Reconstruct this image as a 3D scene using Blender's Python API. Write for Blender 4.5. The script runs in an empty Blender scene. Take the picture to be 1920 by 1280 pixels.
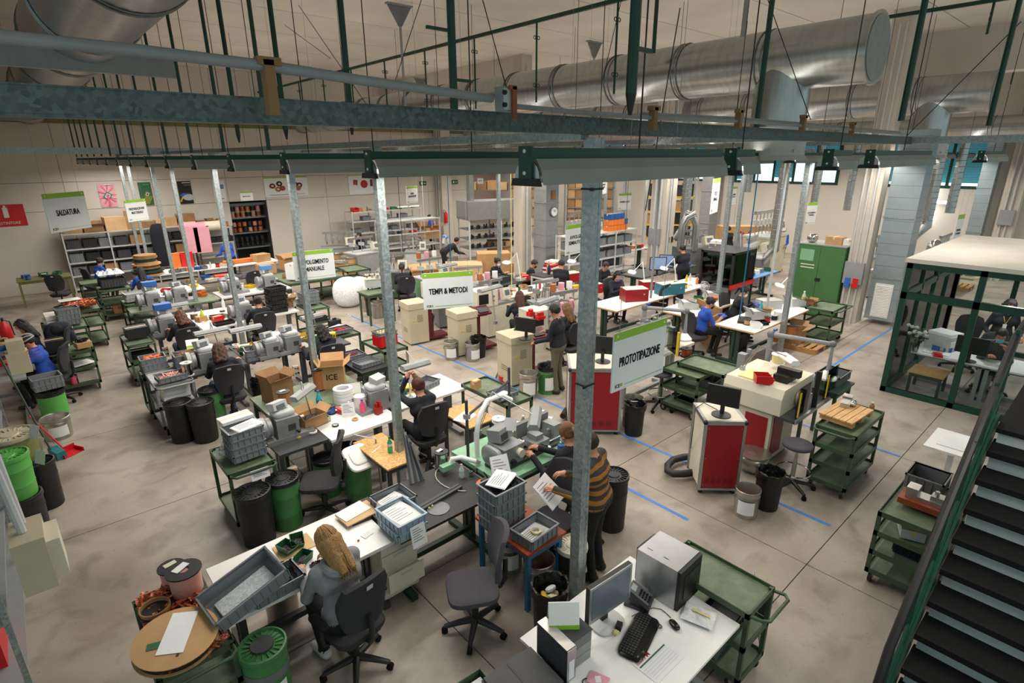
import bpy, math, random
import numpy as np
from mathutils import Vector, Matrix
random.seed(7)
PI = math.pi
SC = bpy.context.scene
COL = SC.collection
# ---------------------------------------------------------------- camera
FPX, PITCH, ROLL, YAW, CH = 1038.0, .32193, .006308, .846975, 4.2
_F = Vector((math.cos(PITCH)*math.cos(YAW), math.cos(PITCH)*math.sin(YAW), -math.sin(PITCH)))
_r = Vector((math.sin(YAW), -math.cos(YAW), 0)); _d = _F.cross(_r)
_R = _r*math.cos(ROLL)+_d*math.sin(ROLL); _D = _d*math.cos(ROLL)-_r*math.sin(ROLL)
cam = bpy.data.cameras.new('camera'); cam.sensor_width = 36; cam.lens = FPX/1920*36; cam.clip_start = .05; cam.clip_end = 200
co = bpy.data.objects.new('camera', cam); COL.objects.link(co)
co.matrix_world = Matrix(((_R.x, -_D.x, -_F.x, 0), (_R.y, -_D.y, -_F.y, 0), (_R.z, -_D.z, -_F.z, CH), (0, 0, 0, 1)))
SC.camera = co
def ray(px, py): return _F+_R*((px-960)/FPX)+_D*((py-640)/FPX)
def at(px, py, z=0):
    d = ray(px, py); t = (z-CH)/d.z
    return Vector((d.x*t, d.y*t, z))
def atY(px, py, Y):
    d = ray(px, py); t = Y/d.y; return Vector((d.x*t, Y, CH+d.z*t))
def atX(px, py, X):
    d = ray(px, py); t = X/d.x; return Vector((X, d.y*t, CH+d.z*t))
# ---------------------------------------------------------------- world, exposure
w = bpy.data.worlds.new('world'); SC.world = w; w.use_nodes = True
bg = w.node_tree.nodes['Background']; bg.inputs[0].default_value = (.70, .87, .86, 1); bg.inputs[1].default_value = .5
SC.view_settings.view_transform = 'Standard'; SC.view_settings.look = 'None'
SC.view_settings.exposure = .17; SC.view_settings.gamma = 1; SC.view_settings.use_curve_mapping = False
LAMPW = 19
# ---------------------------------------------------------------- materials
MT = {}
def lin(h):
    if not isinstance(h, str): return tuple(h)
    c = [int(h[i:i+2], 16)/255 for i in (0, 2, 4)]
    return tuple(x/12.92 if x <= .04045 else ((x+.055)/1.055)**2.4 for x in c)
def mat(n, col, rough=.6, metal=0, var=.12, scale=6, bump=0, emit=0, alpha=1, stretch=None, spec=.5):
    m = bpy.data.materials.new(n); m.use_nodes = True; MT[n] = m
    nt = m.node_tree; b = nt.nodes['Principled BSDF']; c = lin(col)
    b.inputs['Roughness'].default_value = rough; b.inputs['Metallic'].default_value = metal
    b.inputs['Specular IOR Level'].default_value = spec
    b.inputs['Base Color'].default_value = (*c, 1)
    if var:
        tc = nt.nodes.new('ShaderNodeTexCoord'); nz = nt.nodes.new('ShaderNodeTexNoise')
        nz.inputs['Scale'].default_value = scale; nz.inputs['Detail'].default_value = 4
        src = tc.outputs['Object']
        if stretch:
            mp = nt.nodes.new('ShaderNodeMapping'); mp.inputs['Scale'].default_value = stretch
            nt.links.new(src, mp.inputs[0]); src = mp.outputs[0]
        nt.links.new(src, nz.inputs['Vector'])
        r = nt.nodes.new('ShaderNodeValToRGB'); e = r.color_ramp.elements
        e[0].position = .3; e[1].position = .7
        e[0].color = (*[x*(1-var) for x in c], 1); e[1].color = (*[min(1, x*(1+var)) for x in c], 1)
        nt.links.new(nz.outputs['Fac'], r.inputs[0]); nt.links.new(r.outputs[0], b.inputs['Base Color'])
        if bump:
            bp = nt.nodes.new('ShaderNodeBump'); bp.inputs['Strength'].default_value = bump; bp.inputs['Distance'].default_value = .02
            nt.links.new(nz.outputs['Fac'], bp.inputs['Height']); nt.links.new(bp.outputs[0], b.inputs['Normal'])
    if emit:
        b.inputs['Emission Color'].default_value = (*c, 1); b.inputs['Emission Strength'].default_value = emit
    return m
def vor(n, c1, c2, rough, metal, scale):
    m = mat(n, c1, rough, metal, 0); nt = m.node_tree; b = nt.nodes['Principled BSDF']
    tc = nt.nodes.new('ShaderNodeTexCoord'); v = nt.nodes.new('ShaderNodeTexVoronoi'); v.inputs['Scale'].default_value = scale
    nt.links.new(tc.outputs['Object'], v.inputs['Vector'])
    mx = nt.nodes.new('ShaderNodeValToRGB'); e = mx.color_ramp.elements; e[0].color = (*lin(c1), 1); e[1].color = (*lin(c2), 1)
    nt.links.new(v.outputs['Color'], mx.inputs[0]); nt.links.new(mx.outputs[0], b.inputs['Base Color'])
    rr = nt.nodes.new('ShaderNodeMapRange'); rr.inputs[3].default_value = rough-.1; rr.inputs[4].default_value = rough+.12
    nt.links.new(v.outputs['Color'], rr.inputs[0]); nt.links.new(rr.outputs[0], b.inputs['Roughness'])
    return m
vor('galv', '8a9496', 'b4bdbe', .42, .75, 45)
vor('galvshade', '3e4a49', '6b7876', .5, .5, 50)  # galv with the near beam's shade put into its colour
vor('osb', 'a9793f', 'd9b378', .7, 0, 55)
mat('duct', 'b4b8b8', .27, .95, .10, 2.2, .05, stretch=(1, 6, 1)); mat('ductwrap', 'a3b3ba', .38, .7, .08, 2)
mat('ductseam', '7e8584', .35, .9, .1)
mat('steel', 'b9b7b2', .32, .9, .12, 9); mat('tin', 'b0aca4', .3, .85, .12, 5); mat('chrome', 'd0d0d0', .12, 1, 0)
mat('greypaint', '8b8e8f', .5, .1, .08); mat('lightgrey', 'b5b8b8', .5, 0, .06); mat('midgrey', '6f7274', .5, .2, .1); mat('darkgrey', '3b3d40', .55, .1, .12)
mat('machgrey', '8d9092', .42, .35, .14, 8); mat('refl', '8b8c86', .5, .15, .08, 3)
mat('green', '3a5037', .5, .1, .16, 7); mat('greentop', '606f57', .55, .05, .25, 9); mat('greendark', '1f3a2a', .5, .1, .12)
mat('dgreen', '063a2c', .4, .1, .08); mat('mint', '7fae8d', .45, .05, .1); mat('olive', '6d6c3e', .6, 0, .15); mat('cabgreen', '416f40', .45, .05, .06, 3)
mat('white', 'dcdcd8', .45, 0, .04, 3); mat('whitegloss', 'e8e8e6', .25, 0, .03); mat('offwhite', 'cfc9bf', .6, 0, .06, 2)
mat('wall', 'c6c0b7', .85, 0, .05, .8); mat('ceil', 'cbc3b9', .9, 0, .08, .7); mat('pillar', 'bdb4a9', .8, 0, .06, 1.5); mat('wallpink', 'a8928a', .85, 0, .06, 1)
mat('greyplast', '767b80', .5, 0, .08); mat('blueplast', '90a5b4', .45, 0, .06); mat('crateblack', '1b1c1e', .5, 0, .1); mat('crateblue', '1d4f93', .5, 0, .1)
mat('black', '141416', .5, 0, .15); mat('blackgloss', '101012', .2, 0, .1); mat('rubber', '0d0d0e', .8, 0, .2, 14, .1, spec=.25); mat('bag', '0d0d0f', .22, 0, .3, 25, .8)
mat('charcoal', '2c2c30', .9, 0, .12, 60, .15); mat('chairgrey', '45434a', .9, 0, .08, 60, .1); mat('plastblack', '1d1d1f', .45, 0, .1)
mat('bingreen', '3f7a44', .5, 0, .14, 4); mat('lime', '55a34c', .45, 0, .1, 4); mat('lidblack', '19191b', .4, 0, .1); mat('hazegreen', '235c38', .5, 0, .12)
mat('card', 'b08a5f', .8, 0, .1, 5); mat('carddark', '8e6b47', .85, 0, .14, 5); mat('cardlight', 'c9a67a', .8, 0, .08, 5); mat('tape', 'c9b48a', .35, 0, .05)
mat('wood', 'c49a68', .65, 0, .22, 5, stretch=(1, 9, 9)); mat('woodred', '8a3d20', .45, 0, .2, 4, stretch=(1, 8, 8)); mat('pallet', 'b08556', .8, 0, .2, 8)
mat('red', 'a01218', .45, 0, .08); mat('redmach', '8c0f17', .4, 0, .07, 3); mat('wine', '5e1a26', .4, .05, .08); mat('brightred', 'c6161d', .4, 0, .05); mat('darkred', '6b1d18', .6, 0, .25, 12)
mat('beige', 'b8af96', .5, 0, .06, 3); mat('cream', 'cdc7b4', .5, 0, .06, 3); mat('paper', 'dedfe0', .8, 0, .03); mat('paperprint', 'c4c8cb', .8, 0, .25, 60)
mat('copper', 'b5623c', .35, .8, .25, 30); mat('coppershred', 'b06a55', .3, .75, .55, 40, .9); mat('copperwire', 'c0774a', .4, .5, .2, 60); mat('pinkwire', 'c98f86', .5, .2, .2, 60, stretch=(1, 1, 8))
mat('pink', 'd99aa8', .6, 0, .06); mat('pinkliq', 'e0557d', .2, 0, .05); mat('orange', 'd8722a', .5, 0, .08); mat('yellow', 'd8b52c', .5, 0, .08); mat('paleyellow', 'd9cf8c', .5, 0, .06)
mat('teal', '1b6f78', .5, 0, .1); mat('tealbox', '2f6f80', .5, 0, .08); mat('blue', '2b5fa8', .5, 0, .08); mat('bluetape', '3d79c4', .6, 0, .1, 20); mat('steelblue', '1f5f8a', .45, .1, .1); mat('tableblue', '5a87b8', .6, 0, .05)
mat('waterblue', '2fa7bd', .15, 0, .08); mat('watergreen', '3fae7a', .15, 0, .08); mat('limebottle', 'b7d334', .3, 0, .05); mat('clearwhite', 'c9d4d4', .15, 0, .05)
mat('spool', '17171a', .5, 0, .2, 20); mat('plasticfilm', 'd5d8d8', .25, 0, .15, 18, .6); mat('fluff', 'e8ecef', .6, 0, .15, 20, .9)
mat('signwhite', 'd9dbdc', .5, 0, .02); mat('signgreen', '86b32e', .5, 0, .02); mat('ink', '0c0c0e', .6, 0, 0); mat('signcool', 'a9b8c2', .5, 0, .02); mat('signgreen2', '4f7d2b', .5, 0, .02)
mat('skin', 'b98468', .55, 0, .07, 12); mat('skin2', 'a8735a', .55, 0, .07, 12); mat('lip', '8c4a44', .5, 0, 0); mat('eyewhite', 'd8d4cc', .3, 0, 0)
mat('navy', '12151f', .85, 0, .15, 25, .1); mat('navy2', '1b2233', .85, 0, .15, 25, .1); mat('royal', '1d4aa8', .85, 0, .1, 20, .1); mat('hoodie', '85858a', .9, 0, .08, 30, .2); mat('greysweater', '3f4144', .9, 0, .1, 30, .1)
mat('denim', '56708c', .85, 0, .12, 30); mat('khaki', '615c4c', .85, 0, .12, 20); mat('pants', '131417', .85, 0, .15, 20); mat('glove', '3a57b8', .5, 0, .05); mat('shoe', '2b2c26', .7, 0, .2, 20); mat('shoewhite', 'c9c9c9', .6, 0, .1); mat('shoeyellow', 'b9c14a', .6, 0, .2, 20)
mat('maskblue', '7fb8cf', .8, 0, .03); mat('maskwhite', 'd8dade', .8, 0, .03); mat('maskgreen', '2f9b78', .8, 0, .03); mat('maskblack', '16161a', .8, 0, .05); mat('maskpurple', '8f6f9c', .8, 0, .05)
for n, c in dict(hblack='0f0d0d', hdark='231813', hbrown='4a2e1e', hred='4a1f12', hauburn='5a3622', hlight='6b4a2c').items(): mat(n, c, .5, 0, .4, 22, .5, stretch=(8, 8, 1))
mat('hblonde', '9a7443', .45, 0, .45, 16, .5, stretch=(9, 9, 1))
mat('screen', '5b6470', .25, 0, .12, 5, stretch=(1, 9, 1)); mat('screenblue', '7d93b8', .3, 0, .1, emit=.25); mat('led', 'd63a50', .3, 0, 0, emit=.6)
mat('tube', 'fff6e6', .4, 0, 0, emit=5); mat('tubeoff', 'd8d6cc', .4, 0, 0); mat('smalltube', 'fff4e0', .4, 0, 0, emit=2.2)
mat('sky', 'cfe2ee', .5, 0, .25, 2.5, emit=1.1); mat('blind', '2f8fa3', .7, 0, .06, 3, emit=.12)
mat('leaf', '3a5a30', .6, 0, .25, 8); mat('petal', 'dcdcd0', .6, 0, .05); mat('hose', '17181a', .55, 0, .1, 30); mat('alum', 'a9abad', .3, .8, .06)
mat('riser', 'c3cfd1', .28, .1, .12, 1.5); mat('speck', '242426', .6, 0, .5, 90)
def glass(n, col, f):
    m = bpy.data.materials.new(n); m.use_nodes = True; MT[n] = m; nt = m.node_tree; nt.nodes.clear()
    o = nt.nodes.new('ShaderNodeOutputMaterial'); mx = nt.nodes.new('ShaderNodeMixShader'); t = nt.nodes.new('ShaderNodeBsdfTransparent'); g = nt.nodes.new('ShaderNodeBsdfGlossy')
    t.inputs[0].default_value = (*lin(col), 1); g.inputs['Roughness'].default_value = .04
    fr = nt.nodes.new('ShaderNodeLayerWeight'); fr.inputs[0].default_value = f
    nt.links.new(fr.outputs['Fresnel'], mx.inputs[0]); nt.links.new(t.outputs[0], mx.inputs[1]); nt.links.new(g.outputs[0], mx.inputs[2]); nt.links.new(mx.outputs[0], o.inputs[0])
glass('glass', 'f4f8f7', .2); glass('clear', 'dfe6e6', .25); glass('smoke', '3f6468', .3)
# striped sweater: ochre and charcoal knit bands in the garment itself
def stripes(n, c1, c2, freq):
    m = mat(n, c1, .9, 0, 0); nt = m.node_tree; b = nt.nodes['Principled BSDF']
    tc = nt.nodes.new('ShaderNodeTexCoord'); wv = nt.nodes.new('ShaderNodeTexWave'); wv.bands_direction = 'Z'; wv.inputs['Scale'].default_value = freq; wv.inputs['Distortion'].default_value = .4; wv.inputs['Detail Scale'].default_value = 1.5
    nt.links.new(tc.outputs['Object'], wv.inputs['Vector'])
    r = nt.nodes.new('ShaderNodeValToRGB'); r.color_ramp.interpolation = 'CONSTANT'; e = r.color_ramp.elements; e[0].color = (*lin(c1), 1); e[1].position = .5; e[1].color = (*lin(c2), 1)
    nt.links.new(wv.outputs['Fac'], r.inputs[0]); nt.links.new(r.outputs[0], b.inputs['Base Color'])
stripes('stripe', '33322f', '9a6424', 3.6)
# concrete floor: worn stains with a shape of their own
def floor_mat():
    m = mat('concrete', 'a39a90', .45, 0, 0); nt = m.node_tree; b = nt.nodes['Principled BSDF']
    tc = nt.nodes.new('ShaderNodeTexCoord'); L = nt.links.new; P = nt.nodes.new
    def nz(s, d, w):
        n = P('ShaderNodeTexNoise'); n.inputs['Scale'].default_value = s; n.inputs['Detail'].default_value = d; n.inputs['Distortion'].default_value = w; L(tc.outputs['Object'], n.inputs['Vector']); return n
    def ramp(src, a, b_, ca, cb):
        r = P('ShaderNodeValToRGB'); e = r.color_ramp.elements; e[0].position = a; e[1].position = b_; e[0].color = (*lin(ca), 1); e[1].color = (*lin(cb), 1); L(src.outputs['Fac'], r.inputs[0]); return r
    r1 = ramp(nz(.9, 6, .6), .34, .66, '8c8176', 'a89e93')
    r2 = ramp(nz(2.6, 9, .5), .28, .5, '9a9088', 'ffffff')
    r3 = ramp(nz(26, 5, 0), .26, .36, '968d84', 'ffffff')
    m1 = P('ShaderNodeMixRGB'); m1.blend_type = 'MULTIPLY'; m1.inputs[0].default_value = .5; L(r1.outputs[0], m1.inputs[1]); L(r2.outputs[0], m1.inputs[2])
    m2 = P('ShaderNodeMixRGB'); m2.blend_type = 'MULTIPLY'; m2.inputs[0].default_value = .5; L(m1.outputs[0], m2.inputs[1]); L(r3.outputs[0], m2.inputs[2])
    L(m2.outputs[0], b.inputs['Base Color'])
    rr = P('ShaderNodeMapRange'); rr.inputs[3].default_value = .32; rr.inputs[4].default_value = .6; L(nz(1.7, 5, .4).outputs['Fac'], rr.inputs[0]); L(rr.outputs[0], b.inputs['Roughness'])
floor_mat()
# ---------------------------------------------------------------- mesh building
class M:
    def __init__(s): s.v = []; s.f = []; s.X = None
    def add(s, vs, fs):
        o = len(s.v)
        if s.X is not None: vs = [tuple(s.X @ Vector(v)) for v in vs]
        s.v += [tuple(v) for v in vs]; s.f += [tuple(i+o for i in f) for f in fs]; return s
    def b(s, x0, x1, y0, y1, z0, z1):
        return s.add([(x0, y0, z0), (x1, y0, z0), (x1, y1, z0), (x0, y1, z0), (x0, y0, z1), (x1, y0, z1), (x1, y1, z1), (x0, y1, z1)],
                     [(3, 2, 1, 0), (4, 5, 6, 7), (0, 1, 5, 4), (1, 2, 6, 5), (2, 3, 7, 6), (3, 0, 4, 7)])
    def c(s, x, y, z, sx, sy, sz, rz=0, rx=0, ry=0):
        k = M().b(-sx/2, sx/2, -sy/2, sy/2, -sz/2, sz/2)
        R = Matrix.Translation((x, y, z)) @ Matrix.Rotation(rz, 4, 'Z') @ Matrix.Rotation(ry, 4, 'Y') @ Matrix.Rotation(rx, 4, 'X')
        return s.add([tuple(R @ Vector(v)) for v in k.v], k.f)
    def cyl(s, p, q, r, r2=None, n=12, cap=True):
        p = Vector(p); q = Vector(q); r2 = r if r2 is None else r2; a = (q-p).normalized()
        u = a.orthogonal().normalized(); w = a.cross(u); V = []
        for c, rr in ((p, r), (q, r2)):
            for i in range(n):
                t = 2*PI*i/n; V.append(tuple(c+(u*math.cos(t)+w*math.sin(t))*rr))
        F = [(i, (i+1) % n, n+(i+1) % n, n+i) for i in range(n)]
        if cap: F += [tuple(range(n-1, -1, -1)), tuple(range(n, 2*n))]
        return s.add(V, F)
    def tube(s, pts, r, n=8, closed=False):
        P = [Vector(p) for p in pts]; k = len(P); V = []; F = []; u = None
        rs = r if isinstance(r, (list, tuple)) else [r]*k
        for i, p in enumerate(P):
            a = (P[(i+1) % k]-P[i-1]) if closed else (P[min(i+1, k-1)]-P[max(i-1, 0)])
            a = a.normalized() if a.length > 1e-9 else Vector((0, 0, 1))
            u = a.orthogonal().normalized() if u is None else (u-a*u.dot(a)).normalized()
            w = a.cross(u)
            V += [tuple(p+(u*math.cos(2*PI*j/n)+w*math.sin(2*PI*j/n))*rs[i]) for j in range(n)]
        for i in range(k if closed else k-1):
            o = i*n; q = ((i+1) % k)*n
            F += [(o+j, o+(j+1) % n, q+(j+1) % n, q+j) for j in range(n)]
        if not closed: F += [tuple(range(n-1, -1, -1)), tuple(range((k-1)*n, k*n))]
        return s.add(V, F)
    def lathe(s, prof, n=20, x=0, y=0, z=0, caps=True):
        V = []; F = []; k = len(prof)
        for r, h in prof:
            V += [(x+r*math.cos(2*PI*j/n), y+r*math.sin(2*PI*j/n), z+h) for j in range(n)]
        for i in range(k-1): F += [(i*n+j, i*n+(j+1) % n, (i+1)*n+(j+1) % n, (i+1)*n+j) for j in range(n)]
        if caps: F += [tuple(range(n-1, -1, -1)), tuple(range((k-1)*n, k*n))]
        return s.add(V, F)
    def sup(s, x, y, z, a, b, c, e=.35, f=.35, n=16, m=9, rx=0, rz=0, ry=0):   # superellipsoid cushion
        R = Matrix.Translation((x, y, z)) @ Matrix.Rotation(rz, 4, 'Z') @ Matrix.Rotation(ry, 4, 'Y') @ Matrix.Rotation(rx, 4, 'X')
        sg = lambda v, p: math.copysign(abs(v)**p, v); V = []; F = []
        for i in range(m+1):
            t = -PI/2+PI*i/m; ct, st = sg(math.cos(t), f), sg(math.sin(t), f)
            for j in range(n):
                o = 2*PI*j/n; V.append(tuple(R @ Vector((a*ct*sg(math.cos(o), e), b*ct*sg(math.sin(o), e), c*st))))
        for i in range(m): F += [(i*n+j, i*n+(j+1) % n, (i+1)*n+(j+1) % n, (i+1)*n+j) for j in range(n)]
        return s.add(V, F)
    def prism(s, pts, z0, z1):
        n = len(pts); V = [(x, y, z0) for x, y in pts]+[(x, y, z1) for x, y in pts]
        return s.add(V, [tuple(range(n-1, -1, -1)), tuple(range(n, 2*n))]+[(i, (i+1) % n, n+(i+1) % n, n+i) for i in range(n)])
    def xz(s, pts, y0, y1):   # profile in local XZ extruded along Y
        n = len(pts); V = [(x, y0, z) for x, z in pts]+[(x, y1, z) for x, z in pts]
        return s.add(V, [tuple(range(n)), tuple(range(2*n-1, n-1, -1))]+[(i+n, (i+1) % n+n, (i+1) % n, i) for i in range(n)])
    def obj(s, name, m, parent=None, smooth=False, loc=(0, 0, 0), rot=(0, 0, 0)):
        me = bpy.data.meshes.new(name); me.from_pydata(s.v, [], s.f); me.update()
        return link(name, me, m, parent, smooth, loc, rot)
def link(name, me, m, parent=None, smooth=False, loc=(0, 0, 0), rot=(0, 0, 0)):
    for k in (m if isinstance(m, (list, tuple)) else [m]): me.materials.append(MT[k])
    if smooth:
        me.polygons.foreach_set('use_smooth', [True]*len(me.polygons))
        if smooth != 2: me.set_sharp_from_angle(angle=.7)
    o = bpy.data.objects.new(name, me); COL.objects.link(o); o.location = loc; o.rotation_euler = rot
    if parent: o.parent = parent
    return o
def tag(o, label, cat, group=None, kind=None):
    if label: o['label'] = label
    if cat: o['category'] = cat
    if group: o['group'] = group
    if kind: o['kind'] = kind
    return o
def T(name, label, cat, loc=(0, 0, 0), rz=0, group=None, scale=None):
    o = bpy.data.objects.new(name, None); COL.objects.link(o); o.empty_display_size = .1
    o.location = loc; o.rotation_euler = (0, 0, math.radians(rz))
    if scale: o.scale = scale if isinstance(scale, (tuple, list)) else (scale,)*3
    return tag(o, label, cat, group)
def struct(o): o['kind'] = 'structure'; return o
PR = {}
def tree(o, parent):
    c = o.copy(); COL.objects.link(c); c.parent = parent
    for k in o.children: tree(k, c)
    return c
def rep(key, fn, name, label, cat, loc, rz=0, group=None, scale=None):
    r = T(name, label, cat, loc, rz, group, scale)
    if key in PR:
        for k in PR[key].children: tree(k, r)
    else:
        fn(r); PR[key] = r
    return r
ORD = ['topmost', 'second from top', 'third from top', 'fourth from top', 'fifth from top', 'sixth from top', 'seventh from top']
def text(s, size, parent, loc, rot, m='ink', name='lettering', bold=.0, sx=1, align='CENTER', sp=1.0, fit=None):
    cu = bpy.data.curves.new(name, 'FONT'); cu.body = s; cu.size = size; cu.align_x = align; cu.align_y = 'CENTER'; cu.offset = min(bold, .018)*size; cu.resolution_u = 2; cu.space_line = .85; cu.space_character = sp; cu.extrude = .0006
    o = bpy.data.objects.new('tmp', cu); COL.objects.link(o)
    me = bpy.data.meshes.new_from_object(o.evaluated_get(bpy.context.evaluated_depsgraph_get())); bpy.data.objects.remove(o)
    V = [tuple(v.co) for v in me.vertices]; F = [tuple(p.vertices) for p in me.polygons]; k = M()
    for dx in ((-.02*size, 0, .02*size) if fit else (0,)): k.add([(x+dx, y, z) for x, y, z in V], F)
    me = bpy.data.meshes.new(name); me.from_pydata(k.v, [], k.f); me.update()
    if fit: xs = [v[0] for v in k.v]; sx = fit/(max(xs)-min(xs))
    r = link(name, me, m, parent, False, loc, rot); r.scale = (sx, 1, 1); return r
# ================================================================ the building
JX = [-4.4, -1.05, 2.29, 5.63, 8.97, 12.31, 15.65, 18.99, 22.3, 26.3]
JY = [-3, 1.58, 4.2, 7.5, 10.42, 13.4, 16.4, 19.4, 22.4, 25.4, 28.4, 31.4]
fl = struct(M().b(-4.4, 26.3, -3, 31.4, -.3, -.03).obj('floor', 'darkgrey'))
for i in range(9):
    for j in range(11):
        M().b(JX[i]+.005, JX[i+1]-.005, JY[j]+.005, JY[j+1]-.005, -.03, 0).obj('floor_slab', 'concrete', fl)
def strip(lbl, x0, x1, y0, y1, m='bluetape'):
    tag(M().b(x0, x1, y0, y1, 0, .002).obj('floor_tape', m), lbl, 'floor tape')
strip('long blue floor tape running past the metal buckets and the red machines', 6.50, 6.55, 1.66, 16.2)
strip('short blue floor tape passing the black lidded drum by the striped sweater', 5.34, 5.39, 2.86, 5.3)
strip('blue floor tape leading from the plastic funnel towards the big grey duct', 11.2, 16.3, 3.65, 3.70)
strip('blue floor tape beside the green trolley with the small pallet', 8.97, 9.02, 1.6, 3.0)
for k in range(14):
    tag(M().b(6.50, 6.55, 14.2+k*.14, 14.27+k*.14, .002, .004).obj('hazard_patch', 'yellow'), '%s yellow dash along the far end of the long blue floor tape' % ['nearest', 'second', 'third', 'fourth', 'fifth', 'sixth', 'seventh', 'eighth', 'ninth', 'tenth', 'eleventh', 'twelfth', 'thirteenth', 'farthest'][k], 'floor tape', 'yellow dashes on the floor')
WY, WX, CZ = 23.8, 26.0, 7.3
wb = struct(M().b(-1.5, 6.44, WY+.03, WY+.25, 0, CZ).b(7.84, 18.1, WY+.03, WY+.25, 0, CZ).b(6.44, 7.84, WY+.03, WY+.25, 2.6, CZ).obj('wall_back', 'darkgrey'))
for z0, z1 in ((0, 2.6), (2.6, 3.5), (3.5, 5.4), (5.4, 7.3)):
    xs = [-1.5, 1.5, 4.0, 6.44, 7.84, 10.4, 13.0, 15.6, 18.1]
    for a, b in zip(xs, xs[1:]):
        if a == 6.44 and z0 == 0: continue
        M().b(a+.006, b-.006, WY, WY+.04, z0+.006, z1-.006).obj('wall_panel', 'wall', wb)
wl = struct(M().b(-1.7, -1.5, 8, WY+.2, 0, CZ).obj('wall_left', 'wall'))
wr = struct(M().b(WX+.03, WX+.25, -3, 31.4, 0, CZ).obj('wall_right', 'darkgrey'))
for i, (a, b) in enumerate(zip([-3, .4, 3.6, 6.8, 10, 13.2, 16.4, 19.6, 22.8, 26, 29], [.4, 3.6, 6.8, 10, 13.2, 16.4, 19.6, 22.8, 26, 29, 31.4])):
    M().b(WX, WX+.04, a+.006, b-.006, 0, 3.0).obj('wall_panel', 'wall', wr); M().b(WX, WX+.04, a+.006, b-.006, 4.9, CZ).obj('wall_panel', 'wall', wr)
wf = struct(M().b(18.1, 26, 31.0, 31.2, 0, CZ).obj('wall_far', 'wallpink'))
ce = struct(M().b(-4.4, 26.3, -3, 31.4, CZ+.05, CZ+.2).obj('ceiling', 'darkgrey'))
y = -3
while y < 31.4:
    M().b(-4.4, 26.3, y+.012, y+2.4-.012, CZ, CZ+.06).obj('ceiling_panel', 'ceil', ce); y += 2.4
struct(M().b(19.6, 20.2, -3, 31, 6.2, CZ).obj('trim_1', 'ceil')); struct(M().b(13.3, 13.9, 14.8, 31, 6.5, CZ).obj('trim_2', 'ceil'))
struct(M().b(-1.4, 18, WY-.12, WY, 5.3, 5.5).obj('trim_3', 'olive'))
# windows high in the right wall: dark green frames, bright panes, teal blinds
def window(n, y0, y1, blinds):
    w_ = struct(M().b(WX-.03, WX+.03, y0-.1, y1+.1, 3.0, 3.1).b(WX-.03, WX+.03, y0-.1, y1+.1, 4.8, 4.9).b(WX-.03, WX+.03, y0-.1, y0, 3.1, 4.8).b(WX-.03, WX+.03, y1, y1+.1, 3.1, 4.8).obj('window_%d' % n, 'dgreen'))
    k = len(blinds); d = (y1-y0)/k
    for i, h in enumerate(blinds):
        a = y0+i*d; b = a+d
        M().b(WX, WX+.02, a+.04, b-.04, 3.1, 4.8).obj('pane', 'sky', w_)
        if i: M().b(WX-.03, WX+.03, a-.05, a+.05, 3.1, 4.8).obj('mullion', 'dgreen', w_)
        if h:
            m = M(); z = 4.8
            while z > 4.8-h*1.7+.01: m.c(WX-.03, (a+b)/2, z-.03, .012, d-.1, .052, ry=.25); z -= .055
            m.obj('blind', 'blind', w_)
window(1, 9.0, 13.35, [.5, .55, .9, .55, .95]); window(2, 14.4, 18.0, [.6, .93, .93]); window(3, 4.25, 7.1, [.93, .93, .93]); window(4, .25, 3.4, [.9, .9, .9]); window(5, 20, 23, [.4, .4, .4]); window(6, 25, 28, [.3, .3, .3])
def pane_fill(y0, y1): M().b(WX, WX+.04, y0, y1, 3.0, 4.9).obj('wall_panel', 'wall', wr)
for a, b in ((-3, .15), (3.5, 4.15), (7.2, 8.9), (13.45, 14.3), (18.1, 19.9), (23.1, 24.9), (28.1, 31.4)): pane_fill(a, b)
# pillars and rectangular ducts
def pillar(n, x, y, s, label, extra=()):
    t = T('pillar', label, 'pillar', (x, y, 0)); M().b(-s/2, s/2, -s/2, s/2, 0, CZ).obj('shaft', 'pillar', t)
    for dx, dy, r in extra: M().cyl((dx, dy, 0), (dx, dy, CZ-.3), r, n=8).obj('conduit', 'lightgrey', t, True)
    return t
pillar(1, 13.45, 14.62, .44, 'white concrete pillar behind the clock duct', ((-.05, -.3, .03),))
p2 = pillar(2, 17.35, 11.5, .62, 'white concrete pillar with grey conduit near the teal toolbox', ((-.36, .1, .05), (-.36, -.12, .04), (-.1, -.36, .05)))
M().b(-.42, -.3, -.2, .25, 1.2, 1.75).obj('electric_box', 'greypaint', p2); M().b(-.02, .03, -.36, -.31, 1.25, 1.45).b(.2, .25, -.36, -.31, 1.25, 1.45).obj('socket', 'black', p2)
p3 = pillar(3, 16.15, 4.68, .44, 'white concrete pillar beside the green cabinet', ((-.3, .15, .022), (-.3, .02, .022), (-.3, -.12, .022)))
M().b(-.37, -.28, -.22, .22, 1.05, 1.6).obj('switch_box', 'greypaint', p3); M().b(-.4, -.36, -.15, -.03, .95, 1.2).obj('socket', 'brightred', p3); M().b(-.4, -.36, .03, .15, .95, 1.2).obj('socket', 'blue', p3)
p4 = pillar(4, 25.5, 3.2, .5, 'white wall pillar beside the shelf behind the glass booth', ((-.3, .1, .03), (-.3, -.05, .03))); M().b(-.38, -.25, -.2, .2, 1.9, 2.4).obj('electric_box', 'greypaint', p4)
p5 = pillar(5, 16.3, 23.5, .6, 'wall pillar carrying the fire extinguisher and exit signs', ((-.34, -.1, .03), (-.34, .08, .03)))
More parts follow.
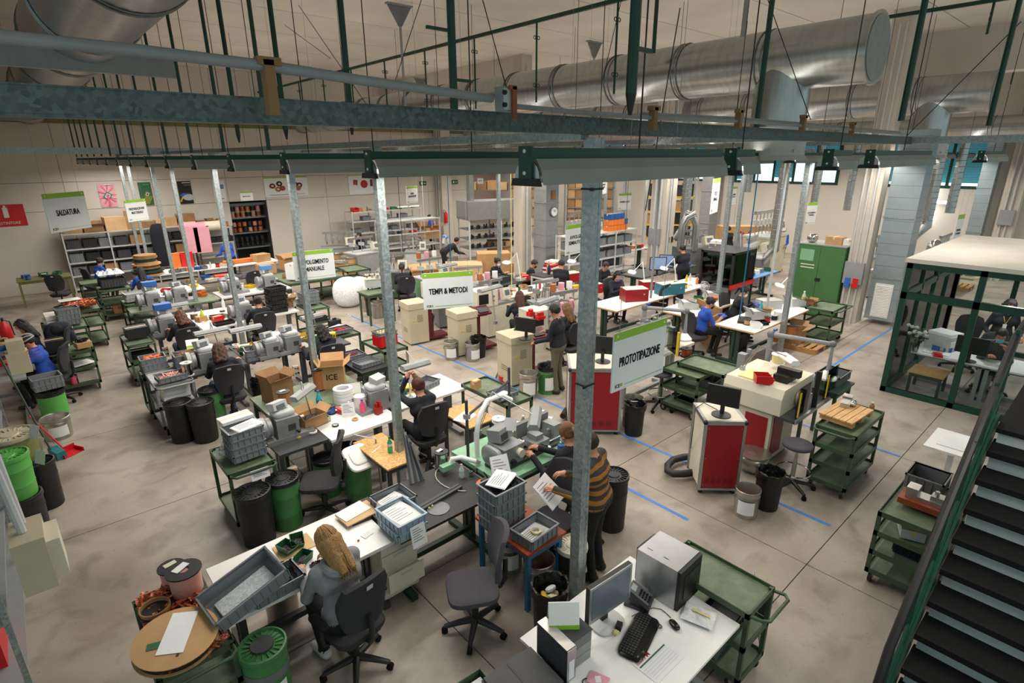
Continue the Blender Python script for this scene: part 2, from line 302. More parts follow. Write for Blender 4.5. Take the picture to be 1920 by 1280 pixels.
def rduct(x, y, sx, sy, z0, z1, label, m, seam, grille=False):
    t = T('air_duct', label, 'duct', (x, y, 0)); z = z0
    while z < z1-.01:
        h = min(seam, z1-z)
        k = M().b(-sx/2, sx/2, -sy/2, sy/2, z+.004, z+h-.004); k.obj('duct_section', m, t); z += h
    M().b(-sx/2+.004, sx/2-.004, -sy/2+.004, sy/2-.004, z0, z1).obj('duct_core', 'ductseam', t)
    for zz in (z0+1.1, z0+2.6): M().b(-sx/2-.02, sx/2+.02, -sy/2-.02, sy/2+.02, zz-.02, zz+.02).obj('flange', 'galv', t)
    if grille:
        g = M().b(-sx/2-.025, -sx/2, -.2, .2, z0+.08, z0+.95).obj('grille', 'white', t); s = M()
        for i in range(20): s.c(-sx/2-.03, 0, z0+.13+i*.04, .02, .36, .012, ry=.5)
        s.obj('louvre', 'whitegloss', g)
rduct(16.58, 4.05, .62, .66, .12, 4.75, 'tall insulated rectangular air duct with white louvre grille beside the blue tape', 'ductwrap', .28, True)
rduct(13.95, 13.95, .6, .6, .1, 5.4, 'grey rectangular duct carrying the round wall clock', 'greypaint', .5)
rduct(25.4, 3.96, .5, .42, .5, 4.8, 'narrower insulated duct against the far wall behind the booth', 'ductwrap', .26)
rduct(25.3, 14.2, .7, .55, 0, 4.8, 'grey ribbed wall duct between two far windows', 'greypaint', .3)
# round ducts under the ceiling
def rounduct(x, y0, y1, z, R, label, tee=None, cap=True, seams=1.5):
    t = T('air_duct', label, 'duct', (x, 0, z)); y = y0; k = 0
    while y < y1-.05:
        e = min(y+seams, y1); M().cyl((0, y, 0), (0, e, 0), R-(k % 2)*.006, n=36, cap=False).obj('duct_section', 'duct', t, True)
        m = M()
        for o in (-.05, .05): m.tube([((R+.004)*math.cos(a*PI/18), e+o, (R+.004)*math.sin(a*PI/18)) for a in range(36)], .012, 5, True)
        m.obj('duct_ring', 'ductseam', t, True); y = e; k += 1
    if cap:
        M().cyl((0, y0-.02, 0), (0, y0+.02, 0), R+.03, n=36).obj('end_cap', 'duct', t, True); M().cyl((0, y0-.03, 0), (0, y0-.02, 0), R-.02, n=36).obj('end_plate', 'greypaint', t)
    if tee is not None:
        r = R*.92; n = 32; V = []; F = []
        for i in range(n):
            a = 2*PI*i/n; cx, cy = r*math.cos(a), r*math.sin(a); V.append((cx, tee+cy, math.sqrt(max(0, R*R-cx*cx))*.55*(1-abs(cy)/r) - .12 - .3*abs(cy)/r))
        for i in range(n):
            a = 2*PI*i/n; V.append((r*math.cos(a), tee+r*math.sin(a), -1.02))
        # saddle: the branch meets the main as a pointed arch on both sides
        F = [(i, (i+1) % n, n+(i+1) % n, n+i) for i in range(n)]
        M().add(V, F).obj('branch', 'duct', t, True)
        M().lathe([(r+.05, -1.0), (r+.05, -1.42), (r+.12, -1.5), (r+.1, -1.5), (r+.02, -1.42), (r+.02, -1.0)], 36, 0, tee, 0, False).obj('outlet_collar', 'lightgrey', t, True)
        for i in range(8): M().cyl(((r+.05)*math.cos(i*PI/4+.3), tee+(r+.05)*math.sin(i*PI/4+.3), -1.36), ((r+.08)*math.cos(i*PI/4+.3), tee+(r+.08)*math.sin(i*PI/4+.3), -1.36), .018, n=8).obj('collar_screw', 'steel', t)
    return t
rounduct(9.62, 3.1, 23.6, 5.62, .45, 'large round duct with capped end and white outlet collar, nearest on the right', 4.35)
rounduct(18.0, 3.1, 23.6, 5.6, .45, 'second round duct with capped end behind the nearest one on the right', 4.25)
rounduct(24.2, -2, 16, 5.0, .36, 'far round duct along the window wall', None, False)
rounduct(1.05, 3.3, 23.6, 5.75, .5, 'large round duct overhead in the upper left corner', None, False, 2.2)
rounduct(-.35, 15.5, 20.5, 4.95, .42, 'short capped round duct at the far left below the roof', None, True, .5)
tr = T('duct_transition', 'flat teal-grey duct transition box in the upper left corner', 'duct', (-1.0, 5.2, 5.75)); M().b(-2.6, 1.0, -1.6, 1.0, 0, .9).obj('box', 'greypaint', tr); M().b(-1.3, -1.26, -.2, .98, -.02, 0).b(-1.5, -1.46, -.2, .98, -.02, 0).obj('rib', 'galv', tr)
# hangers: inverted triangle plates on poles
for px, py, z0, lab in ((748, 8, 5.3, 'near hanger with inverted triangle plate left of the green post'), (1115, 78, 5.9, 'hanger with triangle plate above the large round duct'), (788, 146, 5.9, 'small far hanger with triangle plate beside the near one'), (612, 182, 5.9, 'tiny far hanger with triangle plate above the galvanised beam')):
    z = CZ if py < 100 else 7.0
    P = at(px, py, z); s = .28 if py < 100 else .25
    t = T('duct_hanger', lab, 'hanger', (P.x, P.y, z)); M().b(-s-.03, s+.03, -.06, .06, -.03, 0).obj('plate', 'greypaint', t)
    M().xz([(-s, -.03), (s, -.03), (.03, -.42), (-.03, -.42)], -.03, .03).obj('gusset', 'midgrey', t); M().cyl((0, 0, -.4), (0, 0, z0-z), .028, n=8).obj('pole', 'greypaint', t, True)
# dark green rails and rods under the ceiling
def rail(p, q, z, label, rods, z1, r=.03):
    A = at(*p, z); B = at(*q, z); x = (A.x+B.x)/2
    t = T('ceiling_rail', label, 'rail', (x, 0, 0)); y0, y1 = min(A.y, B.y), max(A.y, B.y)
    M().b(-r, r, y0-2, y1+9, z-r, z+r).obj('rail', 'dgreen', t)
    y = y0
    while y < y1+9:
        M().cyl((0, y, z), (0, y, z1), .02, n=6).obj('rod', 'dgreen', t); m = M()
        for zz in (z-.28, z1+.3):
            for s in (-1, 1): m.tube([(s*.05+.03*math.cos(a*PI/4), y, zz+.03*math.sin(a*PI/4)) for a in range(8)], .008, 4, True)
        m.obj('ring', 'black', t); y += rods
rail((640, 133), (1160, 0), 6.6, 'dark green ceiling rail with rods, left of the large duct', 1.9, 5.2)
rail((1280, 94), (1865, 0), 6.6, 'dark green ceiling rail running above the large round duct', 2.4, 6.1)
rail((1500, 165), (1900, 126), 6.4, 'far dark green ceiling rail above the second round duct', 2.4, 6.0, .025)
t = T('ceiling_rail', 'dark green rail with many hanging rods over the left lamp row', 'rail', (1.9, 0, 0)); M().b(-.03, .03, 3, 23, 6.2, 6.26).obj('rail', 'dgreen', t)
for k in range(13):
    y = 5.5+k*1.4; M().cyl((0, y, 6.2), (0, y, 4.27), .018, n=6).obj('rod', 'dgreen', t); m = M()
    for s in (-1, 1): m.tube([(0, y+s*.05+.03*math.cos(a*PI/4), 5.95+.03*math.sin(a*PI/4)) for a in range(8)], .008, 4, True)
    m.obj('ring', 'black', t)
for k, (px, lab) in enumerate(((1181, 'thickest dark green hanging post, in front of the large duct'), (852, 'dark green hanging post left of the wall junction box'), (657, 'dark green hanging post right of the near triangle hanger pole'), (532, 'dark green hanging post beside the brown pipe bracket'), (441, 'dark green hanging post, leftmost of the five near ones'))):
    d = ray(px, 215); Y = 2.5*d.y/d.x
    t = T('hanging_post', lab, 'post', (2.5, Y, 0)); M().cyl((0, 0, CZ), (0, 0, 4.5), .028, n=8).obj('rod', 'dgreen', t); M().cyl((0, 0, 4.5), (0, 0, 4.4), .028, .01, n=8).obj('tip', 'black', t)
    if k < 2: M().b(-.2, 0, -.01, .01, 5.0, 5.02).b(0, .15, -.01, .01, 4.7, 4.72).obj('cross_arm', 'dgreen', t)
for k, (px, py, z1, x) in enumerate(((1735, 0, 4.5, 6.5), (1912, 0, 4.5, 8.5), (1400, 0, 5.9, 8.9), (1448, 0, 4.5, 7.5), (1232, 0, 5.9, 9))):
    d = ray(px, py); P = Vector((x, x*d.y/d.x, 0)); tag(M().cyl((P.x, P.y, CZ), (P.x, P.y, z1), .028 if k < 2 else .035, n=8).obj('hanging_post', 'greypaint' if k == 2 else 'dgreen', None, True), ['long slanting green post right of the tee duct', 'green post at the far right edge under the ceiling', 'grey pole dropping onto the large duct', 'short green pole above the large duct beside the grey pole', 'thin green pole reaching the large duct middle'][k], 'post')
# thin tie cables
CB = [((1275, 15), (1210, 395), 6.9, 4.6, 5.5), ((1165, 0), (1130, 150), 7, 5.3, 8), ((1440, 0), (1520, 225), 7, 4.5, 8), ((1915, 40), (1700, 255), 6.8, 4.5, 9), ((905, 0), (955, 185), 7, 4.8, 4.5), ((790, 0), (735, 170), 7, 5, 5), ((560, 10), (690, 200), 7, 5, 5), ((470, 0), (620, 110), 7, 6, 6)]
for i, (a, b, za, zb, x) in enumerate(CB):
    d = ray(*a); e = ray(*b); A = d*(x/d.x); B = e*(x/e.x)
    tag(M().cyl((A.x, A.y, CH+A.z), (B.x, B.y, CH+B.z), .006, n=5).obj('tie_cable', 'black'), '%s thin dark tie cable from the left under the ceiling' % ('sixth', 'fifth', 'seventh', 'eighth', 'fourth', 'third', 'second', 'first')[i], 'cable', 'tie cables under the ceiling')
# galvanised grid: beams on posts
def beam(x0, x1, y0, y1, z0, z1, label, m='galv'):
    t = T('steel_beam', label, 'beam'); al = (x1-x0) > (y1-y0)
    k = M().b(x0, x1, y0, y1, z0+.006, z1-.004)
    if al: k.b(x0, x1, y0-.004, y1+.004, z0, z0+.008).b(x0, x1, y0-.004, y1+.004, z1-.006, z1)
    k.obj('web', m, t); return t
beam(-4, 10.2, 2.58, 2.66, 4.338, 4.442, 'nearest galvanised beam crossing the whole upper picture', 'galvshade')
beam(10.16, 10.26, -1, 2.58, 4.338, 4.442, 'galvanised beam running off the right edge from the near beam')
beam(2.98, 3.06, 2.66, 23.0, 4.30, 4.37, 'long galvanised beam on the left row of posts')
beam(-1.4, 18, 16.0, 16.08, 4.31, 4.45, 'far galvanised cross beam at the left edge above the lamp row')
beam(6.4, 6.48, 2.66, 23.0, 4.34, 4.41, 'galvanised beam over the middle row of posts'); beam(10.2, 10.28, 2.66, 22, 4.34, 4.41, 'galvanised beam over the right row of posts')
beam(-3, 1.95, 8.5, 8.58, 5.16, 5.36, 'short duct support channel under the upper left duct', 'greypaint'); beam(-3, .9, 18.6, 18.7, 5.1, 5.34, 'small far duct support channel at the left edge', 'greypaint')
# electrical conduit on the near beam
t = T('conduit_pipe', 'grey conduit pipe clamped above the near galvanised beam', 'pipe')
pp = [atY(px, py, 2.45) for px, py in ((-60, 61), (0, 69), (250, 94), (505, 124), (640, 145), (922, 185))]
M().tube(pp, .021, 12).obj('pipe', 'greypaint', t, True); qq = [atY(px, py, 2.45) for px, py in ((952, 198), (1070, 209), (1225, 221), (1400, 228), (1560, 240), (1700, 252))]
M().tube(qq, .014, 8).obj('pipe', 'greypaint', t, True); M().tube([p+Vector((0, .1, .03)) for p in qq[2:]], .014, 8).obj('pipe', 'greypaint', t, True)
for px, py, h in ((508, 150, .13), (1385, 224, .07), (1505, 232, .07), (1597, 243, .06), (1225, 222, .08)):
    P = atY(px, py, 2.45); M().b(P.x-.03, P.x+.01, 2.42, 2.47, P.z-h, P.z+.07).b(P.x-.05, P.x+.04, 2.42, 2.47, P.z+.05, P.z+.08).obj('bracket', 'carddark', t)
P = atY(937, 188, 2.45); t = T('junction_box', 'grey electrical junction box on the near galvanised beam', 'junction box', (P.x, 2.4, P.z)); M().c(0, 0, 0, .10, .06, .12).obj('box', 'greypaint', t); M().c(0, -.032, 0, .088, .006, .105).obj('lid', 'lightgrey', t)
M().c(.015, -.05, -.02, .03, .012, .16).c(.005, -.05, .055, .05, .012, .02).obj('bracket', 'woodred', t)
for a in (-1, 1): M().cyl((-.035, -.04, a*.03), (-.05, -.04, a*.03), .012, n=8).obj('cable_gland', 'black', t)
# posts
def gpost(x, y, label, s=.085, top=4.32, zip_=()):
    t = T('steel_post', label, 'post', (x, y, 0)); h = s/2
    M().b(-h, h, h-.012, h, 0, top).b(-h, -h+.012, -h, h-.012, 0, top).b(h-.012, h, -h, h-.012, 0, top).b(-h+.012, -h+.03, -h, -h+.01, 0, top).b(h-.03, h-.012, -h, -h+.01, 0, top).b(-h+.012, h-.012, -h+.002, h-.012, 0, top).obj('shaft', 'galv', t); M().b(-.09, .09, -.09, .09, 0, .012).obj('foot_plate', 'galv', t)
    for z in zip_: M().b(-h-.006, h+.006, -h-.006, h+.006, z, z+.012).b(-h-.03, -h, -h-.01, -h+.004, z-.005, z+.017).obj('cable_tie', 'black', t)
gpost(3.06, 2.61, 'nearest galvanised steel post, in front of the striped sweater', .1, zip_=(3.98, 2.52))
gpost(3.03, 5.58, 'galvanised post leaning its stack of metal strips on the black table', .09)
for px, z0, lab in ((545, 0, 'galvanised post behind the handwinding sign'), (403, 0, 'galvanised post between the two white far benches'), (323, 0, 'galvanised post crossing the moon poster wall'), (288, 0, 'galvanised post crossing the green circuit poster'), (243, 0, 'pale galvanised post behind the materials sign'), (227, 0, 'far galvanised post crossing the pink poster')):
    d = ray(px, 330); Y = 3.03*d.y/d.x; gpost(3.03, min(Y, 22.8), lab, .085)
for px, y, lab in ((935, 14.5, 'thin galvanised post in front of the stainless hood'), (1070+100, 13.5, 'galvanised post in front of the orange bins'), (1250, 12.0, 'galvanised post right of the far white pillar'), (1135, 14.5, 'galvanised post left of the grey far shelves')):
    d = ray(px, 380); gpost(y*d.x/d.y, y, lab, .1)
for px, x, lab in ((1372, 12.9, 'galvanised post behind the small white fan'), (1395, 15.5, 'galvanised post beside the bundle of rods'), (1513, 11.9, 'galvanised post standing in the bottles on the white table')):
    d = ray(px, 330); gpost(x, x*d.y/d.x, lab, .095)
# air hoses and blue service pipe
for i, (a, b, x, r, m_, lab) in enumerate((((1478, 300), (1437, 610), 12.2, .03, 'lightgrey', 'grey compressed air pipe dropping to the white table'), ((1422, 320), (1385, 650), 11.4, .014, 'steelblue', 'thin blue air pipe beside the prototyping sign'), ((1238, 320), (1228, 560), 10.2, .025, 'greypaint', 'grey pipe dropping to the red machine bench'), ((958, 320), (955, 640), 9.3, .012, 'paleyellow', 'thin yellow hanging hose left of the nearest post'), ((838, 315), (848, 560), 9.6, .012, 'steelblue', 'thin blue hanging pipe right of the metodi sign'), ((745, 320), (757, 500), 9.0, .01, 'darkgrey', 'thin dark hanging cable left of the metodi sign'))):
    d = ray(*a); e = ray(*b); A = d*(x/d.x); k = (x/e.x); B = e*k
    tag(M().tube([(A.x, A.y, CH+.1), (A.x, A.y, max(.5, CH+B.z))], r, 8).obj('service_pipe', m_, None, True), lab, 'pipe')
# spiral drops on the far right
for i, (px, y0, py0, py1, x, r) in enumerate(((1475, 0, 300, 460, 18.5, .16), (1540, 0, 295, 380, 21.3, .12), (1605, 0, 295, 395, 21.0, .11), (1293, 0, 305, 420, 19.0, .17), (1408, 0, 310, 360, 21.4, .12), (1765, 0, 295, 415, 19.8, .13), (1806, 0, 290, 400, 20.4, .12))):
    d = ray(px, py0); e = ray(px, py1); A = d*(x/d.x); zb = CH+(e*(x/e.x)).z
    t = T('spiral_duct', ['spiral extraction pipe above the caged winder', 'spiral pipe in front of the window with the open blind', 'spiral pipe right of the many-headed winder', 'spiral pipe feeding the silver goose-neck hoses', 'thin spiral pipe below the outlet collar', 'spiral pipe left above the coffee dispensers', 'spiral pipe right above the coffee dispensers'][i], 'duct', (A.x, A.y, 0))
    M().cyl((0, 0, 4.6), (0, 0, zb), r, n=16).obj('pipe', 'duct', t, True); m = M(); z = zb
    while z < 4.5: m.tube([((r+.004)*math.cos(a*PI/8), (r+.004)*math.sin(a*PI/8), z) for a in range(16)], .008, 4, True); z += .16
    m.obj('spiral_seam', 'ductseam', t)
    if i in (0, 3, 5): M().tube([(0, 0, zb), (0, -.02, zb-.15), (-.1, .1, zb-.35), (-.15, .25, zb-.6)], [r, r, r*.8, r*.75], 12).obj('elbow', 'duct', t, True)
# ---------------------------------------------------------------- fluorescent lamps
def lamp_geo(L, on=True):
    def f(t):
        M().b(0, L, -.028, .028, .05, .10).obj('channel', 'dgreen', t)
        k = M()
        for s in (-1, 1): k.add([(.02, s*.05, .05), (.02, s*.085, .0), (.02, s*.10, -.07), (L-.02, s*.05, .05), (L-.02, s*.085, 0), (L-.02, s*.10, -.07)], [(0, 1, 4, 3), (1, 2, 5, 4)])
        k.b(.02, L-.02, -.05, .05, .045, .05).obj('reflector', 'refl', t)
        M().b(-.008, .006, -.045, .045, -.04, .108).obj('bracket', 'dgreen', t); M().add([(x, y, z) for x in (-.01, .012) for y, z in ((-.085, -.04), (.085, -.04), (.10, -.075), (-.10, -.075))], [(3, 2, 1, 0), (4, 5, 6, 7), (0, 1, 5, 4), (1, 2, 6, 5), (2, 3, 7, 6), (3, 0, 4, 7)]).obj('bracket_foot', 'black', t)
        P_ = [(.088*math.cos(a*PI/10), .088*math.sin(a*PI/10)-.04) for a in range(11)]; n = len(P_)
        M().add([(.006, y, z) for y, z in P_]+[(.012, y, z) for y, z in P_], [tuple(range(n)), tuple(range(2*n-1, n-1, -1))]).obj('end_plate', 'alum', t)
        M().cyl((.06, 0, -.03), (L-.06, 0, -.03), .014, n=8).obj('tube', 'tube' if on else 'tubeoff', t, True)
        M().cyl((-.014, 0, .085), (-.008, 0, .085), .009, n=8).cyl((-.014, 0, -.015), (-.008, 0, -.015), .009, n=8).obj('screw', 'white', t)
    return f
def lamp(x, y, L, label, group, pw):
    r = rep(('lamp', L, pw > 0), lamp_geo(L, pw > 0), 'fluorescent_lamp', label, 'lamp', (x, y, 4.14), 0, group)
    M().cyl((L/2, 0, .1), (L/2, 0, CZ-4.14), .005, n=5).obj('hanger', 'black', r)
    if not pw: return
    l = bpy.data.lights.new('tube_light', 'AREA'); l.shape = 'RECTANGLE'; l.size = L-.1; l.size_y = .16; l.energy = LAMPW*pw*L/1.57; l.color = (1, .93, .84); l.spread = math.radians(165)
    o = bpy.data.objects.new('tube_light', l); COL.objects.link(o); o.parent = r; o.location = (L/2, 0, -.08)
    if L == 2.5:   # added light pointing up to brighten the ceiling; the reflector itself is closed
        u = l.copy(); u.energy = l.energy*.12; v = bpy.data.objects.new('ceiling_fill', u); COL.objects.link(v); v.parent = r; v.location = (L/2, 0, .13); v.rotation_euler = (PI, 0, 0)
OW = ['first', 'second', 'third', 'fourth', 'fifth', 'sixth', 'seventh', 'eighth', 'ninth']
NTH = ['nearest', 'second nearest', 'third nearest', 'fourth nearest', 'fifth nearest', 'sixth nearest', 'seventh nearest', 'eighth nearest', 'ninth nearest', 'tenth nearest', 'eleventh nearest', 'twelfth nearest', 'thirteenth nearest', 'farthest']
for k in range(14): lamp(1.9, 2.04+k*1.575, 1.78, '%s fluorescent lamp of the row with aligned green end brackets' % NTH[k], 'aligned fluorescent lamps', min(k, 1))
for i, (x, L) in enumerate(((3.86, .3), (5.62, .5), (6.72, 2.2), (12.0, 1.9))): lamp(x, 2.04, L, '%s fluorescent lamp continuing right of the nearest aligned lamp' % ('first', 'second', 'third', 'fourth')[i], 'lamps right of the aligned row', 1)
for i, x in enumerate((1.9, 4.0)): lamp(x, -1.1, 1.78, '%s unseen fluorescent lamp added behind the staircase' % ('left', 'right')[i], 'added unseen lamps behind the staircase', .8)  # unseen lamps, added out of view to light the foreground desk
for j, y in enumerate((4.4, 7.6, 10.7, 13.9, 17, 20.2)):
    for i, x in enumerate((4.0, 7.1, 10.4, 13.2, 16.0, 19.4, 22.3)): lamp(x, y, 2.5, 'hall fluorescent lamp, %s line from the camera, %s from the left' % (NTH[j], OW[i]), 'lamps over the hall', 1.0)
for j, y in enumerate((-.3, 24.5, 27.6)):
    for i, x in enumerate((14.0, 18.6, 22.4)): lamp(x, y, 2.5, '%s lamp of the line over the %s' % (('left', 'middle', 'right')[i], ('booth', 'near store', 'far store')[j]), 'outer lamps', 1.0)
# ================================================================ builders
def crate(w=.4, d=.3, h=.12, m='greyplast'):
    def f(t):
        k = M(); a, b = w/2-.012, d/2-.012; e = .008
        k.b(-a, a, -b, b, 0, .01).b(-a, a, -b, -b+e, .01, h).b(-a, a, b-e, b, .01, h).b(-a, -a+e, -b+e, b-e, .01, h).b(a-e, a, -b+e, b-e, .01, h)
        r = M(); o = .012
        r.b(-w/2, w/2, -d/2, -d/2+.02, h-.016, h).b(-w/2, w/2, d/2-.02, d/2, h-.016, h).b(-w/2, -w/2+.02, -d/2, d/2, h-.016, h).b(w/2-.02, w/2, -d/2, d/2, h-.016, h).obj('rim', m, t)
        r = k; n = int(w/.07)
        for i in range(n+1):
            x = -a+.02+i*(2*a-.04)/n
            for s in (-1, 1): r.b(x-.004, x+.004, s*b-.011 if s < 0 else b, s*b if s < 0 else b+.011, .012, h-.016)
        n = int(d/.07)
        for i in range(n+1):
            y = -b+.02+i*(2*b-.04)/n
            for s in (-1, 1): r.b(s*a-.011 if s < 0 else a, s*a if s < 0 else a+.011, y-.004, y+.004, .012, h-.016)
        r.obj('body', m, t)
    return f
def crates(P, rz, n, place, w=.4, d=.3, h=.12, m='greyplast', col='grey', name='storage_crate', jit=3):
    g = 'crates stacked on '+place if n > 1 else None
    for i in range(n):
        j = n-1-i
        lab = ('%s crate, %s on %s' % (col, ORD[j], place)) if n > 1 else '%s crate on %s' % (col, place)
        rep(('crate', w, d, h, m), crate(w, d, h, m), name, lab, 'crate', (P[0], P[1], P[2]+i*(h-.006)), rz+random.uniform(-jit, jit)*(n > 1), g)
    return Vector((P[0], P[1], P[2]+(n-1)*(h-.006)))
def caster(t, x, y, r=.06, m='black'):
    c = M().b(x-.02, x+.02, y-.025, y+.025, r*1.2, r*2+.03).b(x-.022, x-.016, y-.02, y+.02, r*.6, r*1.6).b(x+.016, x+.022, y-.02, y+.02, r*.6, r*1.6).obj('caster', 'steel', t)
    M().cyl((x-.014, y, r), (x+.014, y, r), r, n=14).obj('wheel', m, c, True)
def trolley(w=.5, d=.85, h=.85, levels=3, handle=-1, m='green', top='greentop', lip=.035):
    # handle on the -y or +y end
    def f(t):
        b = .15; a, e = w/2, d/2
        for sx in (-1, 1):
            for sy in (-1, 1):
                M().b(sx*a-(.035 if sx > 0 else 0), sx*a+(.035 if sx < 0 else 0), sy*e-(.035 if sy > 0 else 0), sy*e+(.035 if sy < 0 else 0), b-.02, h).obj('post', m, t); caster(t, sx*(a-.05), sy*(e-.07))
        for i in range(levels):
            z = b+(h-b-.03)*i/max(1, levels-1) if levels > 1 else h-.03
            s = M().b(-a+.006, a-.006, -e+.006, e-.006, z-.005, z+.004).obj('shelf', top, t)
            M().b(-a, a, -e, -e+.008, z-.02, z+lip).b(-a, a, e-.008, e, z-.02, z+lip).b(-a, -a+.008, -e, e, z-.02, z+lip).b(a-.008, a, -e, e, z-.02, z+lip).obj('lip', m, s)
        if handle:
            y0 = handle*e; y1 = handle*(e+.13); z = h-.02
            M().tube([(-a+.02, y0, z), (-a+.02, y1-handle*.04, z+.02), (-a+.06, y1, z+.02), (a-.06, y1, z+.02), (a-.02, y1-handle*.04, z+.02), (a-.02, y0, z)], .014, 8).obj('handle', m, t, True)
    return f
def put_trolley(label, x, y, rz=0, w=.5, d=.85, h=.85, levels=3, handle=-1, m='green', top='greentop', group='green steel trolleys'):
    return rep(('tro', w, d, h, levels, handle, m, top), trolley(w, d, h, levels, handle, m, top), 'trolley', label, 'trolley', (x, y, 0), rz, group)
def chair(arms=False, seat='charcoal', back='charcoal', tagc=True):
    def f(t):
        M().sup(0, .02, .475, .235, .235, .04, .45, .5, 24, 10).obj('seat', seat, t, True); M().sup(0, .0, .44, .2, .2, .03, .4, .4).obj('seat_pan', 'plastblack', t, True)
        k = M(); V = []; F = []; n = 14
        for i in range(n+1):
            u = i/n; z = .60+.50*u; hw = .17+.06*math.sin(min(1, u*1.5)*PI/2)-(.10*max(0, u-.7)/.3)**1*(u > .7)*.6
            c = .035*math.sin(u*PI)
            for j in range(9):
                v = -1+2*j/8; V.append((hw*v, -.21-.07*u+c+.045*v*v, z-(.03*v*v if i == n else 0)+(.03*v*v if i == 0 else 0)))
        N = len(V); V += [(x, y-.045, z) for x, y, z in V]
        for i in range(n):
            for j in range(8): a = i*9+j; F += [(a, a+1, a+10, a+9), (N+a+9, N+a+10, N+a+1, N+a)]
        for i in range(n): F += [(i*9, i*9+9, N+i*9+9, N+i*9), (i*9+8, N+i*9+8, N+i*9+17, i*9+17)]
        for j in range(8): F += [(j, N+j, N+j+1, j+1), (n*9+j, n*9+j+1, N+n*9+j+1, N+n*9+j)]
        b = k.add(V, F).obj('backrest', back, t, True)
        if tagc: M().c(0, -.322, 1.04, .055, .006, .035, rx=.12).obj('size_tag', 'lightgrey', b)
        M().tube([(0, -.02, .43), (0, -.24, .45), (0, -.285, .52), (0, -.29, .75)], .024, 8).obj('back_bar', 'plastblack', t, True)
        M().cyl((0, 0, .1), (0, 0, .3), .032, n=12).cyl((0, 0, .3), (0, 0, .44), .02, n=10).obj('gas_column', 'plastblack', t, True)
        for i in range(5):
            a = 2*PI*i/5+.3; q = (.29*math.cos(a), .29*math.sin(a))
            M().tube([(0, 0, .115), (q[0]*.5, q[1]*.5, .1), (q[0], q[1], .075)], [.034, .028, .02], 8).obj('base_leg', 'plastblack', t, True)
            c = M().cyl((q[0], q[1], .08), (q[0], q[1], .05), .012, n=6).obj('caster', 'plastblack', t); M().cyl((q[0]-.02*math.sin(a), q[1]+.02*math.cos(a), .03), (q[0]+.02*math.sin(a), q[1]-.02*math.cos(a), .03), .03, n=12).obj('wheel', 'rubber', c, True)
        if arms:
            for s in (-1, 1):
                r = M().tube([(s*.18, 0, .43), (s*.27, 0, .45), (s*.28, 0, .66)], .018, 8).obj('armrest', 'plastblack', t, True); M().sup(s*.28, .02, .68, .04, .12, .018, .5, .5).obj('arm_pad', 'rubber', r, True)
    return f
def put_chair(label, x, y, rz=0, arms=False, seat='charcoal', z=0, group='office chairs at the benches'):
    return rep(('chair', arms, seat), chair(arms, seat, seat), 'office_chair', label, 'chair', (x, y, 0), rz, group)
def stool(t):
    M().lathe([(.0, .615), (.16, .615), (.185, .63), (.185, .66), (.17, .675), (0, .68)], 28).obj('seat', 'chairgrey', t, True); M().cyl((0, 0, .1), (0, 0, .42), .028, n=10).cyl((0, 0, .42), (0, 0, .62), .018, n=10).obj('gas_column', 'steel', t, True)
    M().tube([(.2*math.cos(a*PI/16), .2*math.sin(a*PI/16), .28) for a in range(32)], .01, 6, True).obj('foot_ring', 'chrome', t, True)
    for i in range(5):
        a = 2*PI*i/5; q = (.28*math.cos(a), .28*math.sin(a)); M().tube([(0, 0, .12), (q[0], q[1], .075)], [.03, .02], 8).obj('base_leg', 'plastblack', t, True)
        c = M().cyl((q[0], q[1], .08), (q[0], q[1], .04), .012, n=6).obj('caster', 'plastblack', t); M().cyl((q[0]-.02, q[1], .03), (q[0]+.02, q[1], .03), .03, n=12).obj('wheel', 'rubber', c, True)
def drum(m, lid, h=.62, r=.19):
    def f(t):
        M().lathe([(0, 0), (r*.9, 0), (r*.93, .02), (r*.95, h*.3), (r*.97, h*.32), (r*.95, h*.34), (r, h*.7), (r*1.02, h*.72), (r, h*.74), (r, h)], 28).obj('body', m, t, True)
        l = M().lathe([(r*1.05, h-.02), (r*1.08, h), (r*1.06, h+.03), (r*.98, h+.035), (r*.93, h+.012), (r*.4, h+.016), (r*.36, h+.026), (0, h+.026)], 28).obj('lid', lid, t, True); k = M()
        for i in range(20): a = i*PI/10; k.c(r*.72*math.cos(a), r*.72*math.sin(a), h+.018, r*.34, .008, .014, rz=a)
        k.obj('lid_rib', lid, l)
    return f
def put_drum(label, x, y, m='black', lid='lidblack', h=.62, r=.19, z=0, rz=0, group='lidded drums'):
    return rep(('drum', m, lid, h, r), drum(m, lid, h, r), 'lidded_drum', label, 'drum', (x, y, z), rz, group)
def bucket(inner='darkred', h=.36, r=.15, lab=True, m='tin'):
    def f(t):
        M().lathe([(0, 0), (r*.95, 0), (r*.96, .015), (r*.95, .02), (r, h*.8), (r*1.02, h*.81), (r, h*.83), (r, h-.01), (r*1.04, h), (r*1.0, h+.005), (r*.96, h-.01), (r*.93, .05), (0, .05)], 28, caps=False).obj('body', m, t, True)
        M().lathe([(0, h*.45), (r*.945, h*.45)], 24, caps=False).obj('contents', inner, t)
        M().tube([(r*1.05*math.cos(a), r*1.05*math.sin(a), h*.78-.16*math.sin((a+.2)/(PI-.0)*PI)) for a in [i*PI/12 for i in range(13)]], .005, 5).obj('handle', 'steel', t)
        if lab:
            k = M(); V = []; F = []
            for i in range(9):
                a = -2.9+i*.17; V += [((r+.004)*math.cos(a), (r+.004)*math.sin(a), h*.18), ((r+.004)*math.cos(a), (r+.004)*math.sin(a), h*.68)]
            for i in range(8): F.append((2*i, 2*i+2, 2*i+3, 2*i+1))
            k.add(V, F).obj('paper_label', 'paper', t)
    return f
